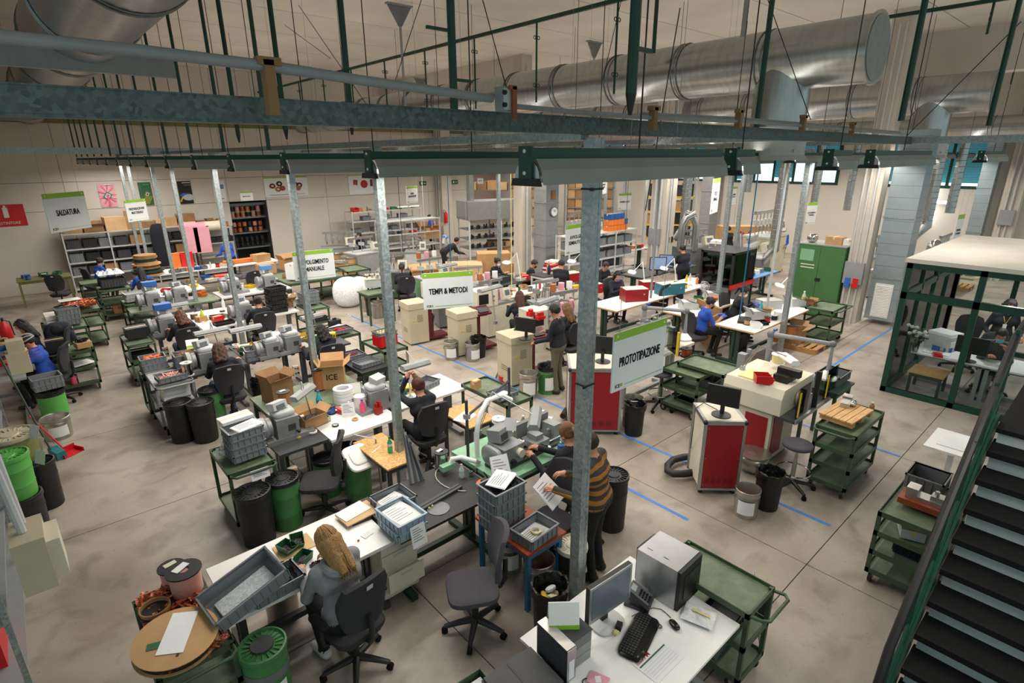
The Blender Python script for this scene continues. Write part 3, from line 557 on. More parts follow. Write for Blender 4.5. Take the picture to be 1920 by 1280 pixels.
def put_bucket(label, x, y, inner='darkred', h=.36, r=.15, lab=True, rz=0, z=0): return rep(('bkt', inner, h, r, lab), bucket(inner, h, r, lab), 'metal_bucket', label, 'bucket', (x, y, z), rz, 'metal buckets')
def bagbin(m='black', h=.5, r=.17, trash=None):
    def f(t):
        M().lathe([(0, 0), (r*.85, 0), (r*.87, .02), (r, h), (r*.97, h), (r*.84, .03), (0, .03)], 24, caps=False).obj('body', m, t, True)
        V = []; F = []; n = 28; rn = random.Random(3); pr = [(r*1.03, h-.10), (r*1.07, h-.03), (r*1.08, h+.015), (r*.95, h+.01), (r*.85, h-.08), (r*.6, h-.2), (0.01, h-.22)]
        for rr, z in pr:
            for j in range(n): q = rr*(1+rn.uniform(-.06, .05)); V.append((q*math.cos(2*PI*j/n), q*math.sin(2*PI*j/n), z+rn.uniform(-.015, .015)))
        for i in range(len(pr)-1): F += [(i*n+j, i*n+(j+1) % n, (i+1)*n+(j+1) % n, (i+1)*n+j) for j in range(n)]
        M().add(V, F).obj('bin_bag', 'bag', t, True)
        if trash:
            for i, c in enumerate(trash): M().sup(.05*math.cos(i*2.3), .05*math.sin(i*2.3), h-.15+.02*i, .06, .035, .025, .8, .8, 8, 5, rz=i, rx=.4).obj('rubbish', c, t)
    return f
def put_bag(label, x, y, m='black', h=.5, r=.17, trash=None): return rep(('bag', m, h, r, trash), bagbin(m, h, r, trash), 'waste_bin', label, 'waste bin', (x, y, 0), random.uniform(0, 90), 'bins lined with black bags')
def cbox(w, d, h, op=False, m='card', fill=None):
    def f(t):
        if not op:
            M().b(-w/2, w/2, -d/2, d/2, 0, h).obj('body', m, t); M().b(-w/2-.001, w/2+.001, -.025, .025, h-.06, h+.0015).obj('packing_tape', 'tape', t)
        else:
            e = .006; M().b(-w/2, w/2, -d/2, d/2, 0, .01).b(-w/2, w/2, -d/2, -d/2+e, 0, h).b(-w/2, w/2, d/2-e, d/2, 0, h).b(-w/2, -w/2+e, -d/2, d/2, 0, h).b(w/2-e, w/2, -d/2, d/2, 0, h).obj('body', m, t)
            for s, a in ((-1, .5), (1, .9)): M().c(0, s*(d/2+d*.2*math.cos(a)), h+d*.2*math.sin(a), w, d*.42, .005, rx=s*a).obj('flap', m, t)
            for s, a in ((-1, 1.1), (1, .7)): M().c(s*(w/2+d*.2*math.cos(a)), 0, h+d*.2*math.sin(a), d*.42, d, .005, ry=-s*a).obj('flap', m, t)
            if fill: lump(w*.9, d*.9, h*.75, 9).obj('contents', fill, t)
    return f
def put_box(label, P, w, d, h, rz=0, op=False, m='card', fill=None, txt=None, group='cardboard boxes'):
    t = rep(('cb', w, d, h, op, m, fill, txt), cbox(w, d, h, op, m, fill), 'cardboard_box', label, 'box', tuple(P), rz, group)
    return t
def lump(w, d, h, n=10, seed=1, amp=.35):
    rn = random.Random(seed); m = M(); V = []; F = []
    for i in range(n+1):
        for j in range(n+1):
            e = 0 if i in (0, n) or j in (0, n) else 1
            V.append((w*(i/n-.5), d*(j/n-.5), h*(1-amp*rn.random()) if e else h*(.6)))
    for i in range(n):
        for j in range(n): a = i*(n+1)+j; F.append((a, a+n+1, a+n+2, a+1))
    return m.add(V, F)
def bench(label, x0, x1, y0, y1, h=.8, top='darkgrey', leg='darkgrey', th=.035, edge=None, cat='workbench', stretch=True, legs='T'):
    cx, cy = (x0+x1)/2, (y0+y1)/2; w, d = x1-x0, y1-y0
    t = T('workbench', label, cat, (cx, cy, 0))
    M().b(-w/2, w/2, -d/2, d/2, h-th, h).obj('table_top', top, t)
    if edge: M().b(-w/2-.004, w/2+.004, -d/2-.004, -d/2, h-th-.004, h-.004).b(-w/2-.004, -w/2, -d/2, d/2, h-th-.004, h-.004).obj('edge_band', edge, t)
    if legs == 'T':
        for s in (-1, 1):
            x = s*(w/2-.12); l = M().b(x-.03, x+.03, -.07, -.01, .05, h-th).b(x-.03, x+.03, .03, .09, .05, h-th).obj('leg', leg, t); M().b(x-.035, x+.035, -d/2+.03, d/2-.05, 0, .06).obj('foot', leg, l); M().b(x-.03, x+.03, -d/2+.08, d/2-.08, h-th-.05, h-th).obj('bracket', leg, l)
        if stretch: M().b(-w/2+.12, w/2-.12, -.03, .03, .12, .18).obj('stretcher', leg, t)
    else:
        for sx in (-1, 1):
            for sy in (-1, 1): M().b(sx*(w/2-.05)-.022, sx*(w/2-.05)+.022, sy*(d/2-.05)-.022, sy*(d/2-.05)+.022, 0, h-th).obj('leg', leg, t)
        M().b(-w/2+.05, w/2-.05, -d/2+.03, -d/2+.05, h-th-.07, h-th).b(-w/2+.05, w/2-.05, d/2-.05, d/2-.03, h-th-.07, h-th).b(-w/2+.03, -w/2+.05, -d/2+.05, d/2-.05, h-th-.07, h-th).b(w/2-.05, w/2-.03, -d/2+.05, d/2-.05, h-th-.07, h-th).obj('apron', leg, t)
    return t
def winder(t, m='machgrey'):
    # hand coil winding machine: drum on the left, headstock, spindle, console
    M().b(-.22, .3, -.14, .16, 0, .05).obj('bed', m, t); h = M().b(-.1, .14, -.13, .15, .05, .27).obj('headstock', m, t); M().b(.02, .1, -.136, -.128, .12, .19).obj('name_plate', 'darkgrey', h)
    dm = M(); dm.X = Matrix.Translation((-.26, 0, .17)) @ Matrix.Rotation(PI/2, 4, 'Y'); d = dm.lathe([(0, 0), (.09, 0), (.125, .02), (.125, .07), (.105, .09), (.105, .13), (0, .13)], 28).obj('gear_drum', m, t, True)
    M().cyl((-.265, 0, .17), (-.26, 0, .17), .04, n=16).obj('hub', 'midgrey', d, True)
    M().cyl((.14, 0, .18), (.24, 0, .18), .02, n=10).cyl((.15, 0, .18), (.17, 0, .18), .055, n=16).obj('spindle', 'chrome', t, True)
    M().tube([(.1, -.13, .1), (.1, -.2, .12)], .008, 6).sup(.1, -.21, .12, .02, .02, .02, 1, 1, 10, 6).obj('hand_lever', 'black', t, True)
    M().sup(.02, .02, .3, .12, .11, .045, .5, .6).obj('top_cover', 'lightgrey', t, True)
    c = M().c(-.02, .03, .385, .17, .13, .085, rz=.3, rx=-.25).obj('counter_console', 'lightgrey', t); M().c(.0, -.037, .39, .1, .008, .045, rz=.3, rx=-.25).obj('display', 'screen', c)
def put_winder(label, x, y, z, rz=0, s=1): return rep('winder', winder, 'winding_machine', label, 'winding machine', (x, y, z), rz, 'coil winding machines', s)
def swbox(label, P, rz=0, m='cream'):
    def f(t):
        M().c(0, 0, 0, .1, .07, .2).obj('box', m, t)
        for x, z, c in ((-.025, .06, 'teal'), (.025, .06, 'brightred'), (-.02, -.03, 'teal'), (.025, -.03, 'black')): M().cyl((x, -.035, z), (x, -.055, z), .018, n=10).obj('push_button', c, t)
    rep(('sw', m), f, 'switch_box', label, 'switch box', tuple(P), rz, 'push button boxes on the benches')
def tubelamp(label, P, Q, rz=0, L=.5, m='greypaint'):
    # lamp head at P on a double-rod arm from base Q
    P = Vector(P); Q = Vector(Q); t = T('task_lamp', label, 'lamp', tuple(Q), 0, 'tubular task lamps'); p = P-Q
    k = M(); k.X = Matrix.Translation(p) @ Matrix.Rotation(math.radians(rz), 4, 'Z')
    hd = k.xz([(-.04, .03), (.04, .03), (.07, -.01), (.055, -.04), (-.055, -.04), (-.07, -.01)], -L/2, L/2).obj('lamp_head', m, t)
    k = M(); k.X = Matrix.Translation(p) @ Matrix.Rotation(math.radians(rz), 4, 'Z'); k.b(-.04, .04, -L/2+.03, L/2-.03, -.046, -.041).obj('lamp_tube', 'smalltube', hd)
    mid = Vector((p.x*.35-.05, p.y*.35, max(p.z+.12, .3))); m2 = M()
    for o in (-.014, .014): m2.tube([(0, o, 0), mid+Vector((0, o, 0))], .006, 5).tube([mid+Vector((0, o, 0)), p+Vector((0, o, .02))], .006, 5)
    m2.obj('arm', 'alum', t); M().b(-.03, .03, -.03, .03, -.04, .03).obj('clamp', 'alum', t)
def bottle(label, P, m, h=.28, r=.04, cap='white', cat='bottle', lab=None):
    t = T('bottle', label, cat, tuple(P)); M().lathe([(0, 0), (r*.9, 0), (r, .01), (r, h*.3), (r*.92, h*.36), (r, h*.45), (r, h*.62), (r*.4, h*.85), (r*.38, h*.93), (0, h*.93)], 16).obj('body', m, t, True)
    M().cyl((0, 0, h*.92), (0, 0, h), r*.42, n=10).obj('cap', cap, t)
    if lab: M().lathe([(r*1.02, h*.45), (r*1.02, h*.6)], 16, caps=False).obj('bottle_label', lab, t)
    return t
def ring(label, P, m, R=.05, h=.025, core='cardlight', tilt=0):
    t = T('tape_roll', label, 'tape roll', tuple(P)); r = .72*R
    M().lathe([(r, 0), (R, 0), (R, h), (r, h), (r, 0)], 24, caps=False).obj('tape', m, t, True); M().lathe([(r*.93, 0), (r, 0), (r, h), (r*.93, h), (r*.93, 0)], 20, caps=False).obj('core', core, t, True)
    return t
def spool(label, P, wire='copperwire', r=.09, h=.16, fl='spool', rz=0, top=None, name='wire_spool', group='wire spools', cat='spool'):
    def f(t):
        M().lathe([(0, 0), (r, 0), (r, .012), (r*.4, .014)], 24).obj('flange', fl, t, True); M().lathe([(r*.4, h-.014), (r, h-.012), (r, h), (r*.3, h), (r*.3, h-.03), (0, h-.03)], 24).obj('flange', fl, t, True)
        M().lathe([(r*.45, .012), (r*.86, .016), (r*.86, h-.016), (r*.45, h-.012)], 24).obj('wire', wire, t, True)
        if top: M().c(0, r*.3, h+.002, r*.9, r*.5, .003, rz=.2).obj('spool_label', top, t)
    return rep(('sp', wire, r, h, fl, top), f, name, label, cat, tuple(P), rz, group)
def paper(label, P, w=.21, d=.297, rz=0, m='paper', n=3, cat='paper', name='paper_sheet'):
    t = T(name, label, cat, tuple(P), rz); s = M()
    for i in range(n): s.c(.004*i, .003*i, .002+.003*i, w, d, .002, rz=.03*i)
    s.obj('sheet', m, t)
    if m == 'paper' and w > .15:
        k = M()
        for i in range(6): k.b(-w*.38, w*(.1+.25*((i*7) % 3)/2), d*.35-i*d*.11, d*.35-i*d*.11+.006, .003*n+.0005, .003*n+.0015)
        k.obj('print', 'midgrey', t)
    return t
def arc_text(t, s, size, loc, rot, m='ink', bold=.02, sx=.8): return text(s, size, t, loc, rot, m, bold=bold, sx=sx)
def sign(label, lines, P, w, h, rz, size, face='signwhite', strip='signgreen', logo=True, hang=1, sx=.72, tilt=0):
    # board centred at P, front faces local -Y
    t = T('hanging_sign', label, 'sign', tuple(P), rz)
    M().c(0, 0, 0, w, .012, h).obj('board', face, t); M().c(0, -.0065, h/2-h*.065, w, .002, h*.13).obj('colour_strip', strip, t)
    for i, (s, fw) in enumerate(lines): text(s, size, t, (0, -.008, -.02*h+(len(lines)-1)*size*.55-i*size*1.1), (PI/2, 0, 0), bold=.018, fit=fw*w)
    if logo:
        text('ICE', h*.085, t, (-w*.40, -.008, -h*.415), (PI/2, 0, 0), bold=.015, sx=1); M().c(-w*.33, -.0075, -h*.41, h*.05, .002, h*.05).obj('logo_mark', strip, t)
        M().c(w*.02, -.0075, -h*.425, w*.58, .002, h*.009).obj('rule', strip, t); M().c(w*.4, -.0075, -h*.425, w*.14, .002, h*.006).obj('small_print', 'midgrey', t)
    for s in (-1, 1): M().cyl((s*w*.44, -.007, h*.44), (s*w*.44, -.009, h*.44), .008, n=8).obj('rivet', 'white', t)
    if hang:
        for s in (-1, 1): M().cyl((s*w*.4, 0, h/2), (s*w*.4, 0, CZ-P[2]), .0018, n=4).obj('wire', 'greypaint', t)
    return t
def shelf(label, x0, x1, y0, y1, z, m='lightgrey', post='lightgrey', bays=1, back=False, cat='shelving', name='shelving_unit'):
    t = T(name, label, cat, (x0, y0, 0)); w, d = x1-x0, y1-y0; H_ = max(z)+.03
    for i in range(bays+1):
        x = w*i/bays
        for y in (0, d): M().b(x-.02, x+.02, y-.02, y+.02, 0, H_).obj('post', post, t)
    for q in z:
        for i in range(bays): M().b(w*i/bays+.02, w*(i+1)/bays-.02, 0, d, q-.035, q).obj('shelf_board', m, t)
    if back: M().b(0, w, d, d+.005, 0, H_).obj('back_panel', m, t)
    return t
def machine(label, x, y, w, d, h, rz=0, base='beige', top='machgrey', kind=0, name='bench_machine', cat='machine', z=0, s=1):
    # small production machine: cabinet, work plate, columns, spindles, hood or reels
    rn = random.Random(int(x*13+y*7+kind)); t = T(name, label, cat, (x, y, z), rz)
    M().b(-w/2, w/2, -d/2, d/2, .05, h*.6).obj('cabinet', base, t); M().b(-w/2-.02, w/2+.02, -d/2-.02, d/2+.02, h*.6, h*.63).obj('work_plate', top, t)
    for sx in (-1, 1):
        for sy in (-1, 1): M().cyl((sx*(w/2-.05), sy*(d/2-.05), 0), (sx*(w/2-.05), sy*(d/2-.05), .05), .025, n=8).obj('foot', 'black', t)
    M().b(-w*.35, w*.35, -d/2-.004, -d/2, h*.15, h*.5).obj('door', base, t)
    for i in range(3 if kind != 2 else 5):
        x_ = -w*.35+i*w*.7/(2 if kind != 2 else 4); M().cyl((x_, d*.15, h*.63), (x_, d*.15, h), .02, n=8).obj('column', 'steel', t); M().b(x_-.05, x_+.05, 0, d*.3, h*.78, h*.86).obj('carriage', top, t); M().cyl((x_, -.02, h*.70), (x_, -.02, h*.78), .025, n=10).obj('spindle', 'chrome', t)
    M().b(-w*.45, w*.45, d*.1, d*.2, h*.95, h).obj('crossbar', 'alum', t)
    c = M().c(w*.3, -d*.3, h*.76, w*.28, d*.22, h*.2, rx=-.3).obj('control_panel', 'cream', t); M().c(w*.3, -d*.42, h*.78, w*.16, .02, h*.09, rx=-.3).obj('display', 'screen', c)
    for i, cc in enumerate(('brightred', 'teal', 'yellow')): M().cyl((w*.2+i*.04, -d*.42, h*.68), (w*.2+i*.04, -d*.46, h*.68), .014, n=8).obj('button', cc, t)
    if kind == 1:
        for i in range(3): M().cyl((-w*.3+i*w*.3, d*.35, h*1.0), (-w*.3+i*w*.3, d*.35, h*1.12), .07, n=14).obj('reel', ('copperwire', 'pink', 'whitegloss')[i], t, True)
    return t
def monitor(label, P, rz, w=.42, h=.28, frame='plastblack', face='black', tilt=.0):
    t = T('monitor', label, 'monitor', tuple(P), rz); M().lathe([(0, 0), (.12, 0), (.12, .012), (.03, .02), (0, .02)], 20).obj('base', frame, t, True); M().b(-.025, .025, .02, .05, .015, .2).obj('neck', frame, t)
    b = M().c(0, 0, .14+h/2, w, .035, h, rx=tilt).obj('housing', frame, t); M().c(0, -.019, .145+h/2, w-.04, .004, h-.05, rx=tilt).obj('screen', face, b); return t
def cable(label, pts, r=.005, m='black', name='cable', cat='cable'): return tag(M().tube(pts, r, 6).obj(name, m, None, True), label, cat)
# ================================================================ people: one continuous skinned surface each
def snet(fn, lo, hi, res):
    ax = [np.arange(lo[i], hi[i]+res, res) for i in range(3)]
    G = np.stack(np.meshgrid(*ax, indexing='ij'), -1); sh = G.shape[:3]
    f = fn(G.reshape(-1, 3)).reshape(sh); ins = f < 0
    n = [k-1 for k in sh]; S = np.zeros((*n, 3)); C = np.zeros(n)
    off = [(a, b, c) for a in (0, 1) for b in (0, 1) for c in (0, 1)]
    sl = lambda o: tuple(slice(o[i], o[i]+n[i]) for i in range(3))
    for o in off:
        for k in range(3):
            if o[k]: continue
            q = list(o); q[k] = 1; q = tuple(q); fa, fb = f[sl(o)], f[sl(q)]; x = (fa < 0) != (fb < 0)
            t = np.where(x, fa/np.where(x, fa-fb, 1), 0)
            S += np.where(x[..., None], G[sl(o)]+(G[sl(q)]-G[sl(o)])*t[..., None], 0); C += x
    act = C > 0; V = S[act]/C[act][:, None]; idx = -np.ones(n, int); idx[act] = np.arange(len(V)); Q = []
    for k in range(3):
        a, b = [i for i in range(3) if i != k]
        s0 = [slice(None)]*3; s1 = [slice(None)]*3; s0[k] = slice(0, -1); s1[k] = slice(1, None)
        for s in (s0, s1):
            s[a] = slice(1, -1); s[b] = slice(1, -1)
        A, B = ins[tuple(s0)], ins[tuple(s1)]
        for flip, msk in ((False, A & ~B), (True, ~A & B)):
            I = np.argwhere(msk)
            if not len(I): continue
            I[:, a] += 1; I[:, b] += 1; c = []
            for da, db in ((-1, -1), (0, -1), (0, 0), (-1, 0)):
                J = I.copy(); J[:, a] += da; J[:, b] += db; c.append(idx[J[:, 0], J[:, 1], J[:, 2]])
            q = np.stack(c, 1)
            if (k == 1) != flip: q = q[:, ::-1]
            Q.append(q)
    return V, np.concatenate(Q)
def cone(p, a, b, ra, rb):
    a = np.asarray(a, float); ab = np.asarray(b, float)-a; t = np.clip((p-a) @ ab/max(ab @ ab, 1e-9), 0, 1)
    return np.linalg.norm(p-a-t[:, None]*ab, axis=1)-(ra+(rb-ra)*t)
def ell(p, c, r): r = np.asarray(r, float); return (np.linalg.norm((p-np.asarray(c, float))/r, axis=1)-1)*r.min()
def smin(a, b, k): h = np.clip(.5+.5*(b-a)/k, 0, 1); return b*(1-h)+a*h-k*h*(1-h)
def ik(S, Tg, l1, l2, pole):
    S = Vector(S); Tg = Vector(Tg); d = Tg-S; L = min(d.length, l1+l2-.005); d = d.normalized(); a = (l1*l1-l2*l2+L*L)/(2*L); h = math.sqrt(max(0, l1*l1-a*a))
    p = Vector(pole); p = (p-d*p.dot(d)).normalized(); return S+d*a+p*h, S+d*L
def person(label, P, rz, pose='sit', lean=.18, top='navy', bot='pants', shoe='shoe', hair=('short', 'hdark'), mask=None, hands=None, head=(0, .35), seat=.47, sleeve=1, s=1, res=.021, skin='skin', hand=None, wide=1, stride=0, extra=None, feet=0, pole=(0, -.4, -1)):
    root = T('person', label, 'person', (P[0], P[1], P[2] if len(P) > 2 else 0), rz, None, s)
    hz = seat+.10 if pose == 'sit' else .90
    hip = Vector((0, 0 if pose == 'sit' else 0, hz)); u = Vector((0, math.sin(lean), math.cos(lean)))
    W = wide; R = {}
    pr = []   # (a,b,ra,rb,region)
    add = lambda a, b, ra, rb, g: pr.append((tuple(a), tuple(b), ra, rb, g))
    X = Vector((1, 0, 0))
    add(hip-X*.075*W, hip+X*.075*W, .118*W, .118*W, 2); hm_ = hip+u*.055; add(hm_-X*.075*W, hm_+X*.075*W, .122*W, .12*W, 1)
    w_ = hip+u*.17; add(w_-X*.06*W, w_+X*.06*W, .098*W, .098*W, 1); c_ = hip+u*.33; add(c_-X*.085*W, c_+X*.085*W, .108*W, .108*W, 1); add(hip+u*.06, c_, .11*W, .11*W, 1)
    sc = hip+u*.45; add(sc-X*.13*W, sc+X*.13*W, .062, .062, 1); add(c_, sc, .1*W, .075, 1)
    nb = hip+u*.50; yaw, pit = head; pit2 = pit+lean*.6
    Hm = Matrix.Rotation(yaw, 3, 'Z') @ Matrix.Rotation(-pit2, 3, 'X'); hc = nb+Vector((0, .03+.04*lean, .135)) + Hm @ Vector((0, .03, 0)); hl = lambda v: hc+Hm @ Vector(v)
    add(nb-u*.02, hc+Vector((0, -.02, -.04)), .056, .052, 0)
    if hands is None: hands = ((.16, .40, .86), (-.14, .42, .86))
    fingers = []
    for sd, h in ((1, hands[0]), (-1, hands[1])):
        S = sc+X*sd*.165*W+Vector((0, 0, -.01)); el, wr = ik(S, h, .285, .255, (sd*.45, pole[1], pole[2]))
        add(S, el, .056*W, .044, 1)
        m_ = el+(wr-el)*.5
        if sleeve >= 1: add(el, wr, .043, .034, 1)
        else: add(el, wr, .038, .027, 0 if sleeve < .6 else 1)
        dr = (wr-el).normalized(); dn = Vector((0, 0, -1)); dn = (dn-dr*dn.dot(dr)).normalized() if abs(dr.z) < .95 else Vector((-sd, 0, 0)); sd_v = dr.cross(dn)
        pm = wr+dr*.085; add(wr-dr*.01, wr+dr*.03, .026, .028, 4)
        for o in (-.02, 0, .02): add(wr+dr*.03+sd_v*o*.8, pm+sd_v*o, .017, .0145, 4)
        for i, (o, L) in enumerate(((-.032, .065), (-.011, .078), (.011, .074), (.031, .058))):
            b0 = pm+sd_v*o-dr*.015; b1 = b0+dr*(L*.5)+dn*.008; b2 = b1+dr*(L*.3)+dn*.022; b3 = b2+dr*(L*.12)+dn*.026; fingers.append(([b0, b1, b2, b3], [.0095, .009, .008, .0065]))
        th = -sd_v*sd if False else sd_v*(-1 if sd > 0 else 1)
        b0 = wr+dr*.03+th*.022; b1 = b0+dr*.03+th*.022+dn*.006; b2 = b1+dr*.03+th*.006+dn*.012; fingers.append(([b0, b1, b2], [.0115, .0105, .0075]))
    for sd in (1, -1):
        hj = hip+X*sd*.09*W
        if pose == 'sit': kn = Vector((sd*.115, .43, hz-.02)); an = Vector((sd*.12, .34+feet*.1, .09)); to = an+Vector((sd*.02, .15, -.045))
        else:
            st = stride*sd; kn = Vector((sd*.10, .03+st*.5+feet*.02, .49)); an = Vector((sd*.105, -.03+st, .09)); to = an+Vector((sd*.03, .16, -.045))
        add(hj, kn, .088*W, .058, 2); add(kn, an, .056, .042, 2); add(an-Vector((0, .035, .04)), to, .042, .034, 3); add(an, an-Vector((0, 0, .03)), .042, .042, 3)
    inv = np.array(Hm.transposed()); hcn = np.array(hc)
    P_ = pr
    def field(p, full=False):
        d = None; best = None; reg = None
        for a, b, ra, rb, g in P_:
            q = cone(p, a, b, ra, rb)
            if full:
                bb = q if best is None else best; up = q < bb if best is not None else np.ones(len(q), bool)
                reg = np.full(len(q), g) if reg is None else np.where(up, g, reg); best = np.minimum(bb, q)
            d = q if d is None else smin(d, q, .03)
        l = (p-hcn) @ inv.T
        hd = ell(l, (0, -.012, .02), (.076, .094, .102)); hd = smin(hd, ell(l, (0, .024, -.05), (.058, .064, .072)), .03)
        hd = smin(hd, cone(l, (0, .088, .0), (0, .104, -.032), .008, .013), .012)
        for e in (-1, 1): hd = np.minimum(hd, ell(l, (e*.077, -.005, -.015), (.012, .022, .032)))
        if full: reg = np.where(hd < best, 0, reg); return reg
        return smin(d, hd, .02)
    pts = np.array([q for a, b, *_ in pr for q in (a, b)]+[tuple(hc)]); lo = pts.min(0)-.17; hi = pts.max(0)+.17; lo[2] = -.03
    V, Q = snet(field, lo, hi, res); V[:, 2] = np.maximum(V[:, 2], 0); reg = field(V, True)
    fr = reg[Q[:, 0]]; vs = [tuple(v) for v in V]; fs = [tuple(q) for q in Q.tolist()]; mi = list(fr)
    fm = M()
    for pt, r in fingers: fm.tube(pt, r, 6)
    o = len(vs); vs += fm.v; fs += [tuple(i+o for i in f) for f in fm.f]; mi += [4]*len(fm.f)
    me = bpy.data.meshes.new('body'); me.from_pydata(vs, [], fs); me.update()
    link('body', me, [skin, top, bot, shoe, hand or skin], root, 2); me.polygons.foreach_set('material_index', [int(k) for k in mi])
    # hair
    st, hm = hair; rn = lambda p: .5*(np.sin(p[:, 0]*95+1)*np.sin(p[:, 1]*83)+np.sin(p[:, 2]*71+2)*np.sin(p[:, 0]*60+p[:, 1]*50))
    def hf(p):
        d = ell(p, (0, -.018, .032), (.089, .106, .106))
        cut = np.minimum(p[:, 1]-.035, .062-p[:, 2]+.5*(np.abs(p[:, 0])*.2)); d = np.maximum(d, cut)
        if st in ('short', 'pony', 'bun'): d = np.maximum(d, -.055-p[:, 2]-.0*p[:, 0])
        if st == 'pony':
            for a, b, ra, rb in (((0, -.10, .045), (0, -.155, .0), .03, .034), ((0, -.155, .0), (0, -.135, -.16), .034, .016)): d = smin(d, cone(p, a, b, ra, rb), .015)
        if st == 'bun': d = smin(d, ell(p, (0, -.105, .06), (.045, .04, .042)), .01)
        if st in ('long', 'curly'):
            L = -.27 if st == 'long' else -.16
            for x, y in ((-.075, -.03), (.075, -.03), (-.055, -.075), (.055, -.075), (-.025, -.095), (.025, -.095)): d = smin(d, cone(p, (x, y, 0), (x*1.15, y-.035, L*(1 if abs(x) < .06 else .85)), .034, .028 if st == 'curly' else .014), .04)
        return d-(.014 if st == 'curly' else .004)*rn(p)
    hl_lo = np.array([-.15, -.25, -.38 if st in ('long',) else -.26]); V, Q = snet(hf, hl_lo, np.array([.15, .13, .17]), max(.009, res*.55))
    sm = M(); rr = random.Random(len(label))
    if st in ('long', 'curly', 'pony'):
        n_ = 46 if res < .018 else 26
        for i in range(n_):
            a = PI*(1.08+.84*rr.random())+PI*0; cx, cy = math.cos(a), math.sin(a); e = rr.uniform(.95, 1.04); L = {'long': -.33, 'curly': -.2, 'pony': -.04}[st]*rr.uniform(.75, 1.05); wv = {'long': .006, 'curly': .02, 'pony': .002}[st]; ph = rr.random()*6
            pts = [(cx*.09*e*math.sin(t), -.018+cy*.108*e*math.sin(t), .032+.108*e*math.cos(t)) for t in (.25, .6, 1.0, 1.4, 1.7)]; b = pts[-1]
            if st == 'pony': pts = pts[:4]+[(0, -.115, .045)]
            else: pts += [(b[0]*(1.0-.1*q)+wv*math.sin(ph+q*4), b[1]-.012*q+wv*math.cos(ph+q*5), b[2]+(L-b[2])*q) for q in (.25, .5, .75, 1)]
            k_ = len(pts); sm.tube(pts, [.008]*(k_-2)+[.007, .002], 5)
    V = [tuple(v) for v in V]; Fq = [tuple(q) for q in Q.tolist()]; o = len(V); V += sm.v; Fq += [tuple(i+o for i in f) for f in sm.f]
    vs = [tuple(hc+Hm @ Vector(v)) for v in V]; me = bpy.data.meshes.new('hair'); me.from_pydata(vs, [], Fq); me.update(); link('hair', me, hm, root, 2)
    if mask:
        k = M(); k.X = Matrix.Translation(hc) @ Hm.to_4x4(); k.sup(0, .066, -.05, .058, .044, .05, .8, .8, 16, 8)
        for e in (-1, 1): k.tube([(e*.05, .06, -.03), (e*.075, .01, -.01), (e*.08, -.012, 0)], .0025, 4)
        k.obj('face_mask', mask, root, True)
    else:
        k = M(); k.X = Matrix.Translation(hc) @ Hm.to_4x4(); k.sup(0, .083, -.068, .022, .006, .006, .9, .9, 10, 5).obj('mouth', 'lip', root, True)
    k = M(); k.X = Matrix.Translation(hc) @ Hm.to_4x4()
    for e in (-1, 1): k.sup(e*.03, .0785, .005, .013, .006, .008, 1, 1, 10, 6)
    ey = k.obj('eyes', 'eyewhite', root, True); k = M(); k.X = Matrix.Translation(hc) @ Hm.to_4x4()
    for e in (-1, 1): k.sup(e*.03, .084, .005, .006, .003, .006, 1, 1, 8, 5)
    k.obj('iris', 'hblack', ey, True); k = M(); k.X = Matrix.Translation(hc) @ Hm.to_4x4()
    for e in (-1, 1): k.sup(e*.031, .08, .026, .019, .005, .004, 1, 1, 8, 5, ry=-e*.1)
    k.obj('eyebrow', hm, root, True)
    if extra == 'hood':
        k = M(); b = nb+Vector((0, -.02, 0)); k.tube([b+Vector((.105*math.cos(a), -.03+.085*math.sin(a), -.01-.05*max(0, -math.sin(a)))) for a in [i*PI/9 for i in range(18)]], [.034+.02*max(0, -math.sin(i*PI/9)) for i in range(18)], 8, True); k.obj('hood', top, root, True)
    if extra == 'straps':
        k = M(); k.X = Matrix.Translation(hc) @ Hm.to_4x4()
        for a in (-.9, -.3, .3, .9): k.tube([(.095*math.sin(a)*math.cos(t_), -.02+.118*math.sin(t_), .03+.11*math.cos(t_)*math.cos(a)+.005) for t_ in [-1.2+i*.3 for i in range(9)]], .009, 5)
        k.tube([(.1*math.cos(a), -.015+.118*math.sin(a), .04) for a in [i*PI/9 for i in range(18)]], .011, 5, True); k.obj('head_straps', 'lightgrey', root, True)
    if extra == 'glasses':
        k = M(); k.X = Matrix.Translation(hc) @ Hm.to_4x4()
        for e in (-1, 1): k.tube([(e*.032+.022*math.cos(a*PI/6), .094, .004+.017*math.sin(a*PI/6)) for a in range(12)], .0025, 4, True).tube([(e*.054, .092, .006), (e*.078, 0, .004)], .002, 4)
        k.obj('glasses', 'black', root)
    if extra == 'scrunchie': M().tube([hl((.026*math.cos(a*PI/6), -.105+.01*math.sin(a*PI/6), .045+.026*math.sin(a*PI/6))) for a in range(12)], .009, 5, True).obj('hair_tie', 'navy2', root, True)
    if extra == 'badge':
        a = hip+u*.44; k = M().c(.03, a.y+.125, a.z-.18, .06, .004, .08).obj('badge', 'paper', root); M().tube([(-.05, a.y+.07, a.z), (.03, a.y+.13, a.z-.14), (.06, a.y+.07, a.z)], .006, 4).obj('lanyard', 'yellow', root)
    return root
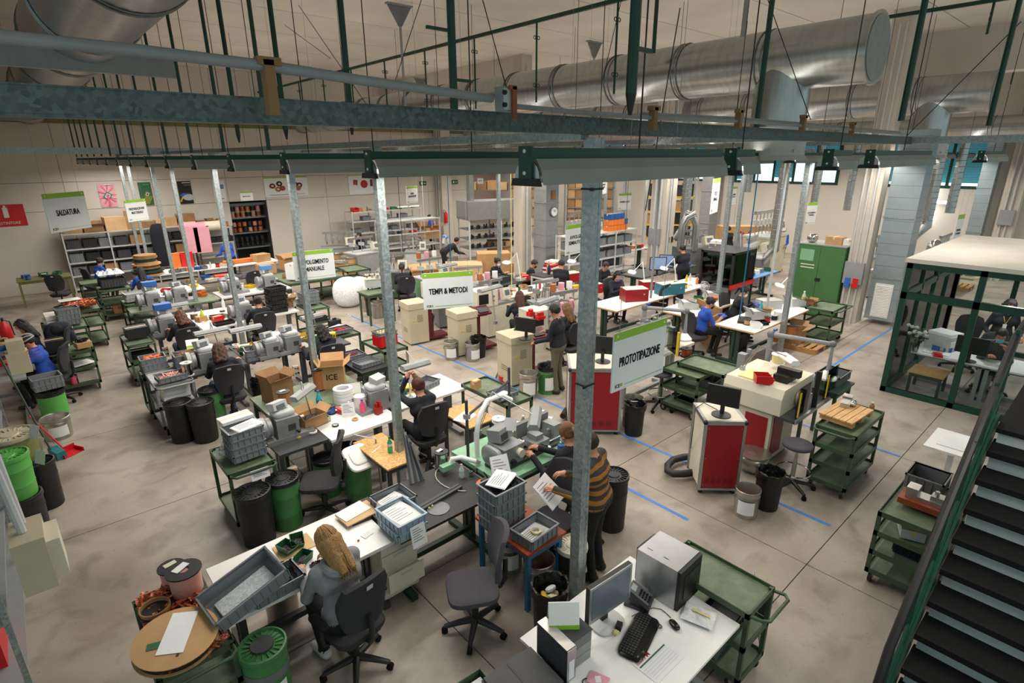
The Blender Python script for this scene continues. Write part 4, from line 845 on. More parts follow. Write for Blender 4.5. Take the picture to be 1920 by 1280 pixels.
# ================================================================ foreground row: white desk, black table, lathe
d = bench('long white desk in the foreground with green parts bins', .62, 2.06, 4.03, 4.82, .75, 'white', 'darkgrey', .03)
bench('black speckled table in the foreground carrying the wire spool', 2.08, 3.32, 3.94, 4.82, .78, 'speck', 'greendark', .03)
t = T('drawer_unit', 'light grey drawer unit under the white desk with its bottom drawer open', 'drawer unit', (2.14, 4.36, 0)); M().b(-.2, .2, -.24, .24, .05, .70).obj('body', 'cream', t)
for i, (z0, z1, o) in enumerate(((.07, .2, 0), (.22, .42, .12), (.44, .56, 0), (.57, .69, 0))):
    q = M().b(-.195, .195, -.255-o, -.24-o, z0, z1).b(-.18, .18, -.24-o, -.2, z0+.01, z1-.05).obj('drawer', 'cream', t); M().b(-.06, .06, -.262-o, -.255-o, z1-.05, z1-.03).obj('handle', 'lightgrey', q)
for x in (-.15, .15): M().cyl((x-.012, -.18, .025), (x+.012, -.18, .025), .025, n=10).cyl((x-.012, .18, .025), (x+.012, .18, .025), .025, n=10).obj('wheel', 'black', t)
def parts_bin(m, s=1):
    def f(t):
        w, q, h = .1*s, .13*s, .07*s
        M().b(-w/2, w/2, -q/2, q/2, 0, .004).obj('base', m, t)
        M().add([(-w/2, -q/2, 0), (w/2, -q/2, 0), (w/2+.008, -q/2-.02, h*.6), (-w/2-.008, -q/2-.02, h*.6), (-w/2, q/2, 0), (w/2, q/2, 0), (w/2+.008, q/2+.008, h), (-w/2-.008, q/2+.008, h), (w/2+.008, -q/2+.02, h), (-w/2-.008, -q/2+.02, h)], [(0, 1, 2, 3), (1, 5, 6, 8, 2), (5, 4, 7, 6), (4, 0, 3, 9, 7)]).obj('wall', m, t)
        r = M()
        for a, b in (((-w/2-.008, -q/2+.02, h), (-w/2-.008, q/2+.008, h)), ((-w/2-.008, q/2+.008, h), (w/2+.008, q/2+.008, h)), ((w/2+.008, q/2+.008, h), (w/2+.008, -q/2+.02, h)), ((-w/2-.008, -q/2-.02, h*.6), (w/2+.008, -q/2-.02, h*.6))): r.cyl(a, b, .004, n=5)
        r.obj('rim', m, t); c = lump(w*.9, q*.9, h*.45, 8, 2).obj('small_parts', 'speck', t); c['kind'] = 'stuff'
    return f
for P, rz, z, lab in ((at(538, 1032, .76), 20, .762, 'left green parts bin on the tan board'), (at(558, 1019, .76), -15, .762, 'right green parts bin on the tan board'), (at(569, 1052, .75), -60, .752, 'green parts bin standing alone beside the heap of dark parts'), (at(505, 1085, .78), 5, .765, 'left green parts bin inside the grey crate on the white desk'), (at(526, 1075, .78), 0, .765, 'rear green parts bin inside the grey crate on the white desk'), (at(532, 1092, .78), -8, .765, 'front right green parts bin inside the grey crate on the white desk')):
    rep(('pb', 'hazegreen'), parts_bin('hazegreen'), 'parts_bin', lab, 'parts bin', (P.x, P.y, z), rz, 'green parts bins on the white desk')
tag(M().c(0, 0, .004, .33, .24, .008).obj('hardboard_sheet', 'cardlight', None, False, (1.32, 4.585, .75)), 'tan hardboard sheet under two green parts bins', 'board')
crates((1.0, 4.16, .751), 4, 1, 'the white desk beside the tilted crate', .42, .28, .11)
r = rep(('crate', .58, .36, .13, 'greyplast'), crate(.58, .36, .13), 'storage_crate', 'tilted grey crate leaning from the copper trolley onto the white desk', 'crate', (.75, 3.99, .98), 0, None); r.rotation_euler = (.1, -.25, .1)
paper('strip of white labels lying in the tilted grey crate', (.74, 3.98, 1.0), .42, .2, 0, 'paperprint', 2).rotation_euler = (.1, -.25, .1)
def heap(label, P, m, n, s, r, name='parts_heap', cat='parts'):
    k = M(); rn = random.Random(4)
    for i in range(n): a, q = rn.random()*6.3, r*math.sqrt(rn.random()); k.c(q*math.cos(a), q*.7*math.sin(a), s/2+rn.random()*s, s, s*1.5, s, rz=a, rx=a)
    o = k.obj(name, m, None, False, tuple(P)); tag(o, label, cat, None, 'stuff')
heap('small heap of dark metal parts on the white desk by the blonde woman', at(594, 1058, .752), 'speck', 120, .008, .06)
t = T('cardboard_folder', 'tan cardboard folder lying on books at the back of the white desk', 'folder', (1.98, 4.62, .752), 3); M().c(.0, 0, .035, .36, .26, .012).obj('cover', 'cardlight', t); M().c(.06, -.03, .014, .33, .22, .026, rz=-.15).obj('book', 'blackgloss', t); M().c(-.02, .05, .045, .3, .2, .004, rz=.1).obj('sheet', 'paper', t)
tag(M().c(0, 0, 0, .34, .42, .004).obj('white_mat', 'whitegloss', None, False, (1.86, 4.24, .753)), 'glossy white mat on the right end of the white desk', 'mat')
paper('small note on the glossy white mat', at(688, 1002, .757), .1, .07, 15, 'paper', 1); tag(M().c(0, 0, .008, .02, .012, .012).obj('eraser', 'brightred', None, False, tuple(at(672, 1014, .757))), 'tiny red eraser on the white mat', 'eraser')
Pt = crates((2.2, 4.12, .782), 2, 2, 'the black table edge by the drawer unit', .33, .42, .10, 'blueplast', 'pale blue')
paper('white papers inside the pale blue crates', (2.2, 4.12, Pt.z+.05), .26, .34, 6, 'paper', 4); crates((2.34, 4.53, .782), 2, 1, 'the black table behind the pale blue ones', .38, .34, .09); paper('white card inside the rear grey crate', (2.34, 4.53, .80), .26, .24, 10)
t = paper('white dispatch notes hanging from the pale blue crates', (2.24, 3.893, .80), .16, .22, 0, 'paper', 2); t.rotation_euler = (1.4, 0, .05)
t = paper('white note hanging over the left rim of the rear grey crate', (2.13, 4.42, .84), .12, .16, 0, 'paper', 1); t.rotation_euler = (0, -1.2, 0)
# strips of metal profile leaning on the second post
for i in range(6):
    Pb = at(770+i*5, 908-i*2, .785); Pe = at(751+i*3.2, 800+i*6, 1.28-.02*i)+Vector((0, -.06, 0)); dv = Pe-Pb
    o = M().b(-.013, .013, -.006, .006, 0, dv.length).obj('metal_strip', 'midgrey' if i % 2 else 'darkgrey', None, False, tuple(Pb)); o.rotation_euler = dv.to_track_quat('Z', 'Y').to_euler(); tag(o, '%s metal strip from the left in the bundle leaning on the second post' % OW[i], 'metal strip', 'metal strips leaning on the post')
for i in range(2):
    tag(M().b(-.32, .32, -.02+i*.045, .015+i*.045, 0, .03).obj('metal_profile', 'darkgrey', None, False, (2.72, 4.25, .781), (0, 0, .12)), ['front dark profile bar lying on the black table', 'rear dark profile bar lying on the black table'][i], 'metal bar', 'bars on the black table')
spool('large spool of bright tinned wire with black flanges on the black table', (3.12, 4.78, .781), 'chrome', .085, .21, 'spool', 0, 'paper')
bottle('white squeeze bottle on the black table beside the wire spool', at(866, 895, .78), 'clearwhite', .17, .03, 'pink'); tag(M().lathe([(.10, 0), (.115, .0), (.115, .004), (.10, .004)], 32).obj('steel_disc', 'midgrey', None, True, tuple(at(822, 953, .782))), 'flat round metal disc on the black table', 'disc')
for i, q in enumerate(((805, 955), (811, 951))): tag(M().c(0, 0, .012, .018, .014, .024).cyl((0, 0, .024), (0, 0, .03), .006, n=6).obj('small_coil', 'paleyellow', None, False, tuple(at(*q, .782))), ['left', 'right'][i]+' tiny yellow coil on the flat metal disc', 'coil')
cable('beige cable looped on the black table', [at(850+24*math.cos(a)-a*3, 920+10*math.sin(a*1.0)-a*9, .79) for a in [i*.4 for i in range(16)]], .005, 'cream')
spool('small green solder spool on the black table beside the lathe', at(883, 892, .781), 'chrome', .025, .06, 'hazegreen'); spool('small silver solder spool on the black table beside the lathe', at(895, 884, .781), 'chrome', .025, .055, 'chrome')
t = T('soldering_stand', 'soldering stand with amber tray on the black table', 'soldering stand', tuple(at(912, 908, .781)), 10); M().lathe([(.0, 0), (.11, 0), (.115, .012), (0, .012)], 20).obj('tray', 'orange', t); M().b(-.05, .03, -.03, .04, .012, .07).obj('body', 'darkgrey', t); M().cyl((.06, 0, .02), (-.02, .02, .16), .008, n=6).obj('iron', 'black', t)
for i in range(2): tag(M().c(0, 0, .03, .05, .06, .06).cyl((0, 0, .06), (0, 0, .075), .018, n=8).obj('tape_dispenser', 'brightred', None, False, tuple(at(938+12*i, 915-2*i, .781))), ['left', 'right'][i]+' small red dispenser at the corner of the mint lathe table', 'dispenser')
# lathe table and bench lathe
bench('mint green lathe table in the centre foreground', 3.36, 4.75, 3.97, 4.92, .84, 'mint', 'greendark', .05, legs='L')
t = T('bench_lathe', 'grey bench lathe on the mint table in front of the masked ponytail woman', 'lathe', (3.95, 4.3, .842), 2)
M().b(-.5, .62, -.16, .1, 0, .035).obj('bed', 'darkgrey', t); h = M().b(-.42, -.12, -.15, .14, .035, .26).obj('headstock', 'machgrey', t); M().cyl((-.12, -.02, .17), (-.06, -.02, .17), .06, n=20).cyl((-.06, -.02, .17), (.0, -.02, .17), .03, n=14).obj('chuck', 'chrome', t, True)
M().sup(-.47, .0, .15, .05, .17, .13, .6, .8).obj('gear_cover', 'machgrey', t, True); M().cyl((-.2, -.15, .17), (-.2, -.21, .17), .05, n=16).obj('hand_wheel', 'cream', t, True); M().cyl((-.3, -.15, .08), (-.3, -.19, .08), .035, n=14).obj('knob', 'black', t, True)
for y in (-.09, .05): M().cyl((-.12, y, .06), (.6, y, .06), .018, n=10).obj('guide_rod', 'chrome', t, True)
M().b(.1, .34, -.13, .12, .05, .13).b(.16, .28, -.08, .08, .13, .2).obj('carriage', 'machgrey', t); M().b(.45, .58, -.1, .1, .035, .24).cyl((.4, -.02, .17), (.45, -.02, .17), .02, n=10).obj('tailstock', 'machgrey', t); M().tube([(.2, -.13, .1), (.2, -.2, .11)], .008, 6).sup(.2, -.21, .11, .018, .018, .018, 1, 1, 8, 5).obj('crank', 'black', t, True)
M().b(.05, .6, .14, .2, .1, .3).obj('back_plate', 'midgrey', t)
c = M().c(-.28, .08, .35, .24, .18, .15, rz=.2, rx=-.2).obj('control_box', 'greypaint', t); M().c(-.30, -.02, .35, .12, .01, .08, rz=.2, rx=-.2).obj('display', 'darkgrey', c)
t = paper('printed job sheet hanging on the front of the bench lathe', at(938, 880, 1.02), .21, .29, 0); t.rotation_euler = (1.0, .1, -.25)
t = paper('white card fixed behind the bench lathe', at(957, 795, 1.3), .15, .15, 0, 'paper', 1); t.rotation_euler = (1.3, .2, -.4)
t = T('hose_pole', 'dark steel frame with white suction hose standing behind the lathe', 'frame', tuple(at(878, 860, .84)), 0)
B = at(878, 860, .84); M().cyl((0, 0, 0), (0, 0, .75), .018, n=8).obj('pole', 'darkgrey', t); M().cyl((0, 0, .55), (.95, .35, .62), .016, n=8).obj('cross_bar', 'darkgrey', t); M().c(0, 0, .55, .06, .06, .06).obj('clamp', 'alum', t); M().cyl((.95, .35, -.84), (.95, .35, .8), .018, n=8).obj('pole', 'darkgrey', t)
M().tube([(.12, -.02, 0), (.12, -.02, .3), (.18, 0, .5), (.35, .06, .62), (.6, .1, .6), (.75, .08, .5)], .03, 12).obj('hose', 'whitegloss', t, True)
t = T('suction_hose', 'white suction nozzle hose on the left corner of the mint table', 'hose', tuple(at(860, 880, .84))); M().tube([(-.05, .1, .02), (-.02, .1, .1), (.06, .03, .12), (.2, -.06, .05)], .028, 12).obj('hose', 'whitegloss', t, True); M().cyl((.2, -.06, .05), (.24, -.09, .03), .03, .022, n=10).obj('nozzle', 'steel', t, True); M().c(-.08, .1, .03, .18, .08, .06).obj('base', 'mint', t)
tubelamp('grey tube task lamp above the lathe beside the masked woman', at(1003, 782, 1.42), at(897, 810, .86), -48, .5); tubelamp('white-handled tube lamp hanging left above the seated redhead', at(779, 683, 1.5), at(770, 745, .82), 90, .42)
for i, (q, m_, R, h) in enumerate((((1008, 800), 'paper', .07, .06), ((1012, 778), 'paleyellow', .08, .05), ((1025, 840), 'paleyellow', .05, .02), ((955, 800), 'orange', .05, .04), ((935, 790), 'cream', .09, .05))):
    spool(['white spool on the lathe table beside the lamp head', 'pale yellow reel at the back of the lathe table', 'narrow yellow reel at the right of the lathe', 'orange reel behind the lathe', 'cream tray reel behind the lathe'][i], at(*q, .87), m_, R, h, 'whitegloss', group='reels around the bench lathe')
bottle('small blue holder with yellow tape beside the masked woman', at(1052, 842, .85), 'blue', .1, .045, 'paleyellow', 'tape holder'); t = T('parts_case', 'open white parts case at the back of the lathe table', 'case', tuple(at(960, 805, .86)), 15); M().b(-.17, .17, -.1, .1, 0, .05).obj('case', 'cream', t); M().c(0, .02, .06, .2, .12, .03, rz=.1).obj('pad', 'whitegloss', t)
# brown side table with crates
bench('red-brown wooden side table with blue legs beside the striped sweater', 2.9, 3.42, 3.08, 3.88, .7, 'woodred', 'steelblue', .03, legs='L')
Pt = crates((3.05, 3.62, .702), 0, 4, 'the red-brown side table', .40, .30, .118)
heap('black cable parts heaped in the topmost crate on the red-brown table', (3.05, 3.6, Pt.z+.03), 'black', 60, .03, .15); paper('white sheet lying over the crate of black parts', (3.08, 3.66, Pt.z+.12), .3, .21, 25)
rep(('crate', .40, .30, .118, 'greyplast'), crate(.40, .30, .118), 'storage_crate', 'grey crate with white paper and a tape ring on the red-brown table', 'crate', (3.14, 3.24, .702), 4)
paper('white paper in the crate holding the tape ring', (3.14, 3.24, .714), .3, .22, 8, 'paper', 3); ring('clear yellowish tape ring on paper in the grey crate', (3.17, 3.25, .73), 'paleyellow', .05, .02, 'paper')
put_bucket('metal bucket with printed label under the red-brown table', 3.22, 3.72, 'darkred'); put_bucket('metal bucket with dark red inside under the red-brown table front', 3.24, 3.28, 'darkred', .36, .16, False)
put_bag('black bin with yellow paper rubbish beside the red-brown table', *at(1030, 1180, 0)[:2], trash=('paleyellow', 'yellow', 'cream', 'paper'), h=.52, r=.165)
put_drum('black drum with cream lid behind the nearest post', *at(1070, 1100, 0)[:2], 'black', 'cream', .5, .15)
put_drum('tall black lidded drum right of the striped sweater', *at(1145, 985, 0)[:2], 'black', 'lidblack', .68, .17)
# chairs and people in front
put_chair('empty grey office chair in the foreground', 2.44, 3.3, 60, False, 'chairgrey')
put_chair('office chair with armrests under the blonde woman', 1.42, 3.66, 8, True)
person('person with blonde ponytail in grey hoodie seated at the white desk', (1.40, 3.68), 6, lean=.28, top='hoodie', shoe='shoewhite', hair=('long', 'hblonde'), hands=((.14, .46, .80), (-.14, .46, .80)), head=(.15, .45), res=.014, extra='hood', seat=.49, wide=1.05, feet=-.6)
person('person with ponytail and blue face mask in navy seated at the lathe', (4.16, 3.6), -4, lean=.25, hair=('pony', 'hlight'), mask='maskblue', bot='denim', shoe='shoeyellow', hands=((-.12, .52, .94), (-.3, .42, .92)), head=(.1, .4), res=.014, seat=.52, extra='scrunchie', feet=-2)
rep('stool', stool, 'work_stool', 'round stool under the masked woman at the lathe', 'stool', (4.16, 3.55, 0), 0, 'round work stools', (1, 1, .78))
put_chair('empty chair pushed against the crates beside the striped sweater', 3.66, 3.5, 95)
person('person in ochre and charcoal striped sweater standing and holding a printed sheet', (3.80, 3.03), 18, 'stand', .10, 'stripe', 'pants', 'black', ('short', 'hdark'), None, ((.02, .34, 1.10), (-.30, .30, 1.10)), (.1, .5), res=.014, wide=1.12, s=1.0)
t = paper('printed sheet held by the person in the striped sweater', (3.42, 3.33, 1.03), .22, .30, 0); t.rotation_euler = (.8, -.25, .15)
# ================================================================ copper trolley at lower left
put_trolley('green trolley heaped with copper strips in the lower left', .31, 4.19, 0, .50, .95, .85, 3, -1)
r = lump(.46, .9, .06, 22, 5, .8).obj('copper_strips', 'coppershred', None, False, (.31, 4.19, .855)); tag(r, 'tangled copper strips covering the lower left trolley', 'copper scrap', None, 'stuff')
k = M(); rn = random.Random(9)
for i in range(260):
    a = rn.random()*PI; x, y = rn.uniform(-.2, .2), rn.uniform(-.52, .42); k.c(x, y, .05+rn.random()*.05, .09, .018, .003, rz=a, rx=rn.uniform(-.6, .6), ry=rn.uniform(-.5, .5))
tag(k.obj('copper_scraps', 'copper', None, False, (.31, 4.19, .855)), 'loose bright copper clippings on the lower left trolley', 'copper scrap', None, 'stuff')
spool('black spool of pink copper wire on the lower left trolley', (.42, 4.42, .9), 'pinkwire', .13, .22, 'spool', 20, 'paper')
spool('smaller black spool with torn labels behind the pink wire spool', (.36, 4.60, .9), 'pinkwire', .10, .17, 'spool', 0, 'cream')
t = T('card_reel', 'large round cardboard reel with white paper on top, lower left', 'reel', (.23, 3.88, .93)); t.rotation_euler = (.08, .05, 0); M().lathe([(0, 0), (.27, 0), (.27, .006), (0, .006)], 40).obj('cardboard_flange', 'card', t); M().lathe([(.2, .006), (.25, .006), (.25, .06), (.2, .06)], 36).obj('winding', 'black', t, True); M().lathe([(0, .06), (.27, .06), (.27, .066), (.0, .066)], 40).obj('cardboard_flange', 'card', t); M().c(.02, .03, .07, .17, .36, .003, rz=-.5).obj('sheet', 'paper', t); M().c(-.13, .0, .069, .09, .06, .002, rz=-.3).obj('sticker', 'hazegreen', t); M().c(-.02, -.16, .0685, .016, .04, .002, rz=-.5).obj('slot', 'black', t)
t = T('tape_tub', 'cardboard tub with dark rim on the lower left trolley', 'tub', (.18, 4.32, .88)); M().lathe([(.0, 0), (.1, 0), (.105, .1), (.095, .1), (.09, .02), (0, .02)], 24, caps=False).obj('tub', 'carddark', t, True); M().lathe([(.1, .03), (.108, .03), (.11, .07), (.102, .07)], 24).obj('band', 'black', t, True)
t = T('lidded_drum', 'green drum with slotted lid and paper label beside the lower left trolley', 'drum', (.73, 3.72, 0), 20); drum('bingreen', 'bingreen', .66, .165)(t); M().cyl((0, 0, .69), (0, 0, .70), .085, n=20).obj('lid_plate', 'darkgrey', t); V = []
for i in range(9): a = -2.6+i*.16; V += [(.169*math.cos(a), .169*math.sin(a), .2), (.169*math.cos(a), .169*math.sin(a), .42)]
M().add(V, [(2*i, 2*i+2, 2*i+3, 2*i+1) for i in range(8)]).obj('paper_label', 'paper', t); M().lathe([(.168, .46), (.168, .54)], 28, caps=False).obj('band', 'midgrey', t, True)
put_bucket('metal bucket of copper clippings under the white desk', *at(533, 1155, .0)[:2], 'copper', .38, .15, False)
# ================================================================ second row
put_trolley('green trolley with grey crates at the left end of the second row', 1.46, 6.58, 0, .52, .78, .82, 2, -1)
Pt = crates((1.5, 6.5, .84), 4, 4, 'the trolley at the left of the second row', .40, .30, .10); paper('white list sheets on the crate stack of the second row trolley', (1.54, 6.46, Pt.z+.1), .3, .2, 15); put_box('flat white carton behind the crate stack of the second row trolley', (1.5, 6.74, .84), .36, .2, .42, 5, False, 'whitegloss')
heap('clear plastic bags of parts on the second row trolley', (1.32, 6.7, .85), 'plasticfilm', 30, .035, .09); t = paper('white notice hanging on the handle of the second row trolley', (1.5, 6.06, .78), .2, .12, 0, 'paper', 1); t.rotation_euler = (1.3, 0, 0)
put_drum('black drum in front of the second row trolley', 1.36, 5.96, 'black', 'lidblack', .64, .185); put_drum('green drum with black lid in front of the second row trolley', 1.72, 6.04, 'bingreen', 'lidblack', .62, .175)
bench('dark winding bench of the second row', 1.80, 2.42, 6.28, 7.1, .8, 'darkgrey', 'midgrey'); bench('white bench of the second row with bottles and tape', 2.43, 3.42, 6.22, 7.1, .8, 'white', 'midgrey')
bench('green rear bench behind the second row under the cartons and copper spools', 2.1, 3.6, 7.14, 8.35, .78, 'greentop', 'green', legs='L'); put_winder('grey winding machine at the left end of the second row bench', 2.02, 6.72, .8, 0, 1.15); swbox('push button box on the leg of the second row bench', (1.92, 6.26, .5))
put_box('open carton of black parts on the second row bench', (2.42, 6.82, .8), .34, .26, .16, 12, True, 'card', 'black')
ring('brown tape ring on the white bench of the second row', at(666, 787, .802), 'cardlight', .045, .022); ring('black tape ring on the white bench of the second row', at(629, 798, .802), 'black', .045, .018, 'paper'); ring('yellow tape ring on the dark bench of the second row', at(559, 819, .802), 'yellow', .045, .02); ring('white tape ring on a card on the dark bench of the second row', at(586, 810, .81), 'whitegloss', .06, .02)
bottle('tall blue water bottle on the second row bench', at(601, 772, .80), 'waterblue', .33, .04, 'blue', lab='blue'); bottle('pink liquid squeeze bottle on the second row bench', at(681, 778, .80), 'pinkliq', .24, .042, 'blue'); bottle('small white bottle behind the pink bottle on the second row', at(655, 765, .8), 'whitegloss', .1, .03, 'white')
t = T('paper_roll', 'white paper towel roll on the second row bench', 'paper roll', tuple(at(677, 768, .8))); M().lathe([(.02, 0), (.085, 0), (.085, .22), (.02, .22)], 28).obj('roll', 'whitegloss', t, True)
t = paper('white card leaning by the red stapler on the second row', at(652, 768, .92), .17, .18, 0); t.rotation_euler = (1.2, .1, -.2); tag(M().b(-.03, .03, -.09, .09, 0, .03).c(0, 0, .06, .05, .17, .02, rx=.15).obj('stapler', 'brightred', None, False, tuple(at(640, 775, .802)), (0, 0, .3)), 'red stapler on the second row bench', 'stapler')
tag(M().c(0, 0, .05, .1, .07, .1).c(.02, 0, .13, .04, .05, .1, rz=.2).c(-.025, .01, .12, .02, .04, .08).obj('pen_rack', 'red', None, False, tuple(at(710, 775, .802)), (0, 0, .3)), 'red pen rack at the right end of the second row bench', 'pen rack')
t = T('tool_basket', 'white basket of orange pliers on the second row bench', 'basket', tuple(at(605, 790, .802))); M().b(-.09, .09, -.06, .06, 0, .006).b(-.09, .09, -.06, -.055, 0, .07).b(-.09, .09, .055, .06, 0, .07).b(-.09, -.085, -.06, .06, 0, .07).b(.085, .09, -.06, .06, 0, .07).obj('basket', 'cream', t)
for i in range(5): M().tube([(-.05+.02*i, -.03, .05), (-.02+.02*i, .02, .1), (.02+.01*i, .05, .09)], .008, 5).obj('plier', 'orange' if i % 2 else 'black', t)
for q, lab in (((600, 690), 'tall copper wire spool behind the second row lamp'), ((537, 735), 'tall copper wire spool left of the blue bottle')): spool(lab, at(q[0], q[1]+40, .78), 'copperwire', .09, .34, 'spool', 0, 'paper')
tubelamp('grey tube lamp leaning over the copper spools of the second row', at(567, 735, 1.28), at(585, 782, .84), -52, .46); tubelamp('grey tube lamp over the dark-haired person of the third row', at(585, 592, 1.30), at(600, 640, .84), 95, .45)
t = put_box('tall open cardboard box printed ICE on the third row', at(626, 722, .78), .36, .34, .36, -28, True, 'card', None, 'ice'); text('ICE', .13, t, (0, -.173, .2), (PI/2, 0, 0), bold=.02, sx=.9)
put_box('plain cardboard box left of the copper spools', at(522, 748, .78), .34, .3, .34, 14, True, 'carddark')
for i in range(4): ring('white tape reel, %s of the stack under the ICE box' % ORD[3-i], at(645, 752, .78)+Vector((0, 0, i*.055)), 'whitegloss', .14, .05, 'paper')
t = T('desk_calendar', 'green and white desk calendar on the second row', 'calendar', tuple(at(662, 742, .78)), -20); M().c(0, 0, .1, .24, .008, .2, rx=-.25).obj('page', 'whitegloss', t); M().c(0, -.028, .025, .24, .006, .04, rx=-.25).obj('band', 'signgreen', t); M().c(0, .05, .09, .24, .008, .2, rx=.3).obj('back', 'greyplast', t)
# right part of the second row
bench('white bench of the seated redhead, second row right', 3.5, 4.75, 6.42, 7.2, .8, 'white', 'midgrey'); put_winder('grey winding machine with big disc by the second post', 3.36, 6.75, .8, 180, 1.1)
crates((4.28, 6.9, .802), 15, 1, 'the bench of the seated redhead', .4, .3, .09)
put_chair('office chair under the seated redhead', 3.72, 6.0, -6); person('person with auburn hair tied up in navy seated at the second row right bench', (3.68, 5.98), -4, lean=.16, hair=('bun', 'hred'), hands=((.05, .32, 1.28), (-.08, .34, 1.28)), head=(.2, .3), res=.017, seat=.49)
bench('square chipboard side table with a green bottle', 2.68, 3.10, 5.27, 6.16, .7, 'osb', 'darkgrey', .02, legs='L'); bench('chipboard side table with a paper beside the redhead', 4.03, 4.5, 5.43, 6.13, .72, 'osb', 'darkgrey', .02, legs='L')
bottle('green water bottle on the chipboard side table', at(732, 848, .7), 'watergreen', .22, .032, 'hazegreen', lab='paper'); paper('white papers on the chipboard table beside the redhead', at(872, 783, .722), .3, .21, 20)
tag(M().c(0, 0, 0, .2, .014, .004).obj('white_strip', 'paper', None, False, tuple(at(706, 842, .702)), (0, 0, .5)), 'thin white strip on the chipboard side table', 'strip')
put_chair('empty black office chair at the second row winding bench', 2.14, 5.92, 56)
put_drum('green bin under the white magnifier lamp', 2.62, 5.98, 'bingreen', 'bingreen', .5, .17); put_drum('dark green bin left of the magnifier lamp', 2.38, 6.35, 'bingreen', 'lidblack', .5, .17)
t = T('magnifier_lamp', 'white magnifier lamp head lying over the green bin', 'lamp', (2.62, 5.9, .5)); M().sup(0, 0, .12, .17, .2, .025, .5, .4, 24, 6, rx=.5).obj('head', 'whitegloss', t, True); M().sup(0, -.02, .145, .11, .12, .008, .6, .4, 20, 6, rx=.5).obj('lens', 'white', t, True); M().tube([(0, .2, .22), (.06, .2, .34), (.28, .05, .26), (.3, .05, -.5)], .013, 8).obj('arm', 'alum', t, True)
put_bag('black bag bin between the magnifier lamp and the bench', 2.75, 6.5, h=.46)
put_trolley('green trolley with a small carton behind the seated redhead', 4.93, 5.95, 0, .5, 1.1, .85, 2, 0); put_box('small brown carton on the green trolley behind the redhead', at(892, 727, .87), .12, .12, .13, 10, False); crates(at(943, 742, .87), 2, 1, 'the green trolley behind the redhead', .4, .3, .08); paper('white paper in the crate on the trolley behind the redhead', at(943, 742, .89), .28, .2, 8)
spool('flat black wire reel on the floor by the second post', at(822, 880, .0)+Vector((0, 0, .0)), 'midgrey', .13, .05, 'spool', 0, 'paper')
# ================================================================ reception desk at lower right
bench('white computer desk in the lower right foreground', 2.2, 3.56, 1.37, 2.42, .74, 'whitegloss', 'greypaint', .025)
bench('low dark printer table left of the computer desk', 1.45, 2.19, 1.4, 2.42, .62, 'darkgrey', 'darkgrey', .03)
t = T('monitor', 'silver monitor with grey screen on the computer desk', 'monitor', (2.8, 2.07, .74), -4); M().sup(0, -.0, .01, .14, .11, .012, .7, .5).obj('base', 'lightgrey', t, True); M().b(-.03, .03, .02, .05, .01, .2).obj('neck', 'black', t); b = M().c(0, 0, .3, .46, .04, .33).obj('housing', 'plastblack', t); M().c(0, -.022, .3, .46, .006, .33).obj('bezel', 'alum', b); M().c(0, -.026, .305, .41, .004, .27).obj('screen', 'screen', b)
t = T('desktop_computer', 'silver desktop computer tower on the computer desk', 'computer', (3.46, 1.97, .74), 2); M().b(-.17, .17, -.17, .2, 0, .38).obj('case', 'alum', t); M().b(-.165, .165, -.2, -.17, .005, .375).obj('front_panel', 'black', t); M().b(-.03, .13, -.206, -.2, .25, .3).b(-.1, -.04, -.206, -.2, .08, .3).obj('drive_bay', 'plastblack', t); M().b(-.13, .13, .2, .23, .04, .36).obj('rear_panel', 'blackgloss', t)
M().b(-.1, -.095, -.05, .0, .381, .382).b(-.1, -.095, .1, .15, .381, .382).obj('slot', 'darkgrey', t)
t = T('desk_phone', 'grey desk telephone on the computer desk', 'telephone', (3.16, 2.03, .742), 20); b = M().xz([(-.09, 0), (.09, 0), (.09, .03), (-.09, .03)], -.1, .1); b.obj('base', 'darkgrey', t); M().c(.02, 0, .06, .15, .2, .025, rx=.5).obj('face', 'midgrey', t); M().c(-.075, .0, .075, .045, .2, .035, rx=.5).obj('handset', 'plastblack', t); M().c(.03, .055, .105, .07, .045, .006, rx=.5).obj('display', 'lightgrey', t)
for i in range(4):
    for j in range(3): M().c(.0+j*.028, -.075+i*.024, .042+i*.0125, .018, .014, .012, rx=.5).obj('key', 'black', t)
t = T('keyboard', 'black curved keyboard on the computer desk', 'keyboard', (2.87, 1.83, .742), 16); M().sup(0, -.01, .012, .235, .1, .014, .4, .5, 24, 6).obj('body', 'blackgloss', t, True)
for i in range(5):
    for j in range(17): M().b(-.205+j*.0245, -.205+j*.0245+.019, .055-i*.023, .073-i*.023, .02, .031).obj('key', 'plastblack', t)
t = T('computer_mouse', 'black mouse on the computer desk', 'mouse', (3.16, 1.70, .742), -20); M().sup(0, 0, .018, .03, .055, .018, .8, .8).obj('body', 'blackgloss', t, True); M().c(0, .025, .035, .006, .02, .008).obj('wheel', 'darkgrey', t)
cable('black mouse cable curling on the computer desk', [at(*q, .748) for q in ((1258, 1158), (1250, 1150), (1240, 1142), (1225, 1139), (1205, 1145), (1185, 1155))], .003); cable('coiled telephone cord by the keyboard', [at(1205+4*math.cos(a*2.2)+a*1.6, 1146+3*math.sin(a*2.2)+a*1.4, .75) for a in [i*.5 for i in range(44)]], .004)
t = T('form_sheet', 'printed PM form with green line on the computer desk', 'paper', (2.81, 1.61, .7415), 0); M().c(0, 0, .001, .33, .225, .002).obj('sheet', 'paper', t); M().c(0, .045, .0025, .3, .012, .001).obj('green_line', 'hazegreen', t); text('PM', .05, t, (-.03, .078, .0025), (0, 0, 0), 'brightred', bold=.02)
k = M()
for i in range(9): k.c(-.145+i*.009, .078, .0025, .003+.002*(i % 2), .03, .001)
k.obj('bar_marks', 'red', t); k = M()
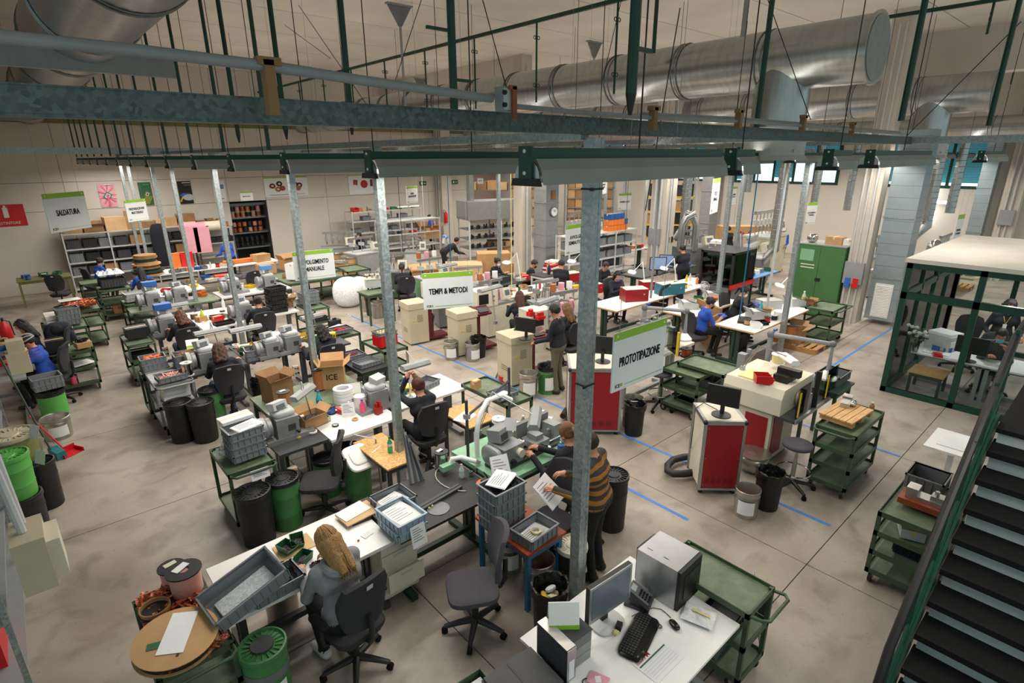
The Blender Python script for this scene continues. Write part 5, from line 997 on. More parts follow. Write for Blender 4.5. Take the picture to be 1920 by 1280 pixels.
for i in range(6): k.b(-.15, .15, .03-i*.022, .031-i*.022, .002, .003)
k.obj('table_line', 'lightgrey', t)
tag(lump(.2, .24, .035, 10, 8).obj('plastic_bag', 'plasticfilm', None, True, (3.38, 1.62, .745), (0, 0, .3)), 'clear plastic bag with a yellow slip on the computer desk', 'plastic bag'); tag(M().c(0, 0, .037, .025, .14, .002).obj('yellow_slip', 'paleyellow', None, False, (3.40, 1.61, .745), (0, 0, .2)), 'narrow yellow slip in the clear plastic bag', 'label')
t = T('organizer_drawers', 'dark stacked paper organiser between binder and monitor', 'organiser', (2.38, 2.1, .74), -4)
for i in range(3): M().b(-.1, .1, -.14, .14, i*.085, i*.085+.08).obj('drawer', 'greypaint' if i < 2 else 'midgrey', t)
M().b(-.104, .104, -.145, .145, .255, .262).obj('lid', 'darkgrey', t)
t = T('ring_binder', 'grey lever arch binder standing beside the printer', 'binder', (2.235, 2.08, .66), -4); M().b(-.04, .04, -.16, .16, 0, .36).obj('cover', 'darkgrey', t); M().b(-.041, .041, -.163, -.16, 0, .36).obj('spine', 'alum', t); M().b(-.04, .04, -.155, .16, .36, .364).obj('page_edge', 'steel', t); M().b(-.025, .025, -.165, -.163, .1, .26).obj('spine_label', 'paper', t); M().cyl((0, -.166, .05), (0, -.163, .05), .012, n=12).obj('finger_hole', 'black', t)
t = T('desk_calendar', 'white folding calendar with lime edge on the dark organiser', 'calendar', (2.36, 2.13, 1.004), -40); M().c(0, -.03, .09, .22, .005, .19, rx=-.3).obj('page', 'whitegloss', t); M().c(0, .03, .09, .22, .005, .19, rx=.3).obj('page', 'paper', t); M().c(0, -.06, .01, .22, .006, .03, rx=-.3).obj('band', 'signgreen', t)
t = T('printer', 'flat dark printer left of the ring binder', 'printer', (1.95, 2.1, .62), -4); M().b(-.22, .22, -.18, .2, 0, .15).obj('body', 'plastblack', t); M().b(-.21, .21, -.17, .19, .15, .175).obj('lid', 'darkgrey', t); M().b(-.02, .0, -.16, .18, .175, .178).obj('seam', 'plastblack', t); M().b(-.15, .15, -.2, -.18, .03, .08).obj('paper_slot', 'blackgloss', t)
t = T('document_tray', 'green tray of white papers at the bottom edge', 'tray', (1.62, 2.2, .62), -4); M().b(-.17, .17, -.16, .22, 0, .005).b(-.17, -.163, -.16, .22, 0, .14).b(.163, .17, -.16, .22, 0, .14).b(-.17, .17, .213, .22, 0, .14).b(-.17, .17, -.16, -.153, 0, .14).obj('tray', 'green', t); M().c(0, .03, .06, .29, .3, .1).obj('paper_stack', 'paper', t); M().c(-.05, -.12, .116, .16, .03, .004, rz=-.3).obj('pink_mark', 'pinkliq', t)
t = T('notebook', 'pink notebook near the bottom edge of the computer desk', 'notebook', (2.36, 1.79, .742), 20); M().b(-.05, .05, -.07, .07, 0, .012).obj('cover', 'pink', t); M().c(0, .0, .0135, .05, .04, .002, rz=.5).obj('sticker', 'paper', t)
tag(M().tube([(.03*math.cos(a*PI/6), .03*math.sin(a*PI/6), .006) for a in range(12)], .004, 5, True).c(.05, .02, .006, .05, .012, .004, rz=.4).obj('key_ring', 'black', None, False, (2.29, 1.83, .742)), 'black key ring beside the pink notebook', 'keys')
t = T('glass_jar', 'empty clear jar behind the monitor foot', 'jar', (2.53, 2.12, .742)); M().lathe([(0, 0), (.04, 0), (.04, .09), (.03, .11), (.028, .11), (.037, .088), (.037, .004), (0, .004)], 20, caps=False).obj('jar', 'clear', t, True)
tag(M().c(0, 0, .02, .06, .045, .04).obj('small_transformer', 'black', None, False, (2.82, 1.97, .755), (0, 0, .4)), 'small black transformer on the monitor foot', 'component'); tag(M().c(0, 0, .012, .035, .03, .024).obj('small_bobbin', 'paleyellow', None, False, (2.76, 1.95, .755), (0, 0, .2)), 'small yellow bobbin on the monitor foot', 'component')
put_trolley('green trolley right of the computer desk', 3.80, 1.72, 0, .44, .80, .85, 3, -1); t = T('cable_reel', 'black and red cable reel behind the green trolley at lower right', 'cable reel', (4.22, 1.58, 0), 25); M().cyl((-.07, 0, .42), (-.06, 0, .42), .17, n=28).obj('flange', 'black', t, True); M().cyl((.06, 0, .42), (.07, 0, .42), .17, n=28).obj('flange', 'black', t, True); M().cyl((-.06, 0, .42), (.06, 0, .42), .12, n=24).obj('cable_winding', 'brightred', t, True); M().tube([(-.09, -.15, 0), (-.09, 0, .66), (.09, 0, .66), (.09, -.15, 0)], .012, 6).tube([(-.09, .15, 0), (-.09, 0, .6)], .012, 6).tube([(.09, .15, 0), (.09, 0, .6)], .012, 6).obj('stand', 'greypaint', t)
crates((3.8, 1.6, .5), 3, 1, 'the middle shelf of the trolley beside the computer desk', .36, .3, .1, 'crateblack', 'black'); crates((3.8, 1.75, .165), 3, 1, 'the bottom shelf of the trolley beside the computer desk', .36, .4, .12, 'greyplast')
# ================================================================ third row (curly-haired person)
put_trolley('grey metal cart with brown coil cores at the left of the third row', 1.36, 9.98, 0, .54, .85, .85, 3, -1, 'greypaint', 'lightgrey')
def coils(label, P, w, d, m='carddark', m2='pinkwire', n=60, s=.022):
    k = M(); rn = random.Random(int(P[0]*50))
    for i in range(n): k.cyl((rn.uniform(-w, w)/2, rn.uniform(-d, d)/2, .01), (rn.uniform(-w, w)/2*.2+rn.uniform(-w, w)*.4, rn.uniform(-d, d)/2, .03+rn.random()*.03), s*.5, n=5)
    tag(k.obj('coil_heap', m, None, False, tuple(P)), label, 'coils', None, 'stuff')
crates((1.36, 9.75, .87), 3, 1, 'the front of the grey cart', .42, .3, .09); coils('brown wound coils in the crate on the front of the grey cart', (1.36, 9.75, .9), .34, .24, 'pinkwire')
Pt = crates((1.26, 10.55, .78), 0, 3, 'the green trolley behind the grey cart', .38, .3, .1); coils('orange brown coils in the top crate behind the grey cart', (1.26, 10.55, Pt.z+.05), .3, .22, 'orange', n=50); put_trolley('green trolley behind the grey cart of the third row', 1.28, 10.6, 0, .46, .5, .78, 2, 0)
Pt = crates((1.72, 10.3, .8), 0, 3, 'the third row bench end', .4, .32, .1); coils('red brown coils in the top crate on the third row bench end', (1.72, 10.3, Pt.z+.05), .3, .24, 'carddark', n=50)
spool('bright wire spool on the grey cart of the third row', (1.6, 9.75, .87), 'chrome', .09, .22, 'lightgrey')
for i in range(3): put_box('white printed carton, %s of the pile inside the grey cart' % ORD[2-i], (1.38, 9.9, .52+i*.07), .4, .26, .068, 8+i*3, False, 'whitegloss')
put_drum('black drum left of the pair before the grey cart', 1.30, 9.28, h=.62, r=.185); put_drum('black drum right of the pair before the grey cart', 1.56, 9.05, h=.62, r=.185); put_drum('green drum with black lid behind the two black drums', 1.80, 9.40, 'bingreen', 'lidblack', .66, .175)
bench('dark winding bench of the third row left', 1.6, 2.55, 9.85, 10.75, .8, 'darkgrey', 'midgrey'); bench('cluttered bench of the third row middle', 2.56, 3.5, 9.9, 11.05, .8, 'darkgrey', 'midgrey'); bench('dark bench of the third row right with tape machine', 3.5, 4.4, 9.7, 10.7, .8, 'darkgrey', 'midgrey')
put_winder('winding machine left of the curly-haired person', 1.95, 10.05, .8, 0, 1.2); swbox('push button box below the winding machine of the curly-haired person', (1.9, 9.8, .5)); put_winder('winding machine left of the dark-haired person of the third row', 3.35, 10.0, .8, 0, 1.15); swbox('push button box left of the dark-haired person', (3.3, 9.72, .5))
put_chair('office chair under the curly-haired person', 2.08, 9.40, -4); person('person with curly brown hair in navy seated at the third row', (2.06, 9.40), 0, lean=.15, hair=('curly', 'hbrown'), bot='denim', hands=((.34, .42, .9), (-.1, .45, .9)), head=(-.15, .3), res=.018, seat=.51)
put_chair('office chair under the dark-haired person of the third row', 3.78, 9.28, -8); person('person with straight black hair in navy seated at the third row right', (3.76, 9.3), 4, lean=.2, hair=('curly', 'hblack'), hands=((.1, .45, .9), (-.25, .4, .9)), head=(.1, .3), res=.02, seat=.5, wide=1.05)
put_winder('winding machine between the two benches of the second and third rows', 2.98, 9.98, .8, 0, 1.05)
Pt = crates((2.78, 10.05, .8), -8, 2, 'the third row bench beside the white roll', .42, .32, .1); heap('black cores in the top crate beside the white roll', (2.78, 10.05, Pt.z+.04), 'black', 90, .025, .15)
t = T('paper_roll', 'white film roll on the third row bench', 'roll', tuple(at(512, 640, .8))); M().lathe([(.03, 0), (.15, 0), (.15, .16), (.03, .16)], 28).obj('roll', 'whitegloss', t, True)
crates((2.82, 9.42, .52), 6, 1, 'a stand beside the curly-haired person', .46, .34, .1); coils('pale pink coils standing in the crate beside the curly-haired person', (2.82, 9.42, .55), .4, .28, 'pinkwire', n=90); bench('low stand under the crate of pale pink coils', 2.6, 3.06, 9.25, 9.6, .52, 'darkgrey', 'darkgrey', .03, legs='L')
put_bag('black bin beside the stand of pale pink coils', *at(497, 765, 0)[:2], h=.55)
put_bucket('left metal bucket with brown inside near the ICE box', 4.2, 8.75, 'darkred', .4, .17); put_bucket('right metal bucket with brown inside near the ICE box', 4.62, 9.0, 'darkred', .4, .17)
bench('low black table with two grey crates beside the dark-haired person', 4.0, 4.55, 8.5, 9.75, .62, 'black', 'greendark', .03, legs='L'); crates((4.25, 9.4, .62), 0, 1, 'the low black table, rear', .42, .34, .08); crates((4.28, 8.85, .62), 5, 1, 'the low black table, front', .44, .32, .08); coils('brown rods in the rear crate on the low black table', (4.25, 9.4, .64), .3, .2, 'darkred', n=30)
put_trolley('green trolley carrying the red crate and white tray', 4.85, 9.2, 0, .5, .9, .8, 3, 0); crates((4.82, 9.1, .82), 3, 1, 'the trolley, bright red', .4, .3, .2, 'brightred', 'bright red'); crates((4.82, 9.1, 1.03), 3, 1, 'top of the bright red one', .4, .3, .07, 'greyplast'); k = M()
for i in range(10): k.cyl((-.12+.06*(i % 5), -.06+.1*(i//5), 0), (-.12+.06*(i % 5), -.06+.1*(i//5), .04), .02, n=8)
tag(k.obj('coil_row', 'paleyellow', None, False, (4.82, 9.1, 1.06)), 'yellow coils in the tray above the bright red crate', 'coils', None, 'stuff')
put_trolley('green trolley with crates of parts at the far side of the third row', 4.6, 10.6, 0, .5, .85, .8, 2, 1); crates((4.55, 10.45, .82), 0, 1, 'the trolley at the far side of the third row', .42, .32, .08); coils('red parts in the crate at the far side of the third row', (4.55, 10.45, .84), .34, .25, 'red', n=30); paper('white sheets on the far trolley of the third row', (4.62, 10.75, .84), .3, .2, 20)
for i, (q, lab, rz) in enumerate((((460, 615), 'grey tube lamp above the curly-haired person', 92), ((325, 572), 'grey tube lamp above the far white bench', 92), ((395, 620), 'grey tube lamp over the white bench with the lime bottle', 92))):
    z = 1.3; P = at(*q, z); tubelamp(lab, P, (P.x+.15, P.y+.2, .82), rz, .55)
t = T('display_stand', 'white and lime display stand on the third row winder', 'stand', tuple(at(362, 650, 1.05)), -10); M().c(0, 0, .08, .2, .14, .008, rx=.6).obj('plate', 'whitegloss', t); M().c(0, -.05, .03, .2, .1, .006, rx=.8).obj('lime_plate', 'limebottle', t); M().b(-.1, .1, -.05, .06, -.06, 0).obj('meter', 'cream', t)
t = T('display_stand', 'white and lime display stand left of the dark-haired person', 'stand', (3.55, 10.55, .86), -10); M().c(0, 0, .08, .2, .14, .008, rx=.6).obj('plate', 'whitegloss', t); M().c(0, -.05, .03, .2, .1, .006, rx=.8).obj('lime_plate', 'limebottle', t); M().b(-.1, .1, -.05, .06, -.06, 0).obj('meter', 'cream', t)
tag(M().b(-.12, .12, -.07, .07, 0, .13).c(0, 0, .15, .08, .03, .04).obj('tool_case', 'black', None, False, tuple(at(628, 610, .8))), 'black tool case behind the dark-haired person', 'case'); ring('red and white tape roll by the curly-haired person', at(450, 655, .82), 'orange', .06, .05); ring('second white tape roll by the curly-haired person', at(442, 650, .82), 'whitegloss', .06, .05)
t = T('test_box', 'cream test box on the third row bench beside the white roll', 'instrument', tuple(at(472, 672, .8)), -10); M().b(-.12, .12, -.08, .08, 0, .13).obj('case', 'cream', t); M().b(-.07, .05, -.085, -.08, .04, .1).obj('display', 'black', t)
# ================================================================ fourth row
put_trolley('green trolley with a black toolbox at the left of the fourth row', 1.34, 12.7, 0, .46, .95, .85, 3, -1); put_box('black slotted box on the green trolley of the fourth row', (1.36, 12.75, .87), .36, .3, .2, 4, False, 'crateblack'); crates((1.36, 12.6, .5), 0, 1, 'the middle shelf of the fourth row trolley', .38, .3, .09, 'crateblack', 'black')
bench('dark winding bench of the fourth row left', 1.65, 2.5, 12.6, 13.5, .8, 'darkgrey', 'midgrey'); bench('white bench of the fourth row with the lime bottle', 2.5, 3.4, 12.6, 14.3, .8, 'white', 'midgrey'); bench('white bench of the fourth row right', 3.4, 4.6, 12.75, 13.6, .8, 'white', 'midgrey')
put_winder('winding machine left of the light-brown-haired person', 1.88, 12.85, .8, 0, 1.2); put_winder('winding machine left of the brown bun person', 3.42, 12.95, .8, 0, 1.15); swbox('push button box on the fourth row left bench', (1.75, 12.55, .5)); swbox('push button box on the fourth row right bench', (3.45, 12.7, .5))
put_chair('office chair under the light-brown-haired person', 2.1, 12.15, 0); person('person with light brown hair in black seated at the fourth row', (2.1, 12.18), 4, lean=.15, hair=('curly', 'hauburn'), hands=((.1, .45, .9), (-.2, .42, .9)), head=(.1, .35), seat=.5, bot='denim')
put_chair('office chair under the brown bun person of the fourth row', 3.62, 12.3, -4); person('person with brown bun in navy seated at the fourth row right', (3.62, 12.35), 0, lean=.12, hair=('bun', 'hdark'), hands=((.2, .45, .9), (-.2, .45, .9)), head=(0, .35), seat=.5)
bottle('lime green bottle on the fourth row white bench', at(381, 602, .8), 'limebottle', .26, .04, 'limebottle'); bottle('white bottle on the fourth row white bench', at(420, 578, .8), 'clearwhite', .26, .04, 'white'); paper('white papers on the fourth row white bench', at(398, 595, .81), .3, .21, 12); crates((2.95, 12.75, .8), 6, 1, 'the white bench beside the lime bottle', .4, .25, .06, 'crateblack', 'black')
spool('silver wire spool beside the light-brown-haired person', at(366, 598, .8), 'chrome', .1, .14, 'lightgrey'); ring('dark tape ring on the fourth row white bench', at(417, 584, .81), 'black', .06, .03)
for i in range(6): rep(('crate', .42, .3, .09, 'crateblack'), crate(.42, .3, .09, 'crateblack'), 'storage_crate', 'black tray, %s of the zigzag stack right of the brown bun person' % ORD[5-i], 'crate', (4.18+.02*(i % 2), 13.0, .8+i*.10), (i % 2)*14-4, 'zigzag stack of black trays')
put_trolley('green trolley with stacked white trays right of the black trays', 4.95, 12.9, 0, .5, .9, .85, 3, -1); Pt = crates((4.95, 13.0, .87), 4, 3, 'the green trolley right of the black trays', .42, .32, .1, 'greyplast'); crates((4.95, 12.6, .5), 4, 1, 'the middle shelf of the trolley right of the black trays', .4, .3, .12, 'crateblack', 'black')
put_box('open brown carton behind the black trays', (4.5, 13.3, .8), .36, .28, .2, 10, True, 'carddark'); put_box('white carton with papers behind the brown bun person', (4.75, 13.35, .8), .3, .3, .14, 10, True, 'whitegloss')
# ================================================================ left aisle
put_trolley('green trolley beside the helmeted person with cleaning bottle', .3, 13.0, 0, .66, .7, .8, 3, 0); put_trolley('green trolley with white trays behind the helmeted person', .35, 14.6, 0, .75, .95, .92, 3, 0); put_trolley('green trolley loaded with copper parts at the left', .75, 16.2, 0, .75, 1.0, .92, 3, 1)
put_box('black parts rack on the trolley beside the helmeted person', (.1, 12.95, .82), .28, .3, .22, 0, False, 'crateblack'); put_box('pale box with cables on the trolley beside the helmeted person', (.5, 12.9, .82), .24, .26, .1, 10, False, 'card'); heap('black cable bundle on the trolley beside the helmeted person', (.5, 12.9, .93), 'black', 40, .03, .1)
bottle('pink cleaning bottle on the lowest shelf of the left trolley', (.22, 12.78, .165), 'pinkliq', .22, .05, 'black'); put_box('white carton on the lowest shelf of the left trolley', (.45, 12.95, .165), .32, .3, .2, 0, False, 'offwhite'); paper('crumpled white sheets on the middle shelf of the left trolley', (.4, 12.9, .5), .35, .3, 20)
for i in range(3): rep(('crate', .4, .3, .12, 'greyplast'), crate(.4, .3, .12), 'storage_crate', 'grey crate, %s of the pile on the trolley behind the helmeted person' % ORD[2-i], 'crate', (.45, 14.5, .94+i*.11), 3*i, 'crates behind the helmeted person')
put_box('long white carton, lower, on the trolley behind the helmeted person', (.2, 14.75, .94), .3, .5, .1, 8, False, 'whitegloss'); put_box('long white carton, upper, on the trolley behind the helmeted person', (.22, 14.8, 1.05), .3, .5, .08, 2, False, 'whitegloss'); paper('white notes on the black rack behind the helmeted person', (.25, 14.2, 1.0), .3, .3, 10)
k = M(); rn = random.Random(3)
for i in range(90): a = rn.random()*3; k.cyl((rn.uniform(-.32, .32), rn.uniform(-.4, .4), .03+rn.random()*.06), (rn.uniform(-.32, .32), rn.uniform(-.4, .4), .08), .02, n=6)
tag(k.obj('copper_coils', 'copper', None, False, (.75, 16.2, .94)), 'copper coils heaped on the left trolley', 'coils', None, 'stuff'); paper('white tray sheet on the left copper trolley', (.6, 16.5, 1.05), .4, .3, 5)
put_chair('chair of the helmeted person', -.02, 12.45, 70); person('person in royal blue sweater wearing white head straps at the left edge', (-.1, 12.4), 70, lean=.2, top='royal', hair=('short', 'hdark'), hands=((.05, .42, .95), (-.2, .4, .9)), head=(.1, .35), extra='straps', mask='maskblack', seat=.48)
put_chair('chair with dark jacket behind the long-haired person', .12, 13.75, 80); person('person with long dark hair in navy behind the helmeted person', (-.15, 13.7), 75, lean=.2, hair=('long', 'hdark'), mask='maskwhite', hands=((.05, .42, .95), (-.2, .4, .9)), head=(.1, .3), seat=.48)
t = T('jacket', 'dark navy jacket hanging over the chair at the left', 'jacket', (.22, 13.78, .62), 10); M().sup(0, 0, .25, .24, .12, .3, .7, .6, 20, 10).obj('body', 'navy2', t, True); M().sup(.16, -.05, .1, .08, .08, .26, .8, .7, 12, 8, rx=.2).obj('sleeve', 'navy2', t, True); M().sup(-.05, -.09, .42, .1, .06, .1, .8, .8, 14, 8).obj('hood', 'navy', t, True)
bench('grey bench at the left edge before the helmeted person', -1.1, -.38, 11.6, 14.4, .82, 'greypaint', 'greypaint'); t = T('control_cabinet', 'beige control boxes on the left bench', 'control box', (-.42, 12.0, .82)); M().b(-.14, .14, -.14, .14, 0, .36).b(-.1, .12, -.12, .1, .36, .56).obj('box', 'beige', t)
for i in range(4): M().tube([(.1, -.12, .2+.05*i), (.3, -.2, .25+.06*i)], .006, 4).obj('cable', 'red', t)
t = T('lidded_drum', 'lime green open bin under the grey crate at the left', 'bin', (-.15, 11.75, 0)); M().lathe([(0, 0), (.17, 0), (.19, .02), (.2, .48), (.19, .48), (.17, .03), (0, .03)], 24, caps=False).obj('body', 'lime', t, True); M().lathe([(.2, .4), (.215, .44), (.21, .5), (.19, .49), (.15, .3)], 24, caps=False).obj('bin_bag', 'bag', t, True)
Pt = crates((-.15, 11.78, .52), 8, 2, 'the lime bin at the left', .42, .34, .11)
put_bucket('large tin bucket with paper label on the floor at the left', -.17, 10.75, 'tin', .34, .19, True, 40); t = T('dustpan', 'red dustpan on the floor at the left', 'dustpan', (-.1, 9.95, 0), 30); M().b(-.14, .14, -.1, .1, 0, .01).b(-.14, .14, .09, .1, 0, .1).b(-.14, -.13, -.1, .1, 0, .06).b(.13, .14, -.1, .1, 0, .06).obj('pan', 'brightred', t); M().cyl((0, .1, .05), (-.1, .5, .6), .012, n=8).obj('handle', 'brightred', t)
t = T('broom', 'broom with green handle leaning at the left', 'broom', (-.3, 10.0, 0)); M().cyl((0, 0, .1), (-.28, .7, 1.55), .014, n=8).obj('stick', 'greendark', t); M().c(.06, -.04, .06, .12, .3, .12, rz=.3).obj('brush', 'teal', t)
put_drum('lime green drum on top of the black drum at the left', -.62, 7.92, 'lime', 'lime', .5, .19, .52); put_drum('black drum below the lime drum at the left', -.62, 7.9, 'black', 'lidblack', .5, .2); put_drum('black drum behind the stacked drums at the left', -.42, 8.5, 'black', 'lidblack', .6, .17)
put_drum('olive grey barrel at the left edge behind the lime drum', -.6, 8.75, 'olive', 'beige', .95, .24)
t = T('shelving_unit', 'perforated steel shelving rack at the left edge', 'shelving', (-1.3, 5.0, 0))
for y in (0, 1.9, 5.0):
    for x in (0, .62):
        M().b(x-.02, x+.02, y-.02, y+.02, 0, 2.05).obj('post', 'galv', t)
for z in (.3, .9, 1.5, 2.0): M().b(0, .62, 0, 5.0, z-.03, z).obj('shelf_board', 'greypaint', t)
put_box('brown carton on the left rack at the picture edge', (-.85, 5.6, 1.5), .4, .5, .3, 5, False, 'carddark'); crates((-.95, 9.2, 1.5), 5, 2, 'the far end of the left rack', .4, .5, .14, 'blueplast', 'pale blue'); crates((-1.0, 9.3, .9), 5, 1, 'the lower far end of the left rack', .4, .5, .2, 'greyplast'); put_box('red carton low on the left rack', (-1.0, 5.6, .3), .4, .6, .3, 0, False, 'brightred')
t = T('switch_cabinet', 'beige electrical box with cables on the left rack post', 'electric box', tuple(at(72, 1085, 1.05))); M().b(-.08, .12, -.2, .2, 0, .45).obj('box', 'beige', t); M().b(.12, .2, -.16, .16, .05, .38).obj('cover', 'cream', t); M().cyl((0, .12, .45), (-.05, .3, 1.6), .03, n=8).cyl((0, -.02, .45), (-.08, .16, 1.6), .03, n=8).obj('conduit', 'lightgrey', t, True)
for i, (q, z) in enumerate((((70, 905), .8), ((62, 855), 1.0), ((100, 870), .7))):
    r = paper('white tag hanging at the left rack, %s' % ('low', 'high', 'middle')[i], (-.36, 8.2+.35*i, z), .12, .18, 0, 'paper', 1); r.rotation_euler = (1.4, .2, -.8)
t = T('fire_extinguisher', 'red fire extinguisher at the left behind the long-haired person', 'extinguisher', (-.6, 15.2, .5)); M().lathe([(0, 0), (.09, 0), (.1, .02), (.1, .4), (.05, .5), (.03, .55), (0, .55)], 18).obj('cylinder', 'brightred', t, True); M().c(0, 0, .58, .04, .12, .05).obj('valve', 'black', t); M().tube([(0, .05, .56), (.1, .1, .5), (.12, .08, .2)], .012, 6).obj('hose', 'black', t)
shelf('grey metal locker row at the far left edge', -1.45, -.9, 14.6, 22.5, (.2, 1.0, 1.9), 'greypaint', 'greypaint', 1, False, 'cabinet', 'metal_locker')
# ================================================================ red and beige machines on the right of the tape
def redmachine(label, x, y, rz, w, dp, h):
    t = T('red_machine_cabinet', label, 'machine', (x, y, 0), rz); M().b(-w/2+.02, w/2-.02, -dp/2+.02, dp/2-.02, .08, h-.04).obj('body', 'cream', t)
    for sx in (-1, 1):
        for sy in (-1, 1): M().b(sx*w/2-(.035 if sx > 0 else 0), sx*w/2+(.035 if sx < 0 else 0), sy*dp/2-(.035 if sy > 0 else 0), sy*dp/2+(.035 if sy < 0 else 0), .06, h-.03).obj('edge_profile', 'alum', t); M().cyl((sx*(w/2-.05), sy*(dp/2-.05), 0), (sx*(w/2-.05), sy*(dp/2-.05), .06), .03, n=10).obj('foot', 'black', t)
    M().b(-w/2, w/2, -dp/2, dp/2, h-.04, h).obj('top', 'cream', t); M().b(-w/2-.004, w/2+.004, -dp/2-.006, -dp/2+.03, h-.05, h+.004).b(-w/2-.006, -w/2+.03, -dp/2, dp/2, h-.05, h+.004).b(w/2-.03, w/2+.006, -dp/2, dp/2, h-.05, h+.004).b(-w/2, w/2, -dp/2-.004, -dp/2+.03, .06, .09).obj('trim', 'alum', t)
    for sx in (-1, 1): M().sup(sx*(w/2-.01), -dp/2+.01, h-.02, .03, .03, .03, .8, .8, 10, 6).obj('corner_cap', 'black', t, True)
    p = M().b(-w/2+.04, w/2-.04, -dp/2+.004, -dp/2+.02, .10, h-.06).obj('front_panel', 'redmach', t); v = M()
    for g in range(5):
        for i in range(5): v.b(-w*.36+g*w*.15, -w*.36+g*w*.15+w*.1, -dp/2+.001, -dp/2+.004, .16+i*.018, .166+i*.018)
    v.obj('vent_slot', 'wine', p)
    for sx in (-1, 1):
        for z in (.14, h*.5, h-.1): M().cyl((sx*(w/2-.055), -dp/2+.001, z), (sx*(w/2-.055), -dp/2+.004, z), .006, n=6).obj('screw', 'steel', p)
    return t
redmachine('red-fronted machine cabinet with monitor on top, right of centre', 6.32, 3.10, -44, .52, .56, 1.05); monitor('black monitor on the red-fronted cabinet right of centre', at(1352, 778, 1.05), -75, .4, .26); cable('cables trailing over the red-fronted cabinet', [at(*q, z) for q, z in (((1345, 768), 1.07), ((1320, 755), 1.07), ((1304, 765), 1.06), ((1300, 800), .9), ((1295, 840), .4))], .006)
redmachine('red-fronted machine cabinet partly hidden by the nearest post', 6.42, 5.30, -44, .82, .7, 1.12); monitor('black monitor above the cabinet by the prototyping sign', at(1130, 678, 1.12), 120, .42, .28)
t = T('suction_hose', 'thick black corrugated hose curving out of the red-fronted cabinet', 'hose'); M().tube([at(*q, .09) for q in ((1300, 855), (1280, 857), (1262, 862), (1252, 872), (1252, 882), (1262, 888), (1280, 888), (1302, 885))], .05, 12).obj('hose', 'hose', t, True)
t = T('suction_hose', 'thick black hose beside the nearest post', 'hose'); M().tube([at(*q, .09) for q in ((1100, 762), (1080, 762), (1062, 768), (1055, 780))], .05, 12).obj('hose', 'hose', t, True)
put_bucket('tin bucket with hazard label in front of the red-fronted cabinet', 6.0, 2.46, 'darkred', .36, .145, True, -30); put_bag('black bag bin beside the hazard labelled bucket', 6.34, 2.36, h=.5, r=.16); rep('stool', stool, 'work_stool', 'round grey stool near the black bag bin, right of centre', 'stool', (6.97, 2.32, 0), 20, 'round work stools', 1.0)
rep('stool', stool, 'work_stool', 'round grey stool below the prototyping sign', 'stool', (7.8, 4.95, 0), 50, 'round work stools', 1.0); put_bag('black bag bin in front of the hidden red cabinet', 6.69, 4.66, h=.52, r=.16); put_bucket('rusty tin bucket behind the black bag bin', 6.9, 4.85, 'darkred', .5, .16, False)
# big winding machine with acrylic guards
t = T('winding_machine', 'large beige automatic winding machine with clear guards', 'winding machine', (7.15, 2.55, 0))
M().b(.1, .9, .25, .8, .06, .82).obj('cabinet', 'cream', t); M().b(.09, .1, .3, .62, .14, .74).obj('side_door', 'redmach', t); M().b(.18, .5, .24, .25, .14, .74).obj('front_door', 'redmach', t); M().xz([(0, .86), (1.0, .86), (1.0, 1.22), (.06, 1.22), (0, 1.1)], .12, .95).obj('housing', 'cream', t)
M().b(0, 1.7, -.08, .14, .82, .86).obj('work_table', 'darkgrey', t); M().b(0, 1.75, -.1, -.07, .82, .87).obj('front_rail', 'alum', t)
for x in (.12, .8): M().cyl((x, .3, 0), (x, .3, .06), .03, n=8).cyl((x, .75, 0), (x, .75, .06), .03, n=8).obj('foot', 'steel', t)
for x in (.06, 1.0): M().b(x, x+.025, -.08, -.05, .87, 1.3).b(x, x+.4, -.07, -.065, .87, 1.32).obj('guard_pane', 'clear', t); M().b(x-.005, x+.03, -.085, -.075, .9, 1.25).obj('hazard_stripe', 'yellow', t)
M().b(.62, .66, -.1, -.04, .86, 1.4).obj('light_curtain', 'black', t); M().b(.3, .6, .2, .4, 1.22, 1.32).b(.4, .5, .1, .4, 1.3, 1.4).obj('wire_feeder', 'black', t); M().cyl((.5, -.0, 1.0), (.5, .1, 1.0), .1, n=20).obj('winding_head', 'beige', t, True); M().b(.1, .5, .5, .8, 1.22, 1.24).obj('drip_mat', 'paleyellow', t)
rep(('pb', 'brightred'), parts_bin('brightred', 1.6), 'parts_bin', 'red parts bin on top of the beige automatic winder', 'parts bin', tuple(at(1430, 716, 1.24)), 40)
spool('white reel on the automatic winder', at(1458, 680, 1.3), 'paleyellow', .1, .14, 'whitegloss'); tubelamp('white box lamp on jointed arm above the automatic winder', at(1480, 672, 1.52), at(1392, 690, 1.24), -40, .35, 'whitegloss'); t = T('valve_block', 'grey valve block at the back of the automatic winder', 'valve block', tuple(at(1390, 690, 1.0)), 0); M().b(-.06, .06, -.06, .06, -.3, .25).b(.1, .16, -.06, .0, -.3, .3).obj('block', 'greypaint', t)
put_trolley('green four-shelf trolley carrying a small pallet', 7.68, 1.98, 90, .48, 1.05, .92, 4, 1, 'green', 'greentop')
t = T('small_pallet', 'small wooden pallet on the green four-shelf trolley', 'pallet', (7.6, 2.02, .95), -4)
for i in range(5): M().b(-.32, .32, -.2+i*.083, -.2+i*.083+.075, .06, .08).obj('top_board', 'wood', t)
for i in range(3): M().b(-.3+.26*i, -.22+.26*i, -.2, .2, 0, .06).obj('bearer', 'pallet', t)
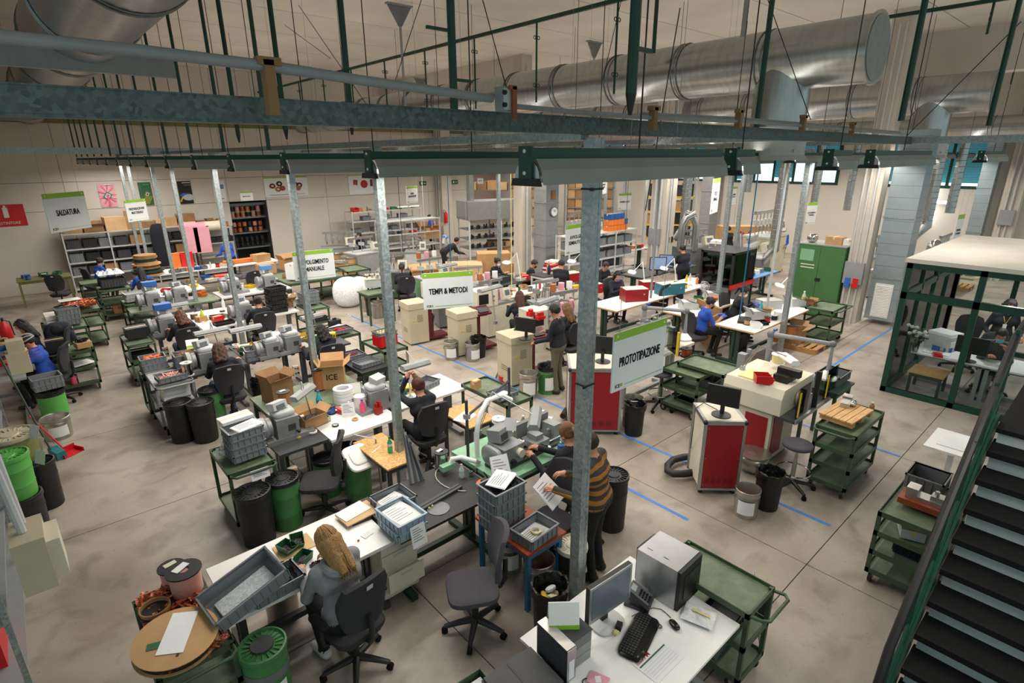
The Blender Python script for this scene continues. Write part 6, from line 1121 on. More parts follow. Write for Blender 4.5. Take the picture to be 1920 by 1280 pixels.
t = T('machine_jig', 'silver jig blocks on the small pallet', 'jig', (7.78, 2.1, 1.03), 10); M().b(-.1, .1, -.06, .05, 0, .06).b(.12, .24, -.05, .06, 0, .08).obj('block', 'steel', t); M().sup(.05, -.08, .04, .08, .04, .03, .8, .8).obj('foil', 'chrome', t, True); bottle('small brown bottle at the end of the small pallet trolley', (8.05, 1.86, .95), 'carddark', .12, .03, 'white')
crates(at(1560, 712, .95), 0, 1, 'the table behind the small pallet', .5, .35, .14, 'midgrey', 'dark grey'); bench('green steel table behind the small pallet', 8.3, 8.95, 2.35, 2.85, .95, 'greendark', 'green', .03, legs='L')
t = T('metal_basin', 'tilted silver basin on the floor behind the red-fronted cabinet', 'basin', tuple(at(1410, 880, .0))); M().sup(0, 0, .14, .2, .2, .14, .8, .7).obj('bowl', 'tin', t, True); M().lathe([(.19, .26), (.22, .26), (.22, .275), (.19, .275)], 24).obj('rim', 'tin', t, True)
# suction pipes with white funnels
for i, (a, b, f) in enumerate((((1440, 612), (1562, 645), (1555, 705)), ((1203, 562), (1288, 583), (1285, 645)))):
    z = 1.62; A = at(*a, z); A = at(a[0]+6, a[1]+14, z); B = at(*b, z); t = T('fume_extractor', ['grey extraction pipe with white funnel at the right of the automatic winder', 'grey extraction pipe with white funnel right of the prototyping sign'][i], 'extraction arm', (B.x, B.y, 0))
    q = A-B; M().tube([(q.x, q.y, 0.3), (q.x, q.y, z)], .04, 10).tube([(q.x, q.y, z), (0, 0, z), (0, 0, z-.42)], .034, 10).obj('pipe', 'greypaint', t, True); M().sup(q.x, q.y, z, .055, .055, .06, .9, .8).sup(0, 0, z, .045, .045, .05, .9, .8).obj('joint', 'midgrey', t, True); M().lathe([(.04, 0), (.13, -.1), (.13, -.13), (.12, -.13), (.03, -.0)], 24, 0, 0, z-.40, False).obj('funnel', 'whitegloss', t, True)
    M().c(q.x+.06, q.y-.03, z+.06, .09, .03, .03).obj('valve_handle', 'blue', t)
put_trolley('green trolley with crate between the funnel and the automatic winder', 8.3, 4.36, 0, .58, .85, .85, 3, -1); crates((8.3, 4.3, .5), 4, 1, 'the middle shelf of the trolley left of the automatic winder', .42, .32, .12, 'midgrey', 'dark grey'); put_box('flat white carton on the lowest shelf of the trolley left of the automatic winder', (8.3, 4.3, .165), .4, .3, .08, 5, False, 'whitegloss')
bench('beige machine table right of the prototyping sign', 7.2, 8.9, 5.0, 5.8, .95, 'cream', 'greypaint', .05); machine('winder with clear guard right of the prototyping sign', 8.1, 5.4, .7, .45, .55, 0, 'cream', 'machgrey', 0, z=.95); t = T('clear_guard', 'curved clear guard beside the prototyping sign', 'guard', tuple(at(1262, 660, 1.0)), -30); M().b(-.02, 0, -.2, .2, 0, .4).b(-.02, .2, .19, .2, 0, .38).obj('pane', 'clear', t); M().b(-.05, -.02, -.22, -.18, 0, .42).obj('edge_strip', 'yellow', t)
spool('copper spool under the white funnel by the prototyping sign', at(1286, 668, .8), 'copper', .1, .16, 'spool'); put_trolley('green trolley under the copper spool by the prototyping sign', *at(1290, 690, .8)[:2], 0, .5, .7, .78, 3, 0)
# beige control cabinets with wine-red consoles
def console(label, x, y, h=1.0, mon=False):
    t = T('control_console', label, 'machine', (x, y, 0), -8); M().b(-.22, .26, -.25, .25, .04, h-.14).obj('cabinet', 'beige', t); M().b(-.24, .28, -.27, .27, h-.14, h).obj('cabinet_top', 'beige', t); v = M()
    for i in range(6): v.b(-.02, .12, -.256, -.25, h*.55+i*.03, h*.55+i*.03+.008)
    for i in range(3): v.b(-.227, -.22, -.1, .1, .3+i*.04, .31+i*.04)
    v.obj('vent_slot', 'olive', t); M().b(-.14, -.06, -.258, -.25, h*.58, h*.6).obj('warning_label', 'yellow', t)
    M().b(.3, .42, -.12, .12, 0.06, .85).b(.28, .8, -.2, .2, .06, .12).obj('pedestal', 'wine', t); c = M().c(.45, -.15, .95, .36, .28, .05, rx=.45).b(.3, .62, -.1, .2, .8, .92).obj('console', 'wine', t); M().c(.45, -.19, .975, .24, .16, .02, rx=.45).obj('touch_panel', 'darkgrey', c)
    b = M().b(.45, 1.0, .05, .5, .95, 1.32).obj('drive_box', 'cream', t); M().b(.5, .75, .044, .05, 1.02, 1.25).obj('window', 'black', b)
    for i, cc in enumerate(('teal', 'brightred')): M().cyl((.88, .04, 1.18-.1*i), (.88, .02, 1.18-.1*i), .022, n=10).obj('push_button', cc, b)
    return t
console('beige control cabinet with wine-red console left of the metodi sign base', 6.62, 11.0); console('beige control cabinet with wine-red console below the metodi sign', 6.98, 9.6); console('beige control cabinet with monitor beside the standing navy man', 6.72, 7.55); monitor('black monitor on the beige cabinet beside the standing man', at(985, 635, 1.0), -70, .4, .26)
put_bucket('tin bucket with orange inside at the tape left of the metodi sign', 6.6, 11.2, 'copper', .4, .16); put_bucket('left tin bucket of the pair below the metodi sign', 6.58, 9.45, 'darkred', .4, .16); put_bucket('right tin bucket of the pair below the metodi sign', 6.86, 9.06, 'copper', .4, .16, True, 30); put_bucket('tin bucket beside the green bin near the standing man', 6.46, 6.86, 'darkred', .46, .17)
put_bag('black bag bin below the metodi sign', 7.11, 11.2, h=.52); put_bag('black bag bin behind the pair of tin buckets', 7.1, 9.15, h=.45); t = T('waste_bin', 'green drum with black bag and label beside the standing man', 'waste bin', (6.84, 6.76, 0), 20); bucket('black', .5, .17, True, 'bingreen')(t); M().lathe([(.17, .45), (.185, .48), (.18, .54), (.15, .53), (.1, .4)], 24, caps=False).obj('bin_bag', 'bag', t, True)
put_bag('black bag bin by the tin bucket near the white foam bags', *at(698, 590, 0)[:2], h=.55); put_bucket('tall tin bucket near the white foam bags', *at(709, 595, 0)[:2], 'tin', .45, .17, False); put_bucket('tin bucket behind the black bag near the foam bags', *at(690, 583, 0)[:2], 'tin', .45, .15, False)
t = T('broom', 'green broom stick leaning on the beige cabinet beside the standing man', 'broom', tuple(at(930, 708, 0))); q = at(968, 610, 1.1)-at(930, 708, 0); M().cyl((0, 0, 0), tuple(q), .016, n=8).obj('stick', 'bingreen', t); tag(M().lathe([(0, 0), (.12, 0), (.14, .12), (.13, .12), (.11, .01), (0, .01)], 18).obj('plastic_bowl', 'brightred', None, True, tuple(at(947, 713, 0))), 'red plastic bowl on the floor beside the beige cabinet', 'bowl')
person('person in navy jacket and khaki trousers standing at the beige console', (6.98, 6.62), 20, 'stand', .05, 'navy', 'khaki', 'shoe', ('short', 'hblack'), None, ((.16, .30, 1.08), (-.22, .33, .98)), (.15, .45), res=.017, s=1.02, skin='skin')
put_chair('chair of the long-haired person behind the standing man', 8.05, 7.25, -10); person('person with long light hair seated behind the standing man', (8.05, 7.3), 0, lean=.15, hair=('long', 'hlight'), hands=((.1, .45, .95), (-.2, .42, .95)), head=(0, .3), seat=.52)
put_chair('chair with purple rim of the red-haired person', 7.75, 8.55, -10); person('person with long red hair in navy seated right of the metodi sign', (8.0, 8.75), -30, lean=.15, hair=('long', 'hred'), hands=((.1, .45, .95), (-.2, .42, .95)), head=(0, .3), seat=.52)
for i, (x, y, lab) in enumerate(((8.45, 10.25, 'machine with pink reels right of the metodi sign'), (8.9, 8.2, 'machine with pink reels beside the standing man'), (9.4, 9.3, 'bench machine with steel columns behind the red-haired person'), (8.1, 11.6, 'bench machine with black trays near the masked woman'))): machine(lab, x, y, .8, .6, 1.35, -6*i, ['cream', 'cream', 'mint', 'midgrey'][i], 'machgrey', 1 if i < 2 else 0)
for i, q in enumerate(((875, 590), (900, 585), (1010, 600), (1022, 596))):
    t = T('foil_roll', 'pink film roll %s' % ['left of the red-haired person', 'just right of the metodi sign edge', 'left of the standing man head', 'behind the standing man head'][i], 'film roll', ((8.25, 10.2, .85), (8.6, 10.3, .85), (8.75, 8.15, .85), (9.05, 8.25, .85))[i]); M().lathe([(.02, 0), (.09, 0), (.09, .28), (.02, .28)], 20).obj('film', 'pink', t, True); M().cyl((0, 0, -.02), (0, 0, .3), .018, n=8).obj('core', 'card', t)
tag(M().b(-.06, .06, -.06, .06, 0, .08).lathe([(.0, .08), (.05, .08), (.05, .13), (0, .13)], 16).obj('label_dispenser', 'brightred', None, False, tuple(at(995, 592, 1.34))), 'red label dispenser beside the standing man', 'dispenser'); tag(M().b(-.09, .09, -.05, .05, 0, .06).b(-.07, .07, -.02, .02, .06, .13).obj('card_rack', 'brightred', None, False, tuple(at(1013, 598, 1.34))), 'red rack of white cards beside the standing man', 'rack')
for i, (q, z) in enumerate((((918, 540), 1.75), ((1025, 563), 1.75), ((838, 497), 1.7))):
    P = at(*q, z); tubelamp(['grey tube lamp left of the red-haired person', 'grey tube lamp left of the standing man head', 'grey tube lamp above the metodi sign corner'][i], P, (P.x+.3, P.y+.2, .95), 100, .6)
# ================================================================ right tables
bench('white table with grey instruments and the small fan', 10.8, 13.0, 6.18, 7.1, .8, 'white', 'greendark', .03, 'wood'); bench('long white table of the blue-shirt worker', 10.72, 13.45, 4.72, 5.6, .8, 'white', 'greendark', .03, 'wood'); bench('white bench with red cases and white lamps', 10.0, 14.6, 7.65, 8.55, .8, 'white', 'greendark', .03, 'wood')
def instrument(label, P, rz=0, s=1):
    def f(t): M().xz([(-.16, 0), (.16, 0), (.16, .1), (-.05, .16), (-.16, .16)], -.12, .12).obj('case', 'lightgrey', t); M().c(.07, 0, .14, .16, .2, .006, ry=.28).obj('panel', 'midgrey', t); M().tube([(-.15, .1, .1), (-.22, .1, .2), (-.22, -.1, .2), (-.15, -.1, .1)], .012, 6).obj('carry_handle', 'greypaint', t)
    rep('instr', f, 'test_instrument', label, 'instrument', tuple(P), rz, 'grey test instruments', s)
instrument('front grey test instrument on the table with the fan', at(1290, 578, .8), -30, 1.2); instrument('rear grey test instrument on the table with the fan', at(1335, 560, .8), -30, 1.2); instrument('grey test instrument in front of the blue-shirt worker', at(1420, 597, .8), -30, 1.3); instrument('grey test instrument at the right end of the worker table', at(1490, 572, .8), -30, 1.2)
t = T('desk_fan', 'small white desk fan on the white table', 'fan', tuple(at(1318, 558, .8)), 130); M().lathe([(0, 0), (.08, 0), (.07, .02), (0, .03)], 16).obj('base', 'whitegloss', t, True); M().cyl((0, 0, .02), (0, 0, .2), .015, n=8).obj('stem', 'whitegloss', t); g = M()
for r in (.04, .08, .12): g.tube([(r*math.cos(a*PI/10), .03, .3+r*math.sin(a*PI/10)) for a in range(20)], .004, 4, True)
for a in range(12): g.cyl((0, .03, .3), (.12*math.cos(a*PI/6), .03, .3+.12*math.sin(a*PI/6)), .003, n=4)
g.obj('grille', 'whitegloss', t); M().cyl((0, -.05, .3), (0, .02, .3), .035, n=12).obj('motor', 'white', t)
for i in range(4): M().c(.045*math.cos(i*PI/2), .0, .3+.045*math.sin(i*PI/2), .07, .006, .05, ry=-i*PI/2, rx=.4).obj('blade', 'lightgrey', t)
put_chair('dark chair behind the small white fan', 12.6, 7.5, 180); put_chair('chair below the red case bench', *at(1230, 605, .0)[:2], 0)
put_chair('chair with dark jacket of the blue-shirt worker', 10.55, 5.95, -110); person('person in blue shirt with black mask, glasses and blue gloves at the white table', (10.72, 5.95), -130, lean=.25, top='royal', hair=('bun', 'hblack'), mask='maskblack', hand='glove', sleeve=.5, hands=((.1, .42, .88), (-.1, .42, .88)), head=(0, .4), extra='glasses', seat=.48)
put_chair('chair of the masked worker beside the green cabinet', 12.3, 6.05, 180); person('person in navy with white mask and blue gloves near the green cabinet', (12.3, 6.0), -150, lean=.25, hair=('pony', 'hblack'), mask='maskwhite', hand='glove', hands=((.1, .42, .88), (-.1, .42, .88)), head=(0, .45), seat=.48)
bottle('turquoise water bottle on the worker table', at(1425, 590, .8), 'waterblue', .32, .04, 'teal'); bottle('clear bottle with green label on the worker table', at(1505, 570, .8), 'clearwhite', .32, .045, 'white', lab='limebottle'); bottle('pink bottle on the worker table', at(1493, 572, .8), 'pinkliq', .2, .04, 'blue'); put_box('brown carton on the worker table centre', at(1435, 592, .8), .24, .18, .14, 30, True, 'card'); put_box('large grey white carton on the worker table', at(1440, 578, .8), .5, .3, .22, -30, False, 'lightgrey'); put_box('small brown carton at the right end of the worker table', at(1520, 573, .8), .2, .2, .12, 0, True, 'carddark')
t = T('tub', 'white plastic tub on the worker table', 'tub', tuple(at(1463, 598, .8))); M().lathe([(0, 0), (.13, 0), (.15, .17), (.155, .18), (0, .18)], 22).obj('tub', 'whitegloss', t, True); tag(M().b(-.22, .22, -.12, .12, 0, .05).obj('black_tray', 'black', None, False, tuple(at(1395, 602, .8)), (0, 0, .4)), 'black keyboard tray in front of the blue-shirt worker', 'tray'); put_box('brown panel box between the two workers', (11.5, 6.2, .0), .06, 1.0, 1.0, -30, False, 'carddark')
put_box('open carton of black parts below the worker table', at(1487, 640, .1), .5, .4, .34, 8, True, 'card', 'black'); spool('large copper spool in front of the worker table', at(1477, 632, .35), 'copperwire', .16, .3, 'spool', 0, 'paper'); put_bag('black round waste bin under the worker table', *at(1382, 662, 0)[:2], h=.5, r=.2); spool('orange reel beside the large copper spool', at(1456, 640, .3), 'orange', .1, .12, 'cream')
def pallet(label, x, y, z=0, rz=0, w=1.0, dd=.7):
    def f(t):
        for i in range(5): M().b(-w/2, w/2, -dd/2+i*dd/4.6, -dd/2+i*dd/4.6+.1, .1, .12).obj('top_board', 'pallet', t)
        for i in range(3): M().b(-w/2+i*(w-.1)/2, -w/2+i*(w-.1)/2+.1, -dd/2, dd/2, 0, .1).obj('bearer', 'pallet', t)
    rep(('pal', w, dd), f, 'pallet', label, 'pallet', (x, y, z), rz, 'wooden pallets')
pallet('wooden pallet on the floor right of the large copper spool', *at(1515, 650, 0)[:2]); pallet('wooden pallet under the dark far bench', *at(1345, 530, 0)[:2]); pallet('wooden pallet in front of the foam bags', *at(645, 525, 0)[:2]); pallet('wooden pallet seen through the booth glass', *at(1795, 540, 0)[:2])
t = T('steel_cabinet', 'tall green steel cabinet with two doors', 'cabinet', (16.25, 5.5, 0)); M().b(-.4, .4, -.55, .65, .04, 1.92).obj('body', 'cabgreen', t); M().b(-.41, .41, -.56, .66, 1.92, 1.95).obj('top', 'greypaint', t)
for a, b in ((-.54, .045), (.055, .64)): M().b(-.412, -.4, a, b, .08, 1.88).obj('door', 'cabgreen', t)
M().b(-.43, -.41, -.05, .08, .98, 1.06).obj('lock', 'black', t); M().b(-.416, -.412, .2, .55, 1.5, 1.8).obj('notice', 'mint', t)
for z in (1.3, 1.38): M().b(-.416, -.412, .15, .5, z, z+.03).obj('label', 'cream', t)
put_trolley('green trolley in front of the green steel cabinet', *at(1545, 600, .5)[:2], 0, .9, .6, .85, 3, -1); put_box('cardboard box on top of the green steel cabinet', (16.2, 5.35, 1.95), .35, .4, .2, 0, False, 'card'); tag(M().sup(0, 0, .12, .14, .14, .12, 1, .8).obj('steel_bowl', 'chrome', None, True, (16.1, 5.9, 1.95)), 'shiny steel bowl on the green cabinet', 'bowl'); put_box('white gadget box on top of the green cabinet', (16.3, 5.05, 1.95), .3, .3, .15, 20, False, 'whitegloss')
t = T('caged_winder', 'dark caged machine with red rail left of the green cabinet', 'machine', (14.6, 7.4, 0), 0); M().b(-.6, .6, -.4, .5, .1, .8).obj('cabinet', 'midgrey', t); M().b(-.65, .65, -.45, -.4, .78, .9).obj('front_rail', 'brightred', t)
for a, b, c_, e in ((-.6, .6, -.42, -.4), (-.62, -.6, -.4, .5)): M().b(a, b, c_, e, .9, 1.7).obj('guard_pane', 'smoke', t)
for x in (-.6, .6):
    for y in (-.4, .5): M().b(x-.03, x+.03, y-.03, y+.03, .1, 1.75).obj('frame_post', 'black', t)
M().b(-.63, .63, -.43, .53, 1.7, 1.76).obj('top_frame', 'black', t); M().b(-.4, .4, -.2, .3, .9, 1.3).cyl((-.3, 0, 1.3), (-.3, 0, 1.6), .06, n=10).cyl((.2, 0, 1.3), (.2, 0, 1.6), .06, n=10).obj('mechanism', 'machgrey', t)
t = T('rod_stand', 'green stand holding a bundle of steel rods', 'rod stand', tuple(at(1385, 525, 0))); M().b(-.35, .35, -.02, .02, .5, .56).b(-.35, .35, .3, .34, .3, .36).b(.2, .35, -.02, .34, 0, .56).b(-.35, -.3, -.02, .34, 0, .56).obj('stand', 'bingreen', t)
for i in range(9): M().cyl((-.28+i*.06, .0, .05), (-.05+i*.07, .35, 1.5+.05*(i % 3)), .02, n=6).obj('rod', ('steel', 'lightgrey', 'midgrey')[i % 3], t)
# ================================================================ people and things on the red case bench
def case(label, P, rz, m, w=.45, d_=.3, h=.2):
    def f(t): M().b(-w/2, w/2, -d_/2, d_/2, 0, h).obj('body', m, t); M().b(-w/2+.01, w/2-.01, -d_/2+.01, d_/2-.01, h, h+.01).obj('lid', 'cream', t); M().cyl((w*.3, -d_/2, h*.6), (w*.3, -d_/2-.012, h*.6), .02, n=10).obj('latch', 'steel', t)
    rep(('case', m, w, d_, h), f, 'instrument_case', label, 'case', tuple(P), rz, 'coloured instrument cases')
case('large red case beside the grey pipe', at(1188, 562, .8), -30, 'redmach', .6, .4, .3); case('small red case behind the grey pipe', at(1212, 542, .8), -30, 'redmach', .35, .3, .22); case('teal case on the white bench', at(1255, 550, .8), -20, 'tealbox', .7, .35, .28); case('red case left of the nearest post top', at(1070, 527, .8), -10, 'red', .5, .35, .25); case('dark red case right of the nearest post', at(1114, 548, .8), -10, 'red', .35, .3, .24)
bench('white bench left of the red case bench behind the nearest post', 9.0, 11.2, 10.3, 11.0, .8, 'white', 'greendark', .03, 'wood')
put_chair('chair of the long-haired masked person at the red case', 11.55, 8.95, 170); person('person with long dark hair and purple mask in navy at the red case', (11.6, 9.0), 160, lean=.15, top='navy2', hair=('long', 'hblack'), mask='maskpurple', hands=((.1, .42, .9), (-.1, .42, .9)), head=(0, .3), seat=.5)
person('person standing in black with mask left of the nearest post', (10.4, 9.85), -60, 'stand', .12, 'navy', hair=('short', 'hdark'), mask='maskblack', hands=((.1, .4, 1.05), (-.1, .42, 1.0)), head=(.0, .5))
person('person with pulled-down mask seated right of the nearest post', (12.6, 10.3), 170, lean=.3, hair=('short', 'hdark'), hands=((.1, .42, .88), (-.1, .42, .88)), head=(0, .4), seat=.48); person('person with dark bun and white mask in navy by the dark trays', (10.6, 12.85), 200, lean=.2, hair=('bun', 'hblack'), mask='maskwhite', hands=((.1, .42, .88), (-.1, .42, .88)), head=(0, .3), seat=.48); person('person with short dark hair leaning over beside the white steel table', (11.2, 12.0), -140, lean=.35, hair=('short', 'hdark'), hands=((.1, .42, .85), (-.1, .42, .85)), head=(0, .4), seat=.48, mask='maskblack')
person('person in navy seen from behind standing at the far dark bench', (14.9, 9.0), -15, 'stand', .08, 'navy', hair=('bun', 'hblack'), hands=((.15, .4, 1.05), (-.15, .4, 1.05)), head=(0, .4), wide=1.15, stride=.1)
put_chair('chair of the bun person by the dark trays', 10.6, 13.0, 20); put_chair('chair of the leaning man beside the white steel table', 11.3, 12.2, 40); put_chair('chair of the man with pulled-down mask', 12.65, 10.5, 0)
bench('dark table with stacked dark trays before the bun person', 9.6, 11.3, 11.6, 12.4, .78, 'darkgrey', 'midgrey'); crates((10.2, 12.0, .78), 10, 3, 'the dark table before the bun person', .6, .4, .06, 'darkgrey', 'flat dark grey'); bench('white steel table with stacked red and white binders', 10.95, 12.3, 11.0, 11.6, .95, 'darkgrey', 'white', .03, legs='L')
for i in range(4): put_box('red and white carton, %s of the pile on the white steel table' % ORD[3-i], (11.6, 11.35, .95+i*.06), .4, .3, .058, i*4, False, ['whitegloss', 'red'][i % 2]); put_box('red and white carton, %s of the pile behind the white steel table' % ORD[3-i], (12.1, 11.8, .95+i*.06), .4, .3, .058, i*4, False, ['red', 'whitegloss'][i % 2])
bottle('dark tall bottle on the white steel table', (11.35, 11.2, .95), 'navy2', .3, .05, 'blue'); bench('grey stand behind the white steel table', 11.85, 12.4, 11.6, 12.05, .95, 'greypaint', 'greypaint', .03, legs='L'); tag(M().c(0, 0, .05, .25, .15, .1).sup(0, 0, .12, .12, .07, .04).obj('glue_gun_case', 'yellow', None, False, tuple(at(1078, 545, .8))), 'yellow tool case left of the nearest post', 'case')
for i, (q, z) in enumerate((((1245, 503), 1.3), ((1185, 510), 1.3), ((1462, 535), 1.35), ((950, 492), 1.35), ((1072, 490), 1.5))):
    P = at(*q, z); t = T('magnifier_lamp', ['white magnifier lamp in front of the two screens', 'white magnifier lamp over the red case worker', 'white magnifier lamp beside the green cabinet', 'white magnifier lamp at the bun person', 'white magnifier lamp at the standing masked man'][i], 'lamp', (P.x, P.y, .8)); M().sup(0, 0, z-.8, .2, .11, .03, .7, .6, 18, 6, rx=.2, rz=.5).obj('head', 'whitegloss', t, True); M().tube([(.1, .0, z-.78), (.3, -.1, z-.55), (.36, -.2, 0)], .015, 8).obj('arm', 'whitegloss', t, True)
# ================================================================ staircase at the right
t = T('staircase', 'black steel staircase with green stringers and pale risers at the right', 'staircase', (0, 0, 0)); n = 10; g, r0 = .203, .182
for i in range(n):
    x = 3.82+i*g; z = .182*(i+1)-.06+.1
    M().b(x, x+g+.12, -.62, .44, z-.05, z).obj('tread', 'rubber', t); M().b(x+.085, x+.1, -.6, .42, z-r0, z-.05).obj('riser', 'riser', t)
x1 = 3.82+n*g; z1 = .182*n+.04
M().b(x1, x1+1.4, -.62, .44, z1+.1, z1+.14).obj('landing', 'rubber', t); M().b(x1+.04, x1+.055, -.6, .42, z1-.06, z1+.1).obj('riser', 'riser', t)
for y, nm in ((.45, 1), (-.64, 0)): M().xz([(3.62, 0), (3.86, 0), (x1+.2, z1), (x1+.2, z1+.2), (x1, z1+.2)], y, y+.02).obj('stringer', 'dgreen', t)
for i in range(6):
    x = 3.95+i*.4; z = (x-3.82)*.9+.1; M().b(x-.015, x+.015, .47, .5, z-.1, z+.82).obj('baluster', 'dgreen', t)
M().tube([(3.78, .49, .72), (3.86, .49, .98), (x1+.1, .49, z1+.92), (x1+1.4, .49, z1+1.02)], .03, 8).obj('handrail', 'black', t, True); M().xz([(3.9, .75), (x1, z1+.68), (x1, z1+.8), (3.9, .87)], .48, .5).obj('rail_panel', 'black', t)
for o in (.25, .45): M().tube([(3.85, .48, o), (x1+.1, .48, z1+o-.02)], .014, 6).obj('mid_rail', 'dgreen', t)
# trolley beside the stairs
put_trolley('green trolley with machine parts beside the staircase', 6.3, .82, 90, .56, 1.0, .85, 4, 0); crates((6.62, .9, .87), 0, 1, 'the trolley beside the staircase', .36, .34, .16, 'midgrey', 'slate grey'); t = T('machine_vice', 'steel vice on a wooden board beside the staircase', 'vice', (6.2, .8, .87), 0); M().b(-.12, .12, -.2, .22, 0, .06).obj('board', 'woodred', t); M().b(-.06, .08, -.16, .18, .06, .1).b(-.06, .08, .08, .18, .1, .17).b(-.04, .07, -.14, -.02, .1, .15).obj('vice', 'steel', t); M().cyl((.0, -.06, .15), (.0, -.06, .2), .02, n=8).obj('screw', 'steel', t)
crates((6.15, .8, .38), 0, 1, 'the lower shelf beside the staircase', .4, .3, .14, 'navy2', 'dark blue'); put_box('grey power unit on the upper shelf beside the staircase', (6.05, .85, .62), .3, .2, .1, 20, False, 'lightgrey')
t = T('rolling_table', 'small white rolling table with papers behind the staircase', 'table', tuple(at(1790, 830, .75))); M().b(-.35, .35, -.25, .25, -.03, 0).obj('top', 'whitegloss', t); M().b(-.03, .03, -.03, .03, -.7, -.03).b(-.3, .3, -.03, .03, -.72, -.68).obj('frame', 'white', t); M().cyl((-.3, -.02, -.73), (-.3, .02, -.73), .03, n=10).cyl((.3, -.02, -.73), (.3, .02, -.73), .03, n=10).obj('wheel', 'black', t); M().c(-.1, 0, .006, .21, .3, .01).obj('paper', 'paper', t)
# ================================================================ glass booth
bx, by, BH = 11.5, 2.6, 2.42; t = T('glass_booth', 'green-framed glass office booth with flat white roof', 'booth', (bx, by, 0)); L, W = 4.2, 4.0
def mem(x0, x1, y0, y1, z0, z1): M().b(x0, x1, y0, y1, z0, z1).obj('frame_bar', 'dgreen', t)
ys = [0, -1.02, -2.04, -3.06, -W]; xs = [0, 1.05, 2.1, 3.15, L]
for y in ys: mem(0, .08, y-.09, y, 0, BH); mem(L, L+.08, y-.09, y, 0, BH)
for x in xs[1:]: mem(x, x+.08, -.08, 0, 0, BH)
for z0, z1 in ((0, .1), (1.78, 1.9), (BH-.1, BH)): mem(0, .08, -W, 0, z0, z1); mem(0, L, -.08, 0, z0, z1); mem(L, L+.08, -W, 0, z0, z1)
for a, b in zip(ys, ys[1:]):
    for z0, z1 in ((.1, 1.78), (1.9, BH-.1)): M().b(.035, .045, b, a-.09, z0, z1).obj('pane', 'glass', t)
for a, b in zip(xs, xs[1:]):
    for z0, z1 in ((.1, 1.78), (1.9, BH-.1)): M().b(a+.08, b, -.045, -.035, z0, z1).obj('pane', 'glass', t)
M().b(-.03, L+.15, -W, .03, BH, BH+.07).obj('roof', 'offwhite', t)
bench('white desk inside the glass booth', 11.95, 12.75, .2, 2.35, .74, 'whitegloss', 'greypaint', .03); bench('small wooden bench under the booth desk', 11.8, 12.35, 1.75, 2.3, .4, 'wood', 'greendark', .02, legs='L')
t = T('printer', 'white office printer on the booth desk', 'printer', (12.55, 2.0, .74), -20); M().b(-.2, .2, -.22, .22, 0, .28).obj('body', 'lightgrey', t); M().b(-.18, .18, -.2, .2, .28, .33).obj('scanner_lid', 'whitegloss', t); M().b(-.19, .19, -.235, -.22, .1, .2).obj('tray', 'white', t)
t = T('flower_vase', 'white flowers in a glass vase on the booth desk', 'flowers', (11.92, 2.3, .74)); M().lathe([(.05, 0), (.06, .02), (.07, .16), (.06, .16), (.05, .02), (0, .02)], 18, caps=False).obj('vase', 'clear', t, True); rn = random.Random(2); k = M(); f_ = M()
for i in range(46): a = rn.random()*6.3; r = .17*rn.random()**.5; z = .2+.25*rn.random(); k.sup(r*math.cos(a), r*math.sin(a), z, .035, .02, .008, 1, 1, 6, 4, rz=a, rx=rn.uniform(-1, 1))
for i in range(16): a = rn.random()*6.3; r = .05+.14*rn.random(); f_.sup(r*math.cos(a), r*math.sin(a), .32+.16*rn.random(), .035, .035, .03, 1, 1, 8, 5)
k.obj('leaves', 'leaf', t); f_.obj('blossoms', 'petal', t, True); M().tube([(0, 0, .02), (.03, .02, .3)], .008, 5).tube([(0, .01, .02), (-.04, .02, .3)], .008, 5).obj('stems', 'leaf', t)
monitor('black monitor on the booth desk facing away', (12.05, 1.52, .74), 90, .45, .3); put_box('blue paper stack on the booth desk', (12.4, 1.98, .74), .22, .3, .08, 10, False, 'blue'); tag(M().c(0, 0, .02, .2, .14, .03).c(0, 0, .045, .12, .08, .02).obj('calculator_pad', 'brightred', None, False, (11.98, 1.95, .74), (0, 0, .3)), 'red pad with green notes on the booth desk', 'pad'); paper('white papers on the booth desk', (12.2, 2.0, .742), .3, .4, 0)
put_chair('chair of the seated man in the booth', 12.75, 1.25, 110); person('person in grey sweater with blue mask seated in the glass booth', (12.62, 1.25), 100, lean=.2, top='greysweater', hair=('short', 'hdark'), mask='maskblue', hands=((.1, .4, .86), (-.1, .35, 1.0)), head=(0, .45), seat=.48); person('person in dark jacket with badge standing in the glass booth', (13.5, 1.35), 120, 'stand', .05, 'navy', hair=('curly', 'hdark'), hands=((.2, .2, .95), (-.2, .25, 1.0)), head=(0, .3), extra='badge'); put_chair('empty black chair standing behind the booth desk', 13.9, 1.9, 90)
# ================================================================ signs
def sign_px(label, lines, l, r, w, h, size, **k):
    A0, B0 = at(*l, 3.2), at(*r, 3.2); s = w/(A0-B0).length; z = CH-1.0*s; A, B = at(*l, z), at(*r, z); c = (A+B)/2
    return sign(label, lines, (c.x, c.y, z-h/2), w, h, math.degrees(math.atan2(B.y-A.y, B.x-A.x)), size, **k)
sign_px('large prototyping sign in shade beside the nearest post', [('PROTOTIPAZIONE', .78)], (1151, 626), (1250, 595), .6, .43, .095, hang=1)
sign_px('white TEMPI & METODI sign with lime strip', [('TEMPI & METODI', .77)], (791, 513), (886, 507), .6, .43, .095, hang=1); sign_px('white AVVOLGIMENTO MANUALE sign with lime strip', [('AVVOLGIMENTO', .72), ('MANUALE', .46)], (547, 473), (624, 466), .6, .43, .095, hang=1); sign_px('pale SALDATURA sign on the left', [('SALDATURA', .56)], (76, 364), (155, 358), .6, .43, .09, hang=1)
